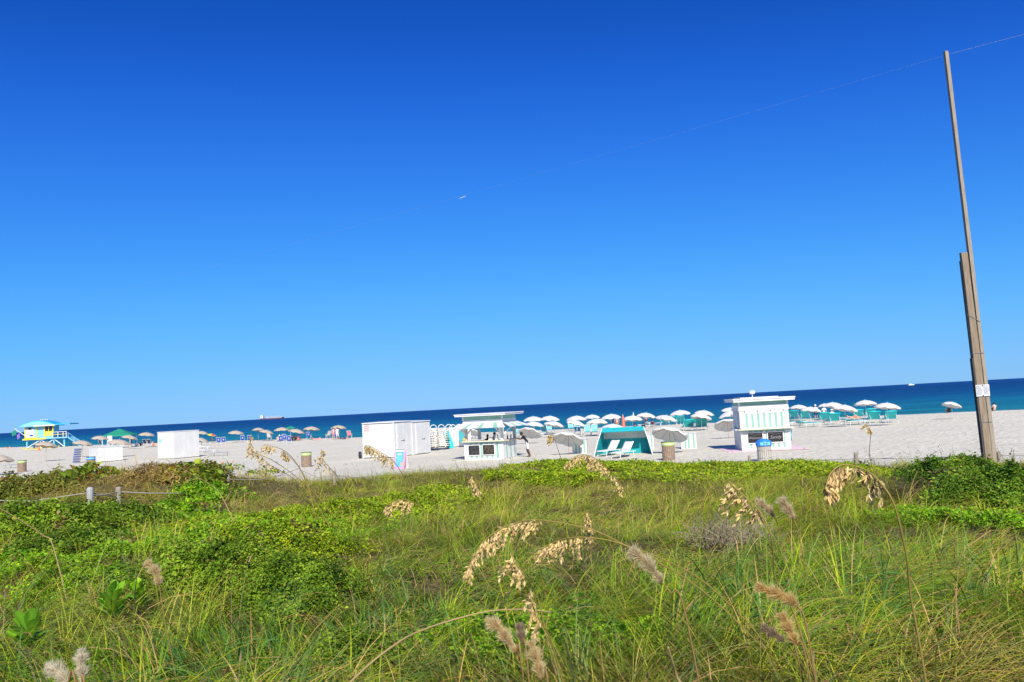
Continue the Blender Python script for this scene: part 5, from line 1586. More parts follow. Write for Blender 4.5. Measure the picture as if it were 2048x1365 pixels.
def flag(mm, x0, z0, w, h):
    m = MB()
    vs, fs = [], []
    nx = 6
    for th in (0, 0.02):
        for i in range(nx + 1):
            u = i / nx
            for v in (0, 1):
                vs.append((x0 - w * u * 0.6 + 0.1 * v, -1.95 + 0.12 * math.sin(u * 6) + th, z0 - h * v - 0.5 * u * h))
    for i in range(nx):
        b = i * 2
        fs.append((b, b + 2, b + 3, b + 1))
        q = (nx + 1) * 2 + b
        fs.append((q, q + 1, q + 3, q + 2))
    return m.add(vs, fs).build('flag', mm, T)
flag('green_fabric', -4.55, 4.15, 1.3, 0.9)
flag('purple_fabric', -3.85, 3.45, 0.8, 0.9)
for k in range(4):
    MB().lathe([(0.02, 0), (0.10, 0.08), (0.12, 0.16), (0.05, 0.22), (0.0, 0.24)], 8, 0, (-0.6 + k * 0.42, 0.0, 5.76)).build('roof_light', 'white_plastic', T, True)

# rescue board, kayak rack and cone by the tower
def board(name, lab, loc, rz, L, mm):
    m = MB()
    n = 12
    vs, fs = [], []
    for i in range(n + 1):
        u = i / n
        w = 0.36 * math.sin(math.pi * min(max(u, 0.02), 0.98)) ** 0.5
        z = 0.22 * (2 * u - 1) ** 4
        vs += [(-L / 2 + L * u, -w, z + 0.06), (-L / 2 + L * u, w, z + 0.06), (-L / 2 + L * u, w * 0.8, z - 0.08), (-L / 2 + L * u, -w * 0.8, z - 0.08)]
    for i in range(n):
        for k in range(4):
            k2 = (k + 1) % 4
            fs.append((i * 4 + k, i * 4 + k2, (i + 1) * 4 + k2, (i + 1) * 4 + k))
    fs += [(3, 2, 1, 0), (n * 4, n * 4 + 1, n * 4 + 2, n * 4 + 3)]
    return tag(link(name, m.add(vs, fs).mesh(name, mm, False), None, loc, (0, 0, rz)), lab, 'board')
board('rescue_board', 'long yellow rescue board on sand at the tower foot, left one', (-88.5, 146.2, gz(-88.5, 146) + 0.35), R(3), 3.6, 'board_yellow')
board('rescue_board', 'long yellow rescue board on sand at the tower foot, right of the orange cone', (-85.6, 147.4, gz(-85.6, 147) + 0.4), R(5), 2.6, 'board_yellow')
tag(link('traffic_cone', MB().lathe([(0.28, 0), (0.28, 0.05), (0.19, 0.06), (0.04, 0.95), (0.0, 0.96)], 12).mesh('traffic_cone', 'safety_orange', True), None, (-86.6, 145.0, gz(-86.6, 145))), 'orange cone before the yellow boards at the lifeguard tower', 'cone')

# tall white lookout chair
t = thing('lookout_chair', 'tall white lookout chair left of the green tent', 'chair', (-65.0, 128.0, gz(-65, 128)), R(10))
for x in (-0.4, 0.4):
    for y in (-0.4, 0.4):
        MB().bar((x * 1.2, y * 1.2, 0), (x * 0.8, y * 0.8, 1.3), 0.09).build('leg', 'white_paint', t)
MB().box((0, 0, 1.32), (0.75, 0.7, 0.06)).build('seat', 'white_paint', t)
MB().box((0, -0.33, 1.75), (0.7, 0.06, 0.8)).build('backrest', 'white_paint', t)

# green pop-up tent
gx_, gy_ = -66.5, 134.0
t = thing('canopy_tent', 'dark green pop-up canopy tent on white posts near the water', 'tent', (gx_, gy_, gz(gx_, gy_)), R(12))
S = 2.35
for x in (-1, 1):
    for y in (-1, 1):
        MB().bar((x * S * 0.9, y * S * 0.9, -0.05), (x * S * 0.9, y * S * 0.9, 2.05), 0.07).build('post', 'pole_white', t)
m = MB()
pts = []
for rr, zz in ((1.0, 1.95), (0.98, 2.12), (0.55, 2.55), (0.06, 3.15)):
    pts += [(-S * rr, -S * rr, zz), (0, -S * rr * 0.96, zz), (S * rr, -S * rr, zz), (S * rr * 0.96, 0, zz), (S * rr, S * rr, zz), (0, S * rr * 0.96, zz), (-S * rr, S * rr, zz), (-S * rr * 0.96, 0, zz)]
fs = []
for i in range(3):
    for k in range(8):
        k2 = (k + 1) % 8
        fs.append((i * 8 + k, i * 8 + k2, (i + 1) * 8 + k2, (i + 1) * 8 + k))
fs.append(tuple(range(24, 32)))
m.add(pts, fs).build('canopy', 'green_fabric', t)

# ------------------------------------------------------------------ ships, boat, buoys
def at_bearing(bx, Y):
    return bx * Y
shx, shy = -0.3050 * 8000, 8000.0
t = thing('cargo_ship', 'dark hulled cargo ship with white bridge at the stern on the horizon', 'ship', (shx, shy, SEA_Z - 0.5), R(-4))
Ls = 118.0
hull = [(-Ls, 7), (-Ls + 4, 0), (Ls - 10, 0), (Ls, 14), (Ls - 1, 17), (Ls - 24, 15), (Ls - 26, 11), (-Ls + 40, 10), (-Ls + 38, 13), (-Ls, 13)]
MB().prism(hull, -15, 15).build('hull', 'hull_dark', t)
MB().prism([(-Ls + 3, 0.2), (Ls - 12, 0.2), (Ls - 9, 4), (-Ls + 1, 4)], -15.3, 15.3).build('boot_stripe', 'hull_red', t)
MB().span(-Ls + 4, -Ls + 30, -13, 13, 13, 34).build('bridge_house', 'ship_white', t)
MB().span(-Ls + 6, -Ls + 24, -15, 15, 34, 39).build('wheelhouse', 'ship_white', t)
MB().span(-Ls + 2, -Ls + 12, -4, 4, 34, 46).build('funnel', 'ship_white', t)
for k in range(4):
    x = -Ls + 62 + k * 38
    c_ = MB().span(x - 2, x + 2, -2, 2, 10, 33).build('crane_post', 'ship_buff', t)
    MB().bar((x, 0, 30), (x + 26, 0, 24), 2.4).build('crane_jib', 'ship_buff', c_)
for k in range(4):
    x = -Ls + 66 + k * 38
    MB().span(x + 4, x + 30, -11, 11, 11, 15).build('hatch_cover', 'ship_buff', t)
MB().span(Ls - 26, Ls - 6, -11, 11, 15, 19).build('forecastle', 'ship_white', t)
MB().bar((-Ls + 15, 0, 39), (-Ls + 15, 0, 54), 1.2).build('mast', 'ship_white', t)

yx, yy = 0.4960 * 3200, 3200.0
t = thing('motor_yacht', 'small white motor yacht on the horizon at right', 'boat', (yx, yy, SEA_Z - 0.2), R(-3))
MB().prism([(-12, 0), (9, 0), (13, 3.2), (-12, 2.6)], -2.6, 2.6).build('hull', 'ship_white', t)
MB().prism([(-9, 2.7), (5, 2.9), (2, 5.0), (-8.4, 5.0)], -2.1, 2.1).build('cabin', 'ship_white', t)
MB().span(-6, -1, -1.6, 1.6, 5.0, 6.4).build('flybridge', 'ship_white', t)
for bx, by, lab in ((-0.3, 155.0, 'white marker buoy in the sea above the overlapping tan umbrellas'), (0.151, 190.0, 'white marker buoy in the sea above the umbrella row')):
    x = {-0.3: -0.2965, 0.151: 0.1465}[bx] * by
    zc = 0.25
    m = MB().lathe([(0.05, -0.9), (0.32, -0.5), (0.36, 0.1), (0.30, 0.6), (0.10, 1.3), (0.06, 1.7), (0.0, 1.75)], 12)
    tag(link('buoy', m.mesh('buoy', 'white_plastic', True), None, (x, by, SEA_Z)), lab, 'buoy', 'white marker buoys')

# ------------------------------------------------------------------ the tall wooden pole with notice, and its wire
pz = gz(14.55, 25.0)
P = thing('tall_pole', 'very tall weathered wooden pole of spliced planks with a white notice', 'pole', (14.55, 25.0, pz - 0.3), R(4))
base = pz - 0.3
def plank(name, mm, rows, y0, y1):
    """rows: (z, left, right) up the plank."""
    vs = []
    for z, l, r in rows:
        vs += [(l, y0, z), (r, y0, z), (r, y1, z), (l, y1, z)]
    n = len(rows) - 1
    fs = [(i * 4 + k, i * 4 + (k + 1) % 4, (i + 1) * 4 + (k + 1) % 4, (i + 1) * 4 + k) for i in range(n) for k in range(4)]
    fs += [(3, 2, 1, 0), tuple(n * 4 + k for k in range(4))]
    MB().add(vs, fs).build(name, mm, P)
hp_, ht_ = 7.55 - base, 14.15 - base
plank('front_plank', 'weathered_wood', [(hp_ * u, -0.09 - 0.135 * u + 0.006 * math.sin(u * 9), 0.145 - 0.165 * u + 0.005 * math.sin(u * 13)) for u in [i / 10 for i in range(11)]], -0.06, 0.05)
plank('side_plank', 'weathered_dark', [(z, -0.142 - 0.135 * z / hp_, -0.094 - 0.135 * z / hp_) for z in (0.0, 2.0, 4.2 - base)], -0.05, 0.07)
def tall_c(z):
    return np.interp(z, [0, hp_, ht_], [0.212, 0.098, -0.03])
plank('tall_plank', 'weathered_pale', [(ht_ * u, float(tall_c(ht_ * u)) - 0.06 + 0.008 * u, float(tall_c(ht_ * u)) + 0.06 - 0.006 * u + 0.006 * math.sin(u * 15)) for u in [i / 16 for i in range(17)]], -0.05, 0.06)
plank('rear_plank', 'weathered_dark', [(z, -0.07 - 0.135 * z / hp_, 0.12 - 0.165 * z / hp_) for z in (0.0, 3.0, 7.3 - base)], 0.052, 0.13)
for z in (5.45, 4.35, 2.2):
    MB().bar((-0.13 - 0.02 * (z - base), -0.067, z - base + (0.12 if z > 5 else 0.0)), (0.24 - 0.016 * (z - base), -0.067, z - base - (0.12 if z > 5 else 0.0)), 0.012).build('strap', 'grey_metal', P)
nt_ = MB().span(-0.215, 0.225, -0.085, -0.072, 3.0 - base, 3.36 - base).build('notice', 'white_paint', P)
rg = random.Random(12)
m = MB()
for col in (-0.20, 0.03):
    for row in range(8):
        x = col
        while x < col + 0.14:
            L_ = rg.uniform(0.02, 0.05)
            m.span(x, x + L_, -0.089, -0.085, 3.31 - base - row * 0.036, 3.325 - base - row * 0.036)
            x += L_ + 0.012
m.build('lettering', 'grey_print', nt_)['kind'] = 'stuff'
MB().lathe([(0.0, 0), (0.02, 0.004), (0.018, 0.014), (0, 0.016)], 8).build('nail_head', 'dark_metal', nt_, True, (0.0, -0.086, 3.33 - base), (R(90), 0, 0))
MB().lathe([(0.0, 0), (0.02, 0.004), (0.018, 0.014), (0, 0.016)], 8).build('nail_head', 'dark_metal', nt_, True, (0.0, -0.086, 3.02 - base), (R(90), 0, 0))

Wr = thing('overhead_wire', 'thin overhead wire running from the tall pole top across the sky', 'wire', (14.6, 25.0, 14.05))
def wire_pts(p, q, sag, n=24):
    p, q = Vector(p), Vector(q)
    return [p.lerp(q, i / n) + Vector((0, 0, -sag * 4 * (i / n) * (1 - i / n))) for i in range(n + 1)]
MB().tube(wire_pts((0, 0, 0), (-95.0, 75.0, 0.4), 0.5), 0.0016, 4).build('long_span', 'wire', Wr)
MB().tube(wire_pts((0, 0, 0), (40.0, -31.0, 0.0), 0.2, 8), 0.0045, 4).build('short_span', 'wire', Wr)
MB().tube([(-16.45, 12.95, -0.30), (-16.62, 13.10, -0.32), (-16.8, 13.25, -0.33)], [0.008, 0.022, 0.008], 6).build('wire_marker', 'white_plastic', Wr)

# ------------------------------------------------------------------ rope fences along the dune path
def fence(lab, post_ids, rope_ids, stake_ids, mm):
    x0, y0, z0, _ = POSTS[post_ids[0]]
    t = thing('rope_fence', lab, 'fence', (0, 0, 0))
    for i in post_ids:
        x, y, z, w = POSTS[i]
        g = gz(x, y) - 0.25
        r = w / 2
        m = MB().lathe([(r, 0), (r, z - g - 0.05), (r * 0.86, z - g - 0.015), (r * 0.55, z - g)], 12)
        m.build('post', mm if i else 'post_grey', t, False, (x, y, g))
    for i in stake_ids:
        x, y, z = STAKES[i]
        g = gz(x, y) - 0.2
        MB().tube([(x, y, g), (x, y, z)], 0.012, 6).build('stake', 'grey_metal', t)
    for i in rope_ids:
        pts = [Vector(p) for p in ROPES[i]]
        fine = []
        for a in range(len(pts) - 1):
            for k in range(5):
                fine.append(pts[a].lerp(pts[a + 1], k / 5))
        fine.append(pts[-1])
        MB().tube(fine, 0.012, 6).build('rope', 'rope', t, True)
fence('rope fence with round wooden posts on the left dune', [0, 1, 2, 3], [0, 1, 2, 3, 4, 5, 6], [0], 'post_wood')
fence('thin rope fence with low posts along the right dune edge', [4, 5, 6], [7, 8, 9, 10], [1, 2, 3], 'post_wood')

# ------------------------------------------------------------------ people
POSES = {}
def skel(pose):
    """name -> (x, y, z, radius); the figure faces -y."""
    if pose == 'stand':
        J = dict(pelvis=(0, 0, .95, .135), spine=(0, .01, 1.14, .118), chest=(0, 0, 1.33, .135), neck=(0, -.01, 1.48, .052), head=(0, -.02, 1.57, .078), crown=(0, -.015, 1.68, .068), nose=(0, -.12, 1.575, .016))
        for s, n in ((-1, 'l'), (1, 'r')):
            J.update({'hip' + n: (s * .10, 0, .88, .088), 'knee' + n: (s * .115, -.02, .50, .06), 'ankle' + n: (s * .12, .03, .09, .04), 'toe' + n: (s * .14, -.13, .04, .036),
                      'sh' + n: (s * .185, .01, 1.40, .062), 'elb' + n: (s * .25, .03, 1.13, .043), 'wri' + n: (s * .255, -.07, .90, .031), 'hand' + n: (s * .25, -.10, .81, .034)})
    elif pose == 'lean':
        J = dict(pelvis=(0, .06, .96, .135), spine=(0, -.03, 1.14, .118), chest=(0, -.17, 1.32, .135), neck=(0, -.28, 1.44, .052), head=(0, -.35, 1.52, .078), crown=(0, -.36, 1.63, .068), nose=(0, -.455, 1.51, .016))
        J.update({'hipl': (-.10, .06, .89, .09), 'kneel': (-.11, -.06, .52, .062), 'anklel': (-.10, .10, .10, .042), 'toel': (-.12, -.06, .04, .036),
                  'hipr': (.10, .07, .89, .09), 'kneer': (.12, .10, .50, .062), 'ankler': (.12, .24, .09, .042), 'toer': (.14, .09, .04, .036)})
        for s, n in ((-1, 'l'), (1, 'r')):
            J.update({'sh' + n: (s * .185, -.20, 1.38, .062), 'elb' + n: (s * .24, -.40, 1.20, .044), 'wri' + n: (s * .16, -.62, 1.31, .031), 'hand' + n: (s * .13, -.70, 1.31, .032)})
    elif pose == 'bar':            # standing behind a counter, hands working in front
        J = skel('stand')
        for s, n in ((-1, 'l'), (1, 'r')):
            J['elb' + n] = (s * .25, -.06, 1.16, .043); J['wri' + n] = (s * .16, -.28, 1.24, .031); J['hand' + n] = (s * .13, -.36, 1.26, .034)
    elif pose == 'sit':
        J = dict(pelvis=(0, .05, .15, .14), spine=(0, .09, .34, .12), chest=(0, .07, .54, .135), neck=(0, .05, .69, .052), head=(0, .03, .78, .078), crown=(0, .035, .89, .068), nose=(0, -.07, .785, .016))
        for s, n in ((-1, 'l'), (1, 'r')):
            J.update({'hip' + n: (s * .10, 0, .14, .09), 'knee' + n: (s * .13, -.34, .44, .06), 'ankle' + n: (s * .13, -.60, .08, .04), 'toe' + n: (s * .14, -.74, .04, .036),
                      'sh' + n: (s * .185, .08, .61, .062), 'elb' + n: (s * .26, -.06, .40, .043), 'wri' + n: (s * .20, -.28, .44, .031), 'hand' + n: (s * .17, -.36, .46, .034)})
    else:
        J = dict(pelvis=(0, 0, .14, .13), spine=(0, .19, .15, .118), chest=(0, .38, .19, .13), neck=(0, .52, .25, .052), head=(0, .61, .30, .078), crown=(0, .71, .34, .068), nose=(0, .57, .40, .016))
        for s, n in ((-1, 'l'), (1, 'r')):
            J.update({'hip' + n: (s * .10, -.07, .13, .088), 'knee' + n: (s * .11, -.40, .36 if s > 0 else .16, .06), 'ankle' + n: (s * .12, -.66 if s > 0 else -.82, .07, .04), 'toe' + n: (s * .13, -.78 if s > 0 else -.9, .12, .036),
                      'sh' + n: (s * .185, .44, .19, .062), 'elb' + n: (s * .30, .22, .10, .043), 'wri' + n: (s * .28, -.02, .08, .031), 'hand' + n: (s * .27, -.10, .07, .034)})
    return J

BONES = [('pelvis', 'spine', 't'), ('spine', 'chest', 't'), ('chest', 'neck', 't'), ('neck', 'head', 's'), ('head', 'crown', 's'), ('head', 'nose', 's')]
for n_ in 'lr':
    BONES += [('pelvis', 'hip' + n_, 'b'), ('hip' + n_, 'knee' + n_, 'b'), ('knee' + n_, 'ankle' + n_, 's'), ('ankle' + n_, 'toe' + n_, 's'),
              ('chest', 'sh' + n_, 't'), ('sh' + n_, 'elb' + n_, 't'), ('elb' + n_, 'wri' + n_, 's'), ('wri' + n_, 'hand' + n_, 's')]

def body_mesh(pose, fingers=False):
    key = (pose, fingers)
    if key in POSES:
        return POSES[key]
    J = skel(pose)
    bones = list(BONES)
    if fingers:
        for s, n_ in ((-1, 'l'), (1, 'r')):
            h = Vector(J['hand' + n_][:3]); w = Vector(J['wri' + n_][:3])
            d = (h - w).normalized()
            side = Vector((s, 0, 0))
            side = (side - d * side.dot(d)).normalized()
            for k in range(4):
                off = side * (0.026 - 0.017 * k)
                L = (0.072, 0.082, 0.078, 0.060)[k]
                J['f%s%d' % (n_, k)] = (*(h + off + d * L * 0.55), .0095)
                J['g%s%d' % (n_, k)] = (*(h + off * 1.1 + d * L + Vector((0, 0, -0.02))), .008)
                bones += [('hand' + n_, 'f%s%d' % (n_, k), 's'), ('f%s%d' % (n_, k), 'g%s%d' % (n_, k), 's')]
            J['th' + n_] = (*(w + d * 0.03 - side * 0.05), .010)
            bones += [('wri' + n_, 'th' + n_, 's')]
    names = list(J)
    me = bpy.data.meshes.new('body_src')
    me.from_pydata([J[k][:3] for k in names], [(names.index(a), names.index(b)) for a, b, _ in bones], [])
    ob = bpy.data.objects.new('body_src', me)
    COL.objects.link(ob)
    sk = ob.modifiers.new('skin', 'SKIN')
    sk.use_smooth_shade = True
    ss = ob.modifiers.new('sub', 'SUBSURF')
    ss.levels = 1
    ss.render_levels = 1
    lay = me.skin_vertices[0].data
    for i, k in enumerate(names):
        lay[i].radius = (J[k][3], J[k][3] * (0.78 if k in ('pelvis', 'spine', 'chest') else 1.0))
        lay[i].use_root = (k == 'pelvis')
    dg = bpy.context.evaluated_depsgraph_get()
    dg.update()
    out = bpy.data.meshes.new_from_object(ob.evaluated_get(dg))
    bpy.data.objects.remove(ob)
    # which bone each face belongs to
    segs = [(Vector(J[a][:3]), Vector(J[b][:3]), c, a, b) for a, b, c in bones]
    reg = []
    for p in out.polygons:
        c = p.center
        best, lab = 9, 's'
        for a, b, l, an, bn in segs:
            ab = b - a
            t = max(0.0, min(1.0, (c - a).dot(ab) / ab.length_squared))
            d = (c - (a + ab * t)).length - (J[an][3] * (1 - t) + J[bn][3] * t)
            if d < best:
                best = d
                lab = l
                if an.startswith('sh') and t > 0.55: lab = 's'          # short sleeve ends above the elbow
                if an.startswith('hip') and t > 0.80: lab = 's'         # shorts end above the knee
                if an == 'chest' and bn == 'neck' and t > 0.6: lab = 's'
        reg.append({'s': 0, 't': 1, 'b': 2}[lab])
    POSES[key] = (out, reg, J)
    return POSES[key]

PM = {}
def person(loc, rz, pose, top, bottom, hair, skin, lab, fingers=False, group=None, scale=1.0):
    src, reg, J = body_mesh(pose, fingers)
    key = (pose, top, bottom, skin, fingers)
    if key not in PM:
        me = src.copy()
        me.materials.clear()
        for mm in (skin, top, bottom):
            me.materials.append(MATS[mm])
        me.polygons.foreach_set('material_index', reg)
        PM[key] = me
    t = thing('person', lab, 'person', loc, rz, group)
    t.scale = (scale,) * 3
    link('body', PM[key], t)
    hd, cr = Vector(J['head'][:3]), Vector(J['crown'][:3])
    up = (cr - hd).normalized()
    q = up.to_track_quat('Z', 'Y').to_matrix()
    if hair == 'hat':
        m = MB().lathe([(0.17, 0.075), (0.175, 0.085), (0.10, 0.095), (0.095, 0.14), (0.07, 0.19), (0.0, 0.20)], 14)
        m.v = [tuple(hd + q @ Vector(p)) for p in m.v]
        m.build('sun_hat', 'cloth_white', t, True)
    else:
        prof = [(0.080, 0.015), (0.095, 0.06), (0.093, 0.11), (0.075, 0.16), (0.04, 0.187), (0.0, 0.195)]
        m = MB().lathe(prof, 14)
        back = Vector(J['head'][:3]) - Vector(J['nose'][:3])
        back = (back - up * back.dot(up)).normalized() * 0.022
        m.v = [tuple(hd + q @ Vector(p) + back) for p in m.v]
        m.build('hair', hair, t, True)
    return t

for x, y, yaw, pose, top, bottom, hair, skin, lab in PEOPLE:
    z = gz(x, y) - 0.01
    if 'lounger' in lab and pose in ('sit', 'lie') and ' on ' in lab:
        z += 0.40
        y += 0.75
        z = gz(x, y) + 0.385
    person((x, y, z), R(yaw), pose, top, bottom, hair, skin, lab)
lx, ly = -0.34 + 0.55, 53.2
person((0.62, 53.55, gz(0.6, 53.5) - 0.01), R(-90 - 15), 'lean', 'cloth_black', 'cloth_white', 'hair_black', 'skin_dark', 'person in black shirt and white shorts leaning on the open kiosk counter', True)
def kpt(x, y):
    p = Matrix.Rotation(R(-23), 3, 'Z') @ Vector((x, y, 0)) + Vector((-0.95, 52.84, 0))
    return (p.x, p.y, kz + 0.02)
person(kpt(-1.05, 1.0), R(-23), 'bar', 'cloth_grey', 'cloth_black', 'hair_black', 'skin_dark', 'vendor in grey shirt with black hair standing inside the open kiosk', True)
person(kpt(-1.50, 0.85), R(-10), 'bar', 'cloth_black', 'cloth_black', 'hair_black', 'skin_dark', 'shorter vendor in black standing left of the other inside the open kiosk', True, None, 0.93)

# ------------------------------------------------------------------ dune plants
rng = np.random.default_rng(11)

def blades(root, L, W, az, e0, bend, col, segs, tipcol=None, side=0.0):
    """Arching grass blades as triangle strips. Arrays of length n."""
    n = len(L)
    c, s = np.cos(az), np.sin(az)
    px_, pz_ = np.zeros(n), np.zeros(n)
    ox, oy = -s, c                                   # blade's flat side
    rows = []
    step = L / segs
    lat = np.zeros(n)
    for i in range(segs + 1):
        t = i / segs
        w = W * (1 - t) ** 0.6 * 0.5 if i < segs else np.zeros(n)
        bx = root[:, 0] + c * px_ + ox * lat
        by = root[:, 1] + s * px_ + oy * lat
        bz = root[:, 2] + pz_
        if i < segs:
            rows.append(np.stack([bx - ox * w, by - oy * w, bz], 1))
            rows.append(np.stack([bx + ox * w, by + oy * w, bz + w * 0.5], 1))
        else:
            rows.append(np.stack([bx, by, bz], 1))
        ang = e0 - bend * (t + 0.5 / segs)
        px_ = px_ + step * np.cos(ang)
        pz_ = pz_ + step * np.sin(ang)
        lat = lat + side * step * t
    k = 2 * segs + 1
    V = np.stack(rows, 1).reshape(-1, 3)
    base = (np.arange(n) * k)[:, None]
    tr = []
    for i in range(segs - 1):
        tr += [[2 * i, 2 * i + 1, 2 * i + 3], [2 * i, 2 * i + 3, 2 * i + 2]]
    tr.append([2 * (segs - 1), 2 * (segs - 1) + 1, 2 * segs])
    tr = np.array(tr)
    T = (base[:, None, :] + tr[None]).reshape(-1, 3)
    tc = col if tipcol is None else tipcol
    tt = np.repeat(np.arange(segs + 1), [2] * segs + [1]) / segs
    C = (col[:, None, :] * (1 - tt[None, :, None]) + tc[:, None, :] * tt[None, :, None]).reshape(-1, 3)
    return V, T, C

def join(parts):
    V, T, C, o = [], [], [], 0
    for v, t, c in parts:
        V.append(v); T.append(t + o); C.append(c)
        o += len(v)
    return np.concatenate(V), np.concatenate(T), np.concatenate(C)

def in_cover(x, y):
    """0..1: how much low leafy plants or shrubs cover this spot."""
    m = np.zeros_like(x)
    for cx, cy, rx, ry in COVER:
        d = ((x - cx) / rx) ** 2 + ((y - cy) / ry) ** 2
        m = np.maximum(m, np.clip(1.35 - d, 0, 1))
    for cx, cy, r, h, k, l in SHRUBS:
        d = ((x - cx) ** 2 + (y - cy) ** 2) / (r * r)
        m = np.maximum(m, np.clip(1.5 - d, 0, 1) * 1.2)
    return np.clip(m, 0, 1)

def dryness(x, y):
    d = 0.85 * np.exp(-((x + 11.0) / 3.2) ** 2 - ((y - 24) / 4) ** 2) + 0.9 * np.exp(-((x + 15.5) / 2.6) ** 2 - ((y - 23) / 4) ** 2)
    d = d + 0.35 * np.clip(vnoise(x, y, 2.2, 21), 0, 1) + 0.25 * np.clip(vnoise(x, y, 0.8, 22), 0, 1)
    return np.clip(d, 0, 1)

def scatter(n, d0, d1, a0=-0.78, a1=0.78):
    d = np.exp(rng.uniform(math.log(d0), math.log(d1), n))
    a = rng.uniform(a0, a1, n)
    return d * np.tan(a) * 0.92, d

def hue(n, base, spread):
    b = np.array(base)
    j = rng.normal(0, 1, (n, 1)) * spread
    k = rng.normal(0, 1, (n, 3)) * spread * 0.35
    return np.clip(b * (1 + j + k), 0.004, 0.9)

# --- tufts of arching dune grass
def make_grass():
    parts = []
    nt_ = 15500
    x, y = scatter(nt_, 2.3, 44)
    xm, ym = scatter(3500, 12, 36)
    x, y = np.concatenate([x, xm]), np.concatenate([y, ym])
    nt_ = len(x)
    t = toe(x, y)
    cov = in_cover(x, y)
    keep = (t < 39.5 + 1.2 * vnoise(x, y, 1.6, 31)) & (rng.random(nt_) > cov * 0.66)
    keep &= rng.random(nt_) < np.clip((42.5 - t) / 4, 0.30, 1)
    x, y = x[keep], y[keep]
    n = len(x)
    dist = np.hypot(x, y)
    dry = dryness(x, y)
    # blown along the shore: most tufts arch left, patches of them right
    tuft_az = np.where(vnoise(x, y, 1.3, 41) + 0.25 * rng.normal(0, 1, n) > -0.22, math.pi, 0.0) + 0.5 * vnoise(x, y, 0.9, 42) + rng.normal(0, 0.30, n)
    loose = rng.random(n) < 0.10
    tuft_az = np.where(loose, rng.uniform(0, 2 * math.pi, n), tuft_az)
    kind = rng.random(n)
    green = np.where(kind[:, None] < 0.50, np.array([[0.160, 0.320, 0.013]]), np.where(kind[:, None] < 0.78, np.array([[0.320, 0.430, 0.016]]), np.array([[0.085, 0.225, 0.050]])))
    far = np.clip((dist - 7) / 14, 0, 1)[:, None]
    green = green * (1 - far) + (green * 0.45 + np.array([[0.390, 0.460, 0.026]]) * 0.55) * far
    straw = np.array([[0.40, 0.29, 0.11]])
    green = green * (1 - 0.8 * dry[:, None]) + straw * 0.8 * dry[:, None]
    size = np.clip(0.46 + 0.16 * vnoise(x, y, 2.5, 43) + rng.normal(0, 0.10, n), 0.20, 0.85)
    size = size + 0.12 * np.clip(dry - 0.4, 0, 1)
    size = size * np.interp(toe(x, y), [0, 30, 40], [1.0, 0.95, 0.85])
    per = np.where(dist < 9, 20, 14).astype(int)
    idx = np.repeat(np.arange(n), per)
    N = len(idx)
    rr = np.abs(rng.normal(0, 0.07, N)) * (1 + dist[idx] / 14)
    ra = rng.uniform(0, 2 * math.pi, N)
    rx, ry = x[idx] + rr * np.cos(ra), y[idx] + rr * np.sin(ra)
    root = np.stack([rx, ry, ground_z(rx, ry) - 0.02], 1)
    L = size[idx] * rng.uniform(0.55, 1.65, N)
    W = (0.0042 + 0.00036 * dist[idx]) * rng.uniform(0.6, 1.5, N)
    az = tuft_az[idx] + rng.normal(0, 0.42, N)
    up_ = loose[idx]
    e0 = np.where(up_, np.clip(rng.normal(1.3, 0.2, N), 0.5, 1.57), np.clip(rng.normal(0.92, 0.30, N), 0.15, 1.57))
    bend = np.where(up_, np.clip(rng.normal(1.3, 0.5, N), 0.2, 2.6), np.clip(rng.normal(1.95, 0.5, N), 0.4, 3.1))
    W = W * np.interp(dist[idx], [3, 12], [1.35, 1.0])
    W = np.where((kind[idx] > 0.78) & (dist[idx] < 12), W * 1.7, W)
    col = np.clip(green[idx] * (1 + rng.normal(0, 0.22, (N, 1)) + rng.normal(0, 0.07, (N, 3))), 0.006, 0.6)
    dead = rng.random(N) < (0.13 + 0.35 * dry[idx])
    col[dead] = hue(dead.sum(), (0.46, 0.34, 0.14), 0.25)
    tip = col * np.array([1.25, 1.05, 0.8])
    near = dist[idx] < 9.5
    sd = rng.normal(0, 0.18, N)
    for msk, sg in ((near, 6), (~near, 3)):
        parts.append(blades(root[msk], L[msk], W[msk], az[msk], e0[msk], bend[msk], col[msk], sg, tip[msk], sd[msk]))
    return join(parts)

def make_thatch():
    n = 52000
    x, y = scatter(n, 2.3, 42)
    t = toe(x, y)
    keep = (t < 39.5) & (rng.random(n) > in_cover(x, y) * 0.75)
    x, y = x[keep], y[keep]
    n = len(x)
    d = np.hypot(x, y)
    root = np.stack([x, y, ground_z(x, y) + rng.uniform(0.0, 0.10, n)], 1)
    L = rng.uniform(0.10, 0.40, n)
    W = (0.004 + 0.0004 * d) * rng.uniform(0.6, 1.4, n)
    az = rng.uniform(0, 2 * math.pi, n)
    e0 = np.clip(rng.normal(0.45, 0.30, n), 0.05, 1.3)
    bend = rng.uniform(0.2, 1.0, n)
    k = rng.random((n, 1))
    col = np.where(k < 0.32, hue(n, (0.42, 0.31, 0.11), 0.28), np.where(k < 0.52, hue(n, (0.20, 0.14, 0.07), 0.3), hue(n, (0.20, 0.29, 0.025), 0.25)))
    return blades(root, L, W, az, e0, bend, col, 3)

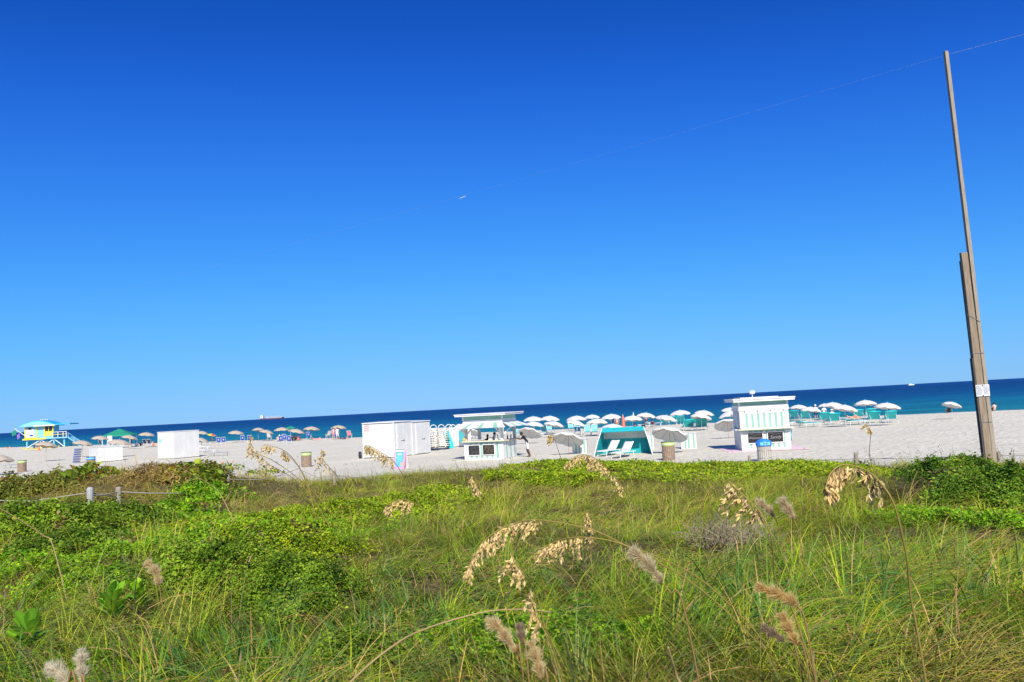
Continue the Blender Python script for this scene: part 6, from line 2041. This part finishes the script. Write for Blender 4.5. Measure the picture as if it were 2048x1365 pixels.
def make_seed_stalks():
    n = 7500
    x, y = scatter(n, 4.0, 44)
    t = toe(x, y)
    p = np.interp(t, [0, 20, 32, 38, 41, 42], [0.05, 0.12, 0.7, 1.0, 0.4, 0.0])
    keep = (rng.random(n) < p) & (in_cover(x, y) < 0.85)
    x, y = x[keep], y[keep]
    n = len(x)
    d = np.hypot(x, y)
    root = np.stack([x, y, ground_z(x, y) - 0.02], 1)
    L = rng.uniform(0.45, 1.0, n) * np.interp(d, [3, 15], [0.75, 1.0])
    W = 0.0026 + 0.00030 * d
    az = math.pi + rng.normal(0, 0.9, n)
    e0 = np.clip(rng.normal(1.38, 0.12, n), 0.9, 1.57)
    bend = rng.uniform(0.15, 0.8, n)
    col = hue(n, (0.28, 0.25, 0.10), 0.25)
    tip = hue(n, (0.36, 0.25, 0.15), 0.25)
    a = blades(root, L, W * rng.uniform(0.8, 1.2, n), az, e0, bend, col, 4, tip)
    # small dark seed spikes on the tips
    kk = rng.random(n) < 0.5
    ang = e0 - bend * 0.5
    tipx = x + np.cos(az) * L * np.cos(ang) * 0.93
    tipy = y + np.sin(az) * L * np.cos(ang) * 0.93
    tipz = root[:, 2] + L * np.sin(ang) * 0.93
    r2 = np.stack([tipx, tipy, tipz], 1)[kk]
    m = kk.sum()
    b = blades(r2, rng.uniform(0.05, 0.11, m), (0.008 + 0.0007 * d[kk]), az[kk], e0[kk] - bend[kk], np.full(m, 0.4), hue(m, (0.26, 0.17, 0.11), 0.3), 2)
    return join([a, b])

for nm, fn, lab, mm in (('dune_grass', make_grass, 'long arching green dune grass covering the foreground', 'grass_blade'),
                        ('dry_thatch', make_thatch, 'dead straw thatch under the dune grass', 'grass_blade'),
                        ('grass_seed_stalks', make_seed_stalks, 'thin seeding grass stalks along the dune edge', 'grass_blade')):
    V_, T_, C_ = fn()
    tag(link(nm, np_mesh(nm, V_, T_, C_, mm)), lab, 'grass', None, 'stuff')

# --- leaves
def leaves(P, N, up, L, asp, col, fold=0.25):
    """Folded diamond leaves at points P, normal N, length direction up."""
    n = len(P)
    N = N / np.linalg.norm(N, axis=1, keepdims=True)
    up = up - N * (up * N).sum(1, keepdims=True)
    up = up / np.maximum(np.linalg.norm(up, axis=1, keepdims=True), 1e-6)
    sd = np.cross(N, up)
    L = L[:, None]
    b = P
    tip = P + up * L
    l = P + up * L * 0.5 + sd * L * asp * 0.5 + N * L * fold * 0.3
    r = P + up * L * 0.5 - sd * L * asp * 0.5 + N * L * fold * 0.3
    V = np.stack([b, l, tip, r], 1).reshape(-1, 3)
    o = (np.arange(n) * 4)[:, None]
    T = np.concatenate([o + np.array([[0, 2, 1]]), o + np.array([[0, 3, 2]])], 1).reshape(-1, 3)
    return V, T, np.repeat(col, 4, axis=0)

LEAF_COL = {'small': [(0.075, 0.160, 0.013), (0.165, 0.275, 0.017), (0.265, 0.355, 0.028)],
            'bright': [(0.110, 0.270, 0.012), (0.210, 0.400, 0.014), (0.330, 0.470, 0.020)],
            'yellow': [(0.140, 0.250, 0.012), (0.270, 0.380, 0.014), (0.400, 0.450, 0.020)],
            'brown': [(0.11, 0.15, 0.022), (0.21, 0.23, 0.032), (0.25, 0.21, 0.05)],
            'dry': [(0.34, 0.23, 0.07), (0.46, 0.33, 0.11), (0.24, 0.28, 0.03)],
            'dark': [(0.060, 0.145, 0.014), (0.130, 0.240, 0.018), (0.230, 0.310, 0.030)]}

def leaf_cols(n, kind, pick=None):
    cs = np.array(LEAF_COL[kind])
    k = rng.choice(3, n, p=[0.38, 0.42, 0.20]) if pick is None else pick
    c = np.clip(cs[k] * (1 + rng.normal(0, 0.16, (n, 1))), 0.004, 0.6)
    odd = rng.random(n)
    c[odd < 0.012] = (0.42, 0.30, 0.05)
    c[(odd > 0.012) & (odd < 0.03)] = (0.20, 0.12, 0.05)
    return c

for i, (x, y, r, h, kind, lab) in enumerate(SHRUBS):
    d = math.hypot(x, y)
    l0 = 0.032 * max(1.0, d / 8.5) ** 0.85 * (1.9 if kind == 'dry' else 1.0)
    S_ = 2 * math.pi * r * (0.5 * r + 0.6 * h)
    n = int(min(26000, 2.5 * S_ / ((0.10 if kind == 'dry' else 0.30) * l0 * l0)))
    a = rng.uniform(0, 2 * math.pi, n)
    q = np.sqrt(rng.uniform(0, 1, n))
    lump = 1 + 0.42 * vnoise(np.cos(a) * q * r + x * 3, np.sin(a) * q * r + y * 3, 0.30 * max(1, d / 9), 50 + i) + 0.34 * vnoise(np.cos(a) * q * r + x, np.sin(a) * q * r + y, 0.11 * max(1, d / 9), 80 + i)
    edge = 1 + 0.26 * np.sin(3 * a + i) + 0.20 * np.sin(7 * a + 2 * i) + rng.normal(0, 0.10, n)
    X = x + r * edge * q * np.cos(a)
    Y = y + r * edge * q * np.sin(a)
    dome = h * np.sqrt(np.clip(1 - q ** 2.4, 0.02, 1)) * lump
    depth = rng.uniform(0, 1, n) ** 1.6
    sprig = vnoise(X * 3.1, Y * 3.1, 0.22 * max(1, d / 9), 120 + i) > 0.62
    dome = np.where(sprig, dome + 0.10 * max(1, d / 12) * rng.random(n), dome)
    Z = ground_z(X, Y) + np.maximum(dome * (1 - 0.55 * depth), 0.03)
    nx, ny = np.cos(a) * q * h * 1.3 / max(r, 0.3), np.sin(a) * q * h * 1.3 / max(r, 0.3)
    N = np.stack([nx, ny, np.ones(n) * 0.9], 1) + rng.normal(0, 0.55, (n, 3))
    N[:, 2] = np.abs(N[:, 2]) + 0.1
    up = rng.normal(0, 1, (n, 3)) + np.stack([np.cos(a), np.sin(a), np.full(n, 0.4)], 1) * 0.5
    fs_ = max(1.0, d / 9)
    clump = vnoise(X + 31 * i, Y, 0.16 * fs_, 90)
    patch = vnoise(X, Y + 17 * i, 0.42 * fs_, 91)
    lc = leaf_cols(n, kind, np.clip(np.round(0.85 + 0.9 * clump + rng.normal(0, 0.42, n)), 0, 2).astype(int)) * (1 + 0.30 * clump[:, None] + 0.18 * patch[:, None])
    deadl = (patch > 0.62) & (rng.random(n) < 0.55)
    lc[deadl] = hue(deadl.sum(), (0.24, 0.18, 0.07), 0.3)
    V_, T_, C_ = leaves(np.stack([X, Y, Z], 1), N, up, l0 * rng.uniform(0.5, 1.4, n) * (1 + 0.35 * patch), 0.16 if kind == 'dry' else 0.62, np.clip(lc, 0.004, 0.7))
    t = thing('shrub', lab, 'shrub', (x, y, gz(x, y)), 0, 'dune shrubs')
    V_ = V_ - np.array([x, y, gz(x, y)])
    link('foliage', np_mesh('foliage', V_, T_, C_, 'leaf'), t)
    m = MB()
    rg = random.Random(i)
    for k in range(14):
        aa, qq = rg.uniform(0, 6.28), rg.uniform(0.2, 0.85)
        ex, ey = r * qq * math.cos(aa), r * qq * math.sin(aa)
        zz = h * math.sqrt(1 - qq ** 2) * 0.8
        g1 = gz(x + ex, y + ey) - gz(x, y)
        m.tube([(ex * 0.25, ey * 0.25, -0.03), (ex * 0.6, ey * 0.6, zz * 0.45 + g1 * 0.5), (ex, ey, max(zz, 0.06) + g1)], [0.014, 0.010, 0.005], 5)
    m.build('stems', 'stem_brown', t)

# --- low leafy ground cover
def make_cover():
    parts = []
    for i, (cx, cy, rx, ry) in enumerate(COVER):
        d = math.hypot(cx, cy)
        l0 = 0.038 * max(1.0, d / 9.0) ** 0.8
        n = int(min(26000, 2.3 * math.pi * rx * ry / (0.30 * l0 * l0)))
        a = rng.uniform(0, 2 * math.pi, n)
        q = np.sqrt(rng.uniform(0, 1, n)) * (1 + 0.25 * np.sin(3 * a + i) + 0.12 * np.sin(8 * a))
        X, Y = cx + rx * q * np.cos(a), cy + ry * q * np.sin(a)
        ok = (toe(X, Y) < 39.5 + 0.8 * vnoise(X, Y, 1.1, 60)) & (vnoise(X, Y, 0.55 * max(1, d / 12), 61 + i) > -0.55)
        X, Y = X[ok], Y[ok]
        n = len(X)
        hh = 0.16 + 0.10 * vnoise(X, Y, 0.7 * max(1, d / 14), 62) + 0.06 * vnoise(X, Y, 0.25 * max(1, d / 14), 63)
        Z = ground_z(X, Y) + np.maximum(hh * rng.uniform(0.25, 1, n) * (1.3 if d > 20 else 1.0), 0.02)
        N = np.stack([np.zeros(n), np.full(n, -0.15), np.ones(n)], 1) + rng.normal(0, 0.5, (n, 3))
        N[:, 2] = np.abs(N[:, 2]) + 0.1
        parts.append(leaves(np.stack([X, Y, Z], 1), N, rng.normal(0, 1, (n, 3)), l0 * rng.uniform(0.6, 1.4, n), 0.6,
                            leaf_cols(n, 'yellow' if cy > 14 else 'bright')))
    return join(parts)
V_, T_, C_ = make_cover()
tag(link('ground_cover', np_mesh('ground_cover', V_, T_, C_, 'leaf')), 'low bright green leafy creeper between the grass', 'ground cover', None, 'stuff')

# --- big leaved plants: every leaf a piece of its own
def big_leaf_mesh(name, outline, cup, col, vein=0.0):
    """outline: half widths along the leaf (u, w)."""
    V, T, C = [], [], []
    n = len(outline)
    for u, w in outline:
        z = cup * math.sin(u * 2.6) 
        V += [(-w, u, z + abs(w) * 0.35), (0, u, z), (w, u, z + abs(w) * 0.35)]
        C += [np.array(col), np.array(col) * 1.25, np.array(col) * 0.95]
    for i in range(n - 1):
        b = i * 3
        T += [(b, b + 1, b + 4), (b, b + 4, b + 3), (b + 1, b + 2, b + 5), (b + 1, b + 5, b + 4)]
    return np_mesh(name, np.array(V), np.array(T), np.array(C), 'leaf', True)
OBO = [(0.0, 0.012), (0.25, 0.05), (0.5, 0.115), (0.75, 0.16), (0.92, 0.12), (1.0, 0.02)]
RND = [(0.0, 0.03), (0.12, 0.30), (0.40, 0.50), (0.70, 0.46), (0.92, 0.24), (1.0, 0.03)]
BIL = [(0.0, 0.04), (0.15, 0.30), (0.45, 0.44), (0.75, 0.40), (0.95, 0.26), (0.86, 0.02)]
LM = {'obo': [big_leaf_mesh('leaf', OBO, 0.06, c) for c in ((0.17, 0.36, 0.018), (0.28, 0.46, 0.022), (0.11, 0.26, 0.016))],
      'grape': [big_leaf_mesh('leaf', RND, 0.08, c) for c in ((0.19, 0.29, 0.025), (0.34, 0.40, 0.03), (0.11, 0.19, 0.025), (0.50, 0.22, 0.05))],
      'vine': [big_leaf_mesh('leaf', BIL, 0.05, c) for c in ((0.19, 0.40, 0.018), (0.30, 0.50, 0.022), (0.12, 0.28, 0.016))]}
rg = random.Random(77)
for x, y, s, lab in BROADLEAF:
    t = thing('broadleaf_plant', lab, 'plant', (x, y, gz(x, y)), 0, 'glossy broad leaved plants')
    MB().tube([(0, 0, -0.03), (0.01, 0, 0.15), (0.0, 0.01, 0.32)], [0.016, 0.013, 0.009], 6).build('stem', 'stem_brown', t)
    for k in range(30):
        az = k * 2.4 + rg.uniform(-0.2, 0.2)
        el = R(rg.uniform(15, 45) + 40 * (k / 24))
        o = link('leaf', LM['obo'][rg.choice((0, 0, 1, 2))], t, (0, 0, 0.20 + 0.14 * k / 30), (el, rg.uniform(-0.3, 0.3), az))
        sc = s * rg.uniform(0.55, 0.90)
        o.scale = (sc * 1.15, sc, sc)
for i, (x, y, h, w, lab) in enumerate(GRAPES):
    t = thing('sea_grape', lab, 'shrub', (x, y, gz(x, y)), 0, 'sea grapes on the dune top')
    m = MB()
    for k in range(9):
        az = rg.uniform(0, 6.28)
        rr = w * rg.uniform(0.2, 0.7)
        e = (rr * math.cos(az), rr * math.sin(az) * 0.7, h * rg.uniform(0.7, 1.2))
        m.tube([(e[0] * 0.2, e[1] * 0.2, -0.05), (e[0] * 0.6, e[1] * 0.6, e[2] * 0.6), e], [0.018, 0.013, 0.006], 5)
    m.build('stems', 'stem_brown', t)
    for k in range(120):
        az, q = rg.uniform(0, 6.28), math.sqrt(rg.random())
        lx, ly = w * q * math.cos(az), w * 0.7 * q * math.sin(az)
        lz = h * (1.15 - 0.8 * q * q) * rg.uniform(0.45, 1.1) + gz(x + lx, y + ly) - gz(x, y)
        pick = rg.choice((0, 0, 1, 1, 2, 2, 0, 1, 3 if rg.random() < 0.5 else 0))
        o = link('leaf', LM['grape'][pick], t, (lx, ly, max(lz, 0.05)), (R(rg.uniform(10, 75)), rg.uniform(-0.4, 0.4), math.pi + rg.uniform(-1.6, 1.6) if rg.random() < 0.7 else rg.uniform(0, 6.28)))
        sc = rg.uniform(0.11, 0.19)
        o.scale = (sc, sc, sc)
for i, (x, y, rx, ry, lab) in enumerate(VINES):
    t = thing('beach_vine', lab, 'vine', (x, y, gz(x, y)), 0, 'beach vines in the foreground')
    runner = [(rx * math.cos(k * 0.9) * (k / 9), ry * math.sin(k * 1.3) * (k / 9), gz(x + rx * math.cos(k * 0.9) * (k / 9), y + ry * math.sin(k * 1.3) * (k / 9)) - gz(x, y) + 0.12) for k in range(10)]
    MB().tube(runner, 0.006, 5).build('runner', 'stem_brown', t)
    for k in range(int(16 + 26 * rx)):
        az, q = rg.uniform(0, 6.28), math.sqrt(rg.random())
        lx, ly = rx * q * math.cos(az), ry * q * math.sin(az)
        o = link('leaf', LM['vine'][rg.choice((0, 1, 1, 2))], t, (lx, ly, gz(x + lx, y + ly) - gz(x, y) + rg.uniform(0.10, 0.30)), (R(rg.uniform(5, 55)), rg.uniform(-0.4, 0.4), math.pi + rg.uniform(-1.4, 1.4)))
        sc = rg.uniform(0.055, 0.095)
        o.scale = (sc, sc, sc)

# --- grey dead bush; the second, dark twigs are added to stand for a shaded hollow
for x, y, mm_, lab_ in ((*DEAD_BUSH_AND_SHADE_TWIGS[0], 'twig', 'grey leafless tangle of dead twigs right of centre'), (*DEAD_BUSH_AND_SHADE_TWIGS[1], 'stem_brown', 'dark brown twigs standing in for the shaded hollow left of the right edge shrub')):
  m = MB()
  for k in range(300):
      az, q = rg.uniform(0, 6.28), math.sqrt(rg.random())
      bx, by = 0.62 * q * math.cos(az), 0.45 * q * math.sin(az)
      L_ = rg.uniform(0.15, 0.42)
      a2, e2 = rg.uniform(0, 6.28), rg.uniform(0.1, 1.4)
      z = rg.uniform(0.02, 0.28) + gz(x + bx, y + by) - gz(x, y)
      d_ = Vector((math.cos(a2) * math.cos(e2), math.sin(a2) * math.cos(e2), math.sin(e2))) * L_
      p0 = Vector((bx, by, z))
      m.tube([p0, p0 + d_ * 0.5 + Vector((0, 0, 0.02)), p0 + d_], [0.005, 0.004, 0.002], 3, 0, False)
  t = thing('dead_bush_or_shade_twigs', lab_, 'dead bush', (x, y, gz(x, y)))
  m.build('twigs', mm_, t)

# --- sea oats
def smooth_path(pts, n):
    P = [Vector(p) for p in pts]
    out = []
    m = len(P)
    for i in range(m - 1):
        p0, p1, p2, p3 = P[max(i - 1, 0)], P[i], P[i + 1], P[min(i + 2, m - 1)]
        for k in range(n):
            t = k / n
            out.append(0.5 * ((2 * p1) + (p2 - p0) * t + (2 * p0 - 5 * p1 + 4 * p2 - p3) * t * t + (3 * p1 - p0 - 3 * p2 + p3) * t ** 3))
    out.append(P[-1])
    return out

for i, (pts, hs, sc, lab) in enumerate(SEA_OATS):
    d = math.hypot(pts[0][0], pts[0][1])
    bare = hs >= len(pts)
    base = Vector(pts[0])
    loc = [Vector(p) - base for p in pts]
    fine = smooth_path(loc, 6)
    t = thing('straw_stalk' if bare else 'sea_oat', lab, 'straw stalk' if bare else 'sea oat', base, 0, 'bare straw stalks' if bare else 'sea oats')
    r0 = (0.0042 + 0.00028 * d) * (sc if bare else 1.0)
    n = len(fine)
    me = MB()
    me.tube(fine, [r0 * (1 - 0.6 * k / n) for k in range(n)], 6)
    vv = np.array(me.v)
    tri = []
    for f in me.f:
        for k in range(1, len(f) - 1):
            tri.append((f[0], f[k], f[k + 1]))
    cc = np.tile(np.array([[0.36, 0.27, 0.07]]) if not bare else np.array([[0.46, 0.33, 0.15]]), (len(vv), 1))
    if not bare:
        u = np.linspace(0, 1, n).repeat(6)[:len(vv)]
        cc = cc * (0.75 + 0.4 * u[:, None]) 
    link('stem', np_mesh('stem', vv, np.array(tri), cc, 'seed', True), t)
    if bare:
        continue
    hp = smooth_path(loc[hs:], 14) if len(loc) - hs > 1 else smooth_path(loc[-2:], 14)
    parts = []
    Ltot = sum((hp[k + 1] - hp[k]).length for k in range(len(hp) - 1))
    sl = (0.0195 + 0.0009 * d) * (0.85 + 0.3 * min(sc, 1.2))
    r_ = np.random.default_rng(100 + i)
    nb = int(min(44, max(10, Ltot / sl * (1.5 if sc <= 1.0 else 0.8))))
    for bi in range(nb):
        u = min(0.999, (bi + r_.random()) / nb)
        f = u * (len(hp) - 1)
        k0 = min(int(f), len(hp) - 2)
        p = np.array(hp[k0].lerp(hp[k0 + 1], f - k0))
        tg = np.array((hp[k0 + 1] - hp[k0]).normalized())
        swell = 0.45 + 0.75 * math.sin(math.pi * min(0.97, 0.10 + 0.85 * u))
        bl = sl * r_.uniform(1.6, 4.2) * swell                      # hanging side branch
        bd = tg * r_.uniform(0.2, 0.8) + np.array([r_.normal(0, 0.22), r_.normal(0, 0.22), -0.85])
        bd /= np.linalg.norm(bd)
        m_ = max(4, int(bl / sl * 4.6))
        for q_ in range(m_):
            w = (q_ + r_.random()) / m_
            pos = p + bd * bl * w + np.array([0, 0, -0.25 * bl * w * w])
            dirv = bd + r_.normal(0, 0.42, 3)
            dirv[2] -= 0.25
            dirv /= np.linalg.norm(dirv)
            nv = np.array([r_.normal(0, 0.8), -0.8, r_.normal(0, 0.5)])
            c = np.array([0.74, 0.57, 0.25]) * r_.uniform(0.6, 1.25) * np.array([1, r_.uniform(0.92, 1.04), r_.uniform(0.8, 1.2)])
            parts.append((pos, nv, dirv, sl * r_.uniform(0.8, 1.6), c))
    Q_ = np.array([a[0] for a in parts]); N_ = np.array([a[1] for a in parts]); U_ = np.array([a[2] for a in parts])
    L_ = np.array([a[3] for a in parts]); C0 = np.array([a[4] for a in parts])
    V1, T1, C1 = leaves(Q_, N_, U_, L_, 0.28, C0, 0.4)
    V2, T2, C2 = leaves(Q_ + np.array([0, 0.002, 0]), -N_, U_, L_, 0.28, C0 * 0.85, 0.4)
    V_, T_, C_ = join([(V1, T1, C1), (V2, T2, C2)])
    link('seed_head', np_mesh('seed_head', V_, T_, C_, 'seed'), t)['kind'] = 'stuff'

# --- fluffy plumes
PC = {'tan': (0.60, 0.41, 0.18), 'grey': (0.60, 0.44, 0.24), 'dark': (0.26, 0.18, 0.09), 'gold': (0.60, 0.38, 0.12), 'pink': (0.60, 0.41, 0.23), 'white': (0.56, 0.46, 0.30)}
for i, (pts, hs, r, ck, lab) in enumerate(PLUMES):
    base = Vector(pts[0])
    loc = [Vector(p) - base for p in pts]
    t = thing('grass_plume', lab, 'grass plume', base, 0, 'fluffy grass plumes')
    fine = smooth_path(loc, 6)
    n = len(fine)
    me = MB().tube(fine, [0.0042 * (1 - 0.6 * k / n) for k in range(n)], 6)
    tri = [(f[0], f[k], f[k + 1]) for f in me.f for k in range(1, len(f) - 1)]
    link('stem', np_mesh('stem', np.array(me.v), np.array(tri), np.tile(np.array([[0.30, 0.19, 0.07]]), (len(me.v), 1)), 'seed', True), t)
    hp = np.array(smooth_path(loc[hs:], 12))
    r_ = np.random.default_rng(300 + i)
    m = 2600
    u = r_.random(m)
    f = u * (len(hp) - 1)
    k = np.minimum(f.astype(int), len(hp) - 2)
    fr = (f - k)[:, None]
    P_ = hp[k] * (1 - fr) + hp[k + 1] * fr
    ax = hp[k + 1] - hp[k]
    ax = ax / np.maximum(np.linalg.norm(ax, axis=1, keepdims=True), 1e-6)
    rad = r_.normal(0, 1, (m, 3))
    rad = rad - ax * (rad * ax).sum(1, keepdims=True)
    rad = rad / np.linalg.norm(rad, axis=1, keepdims=True)
    env = np.sin(np.pi * np.clip(0.10 + 0.82 * u, 0, 1)) ** 0.6 * (0.8 + 0.35 * np.sin(u * 17 + i))
    Lh = 1.6 * r * env * r_.uniform(0.5, 1.15, m)
    dv = rad * 0.72 + ax * 0.75 + r_.normal(0, 0.22, (m, 3))
    dv = dv / np.linalg.norm(dv, axis=1, keepdims=True)
    wd = np.cross(dv, r_.normal(0, 1, (m, 3)))
    wd = wd / np.linalg.norm(wd, axis=1, keepdims=True) * (0.0007 + 0.00012 * math.hypot(base.x, base.y))
    st = P_ + rad * r * 0.12
    V_ = np.stack([st - wd, st + wd, st + dv * Lh[:, None] * 1.25], 1).reshape(-1, 3)
    T_ = np.arange(m * 3).reshape(-1, 3)
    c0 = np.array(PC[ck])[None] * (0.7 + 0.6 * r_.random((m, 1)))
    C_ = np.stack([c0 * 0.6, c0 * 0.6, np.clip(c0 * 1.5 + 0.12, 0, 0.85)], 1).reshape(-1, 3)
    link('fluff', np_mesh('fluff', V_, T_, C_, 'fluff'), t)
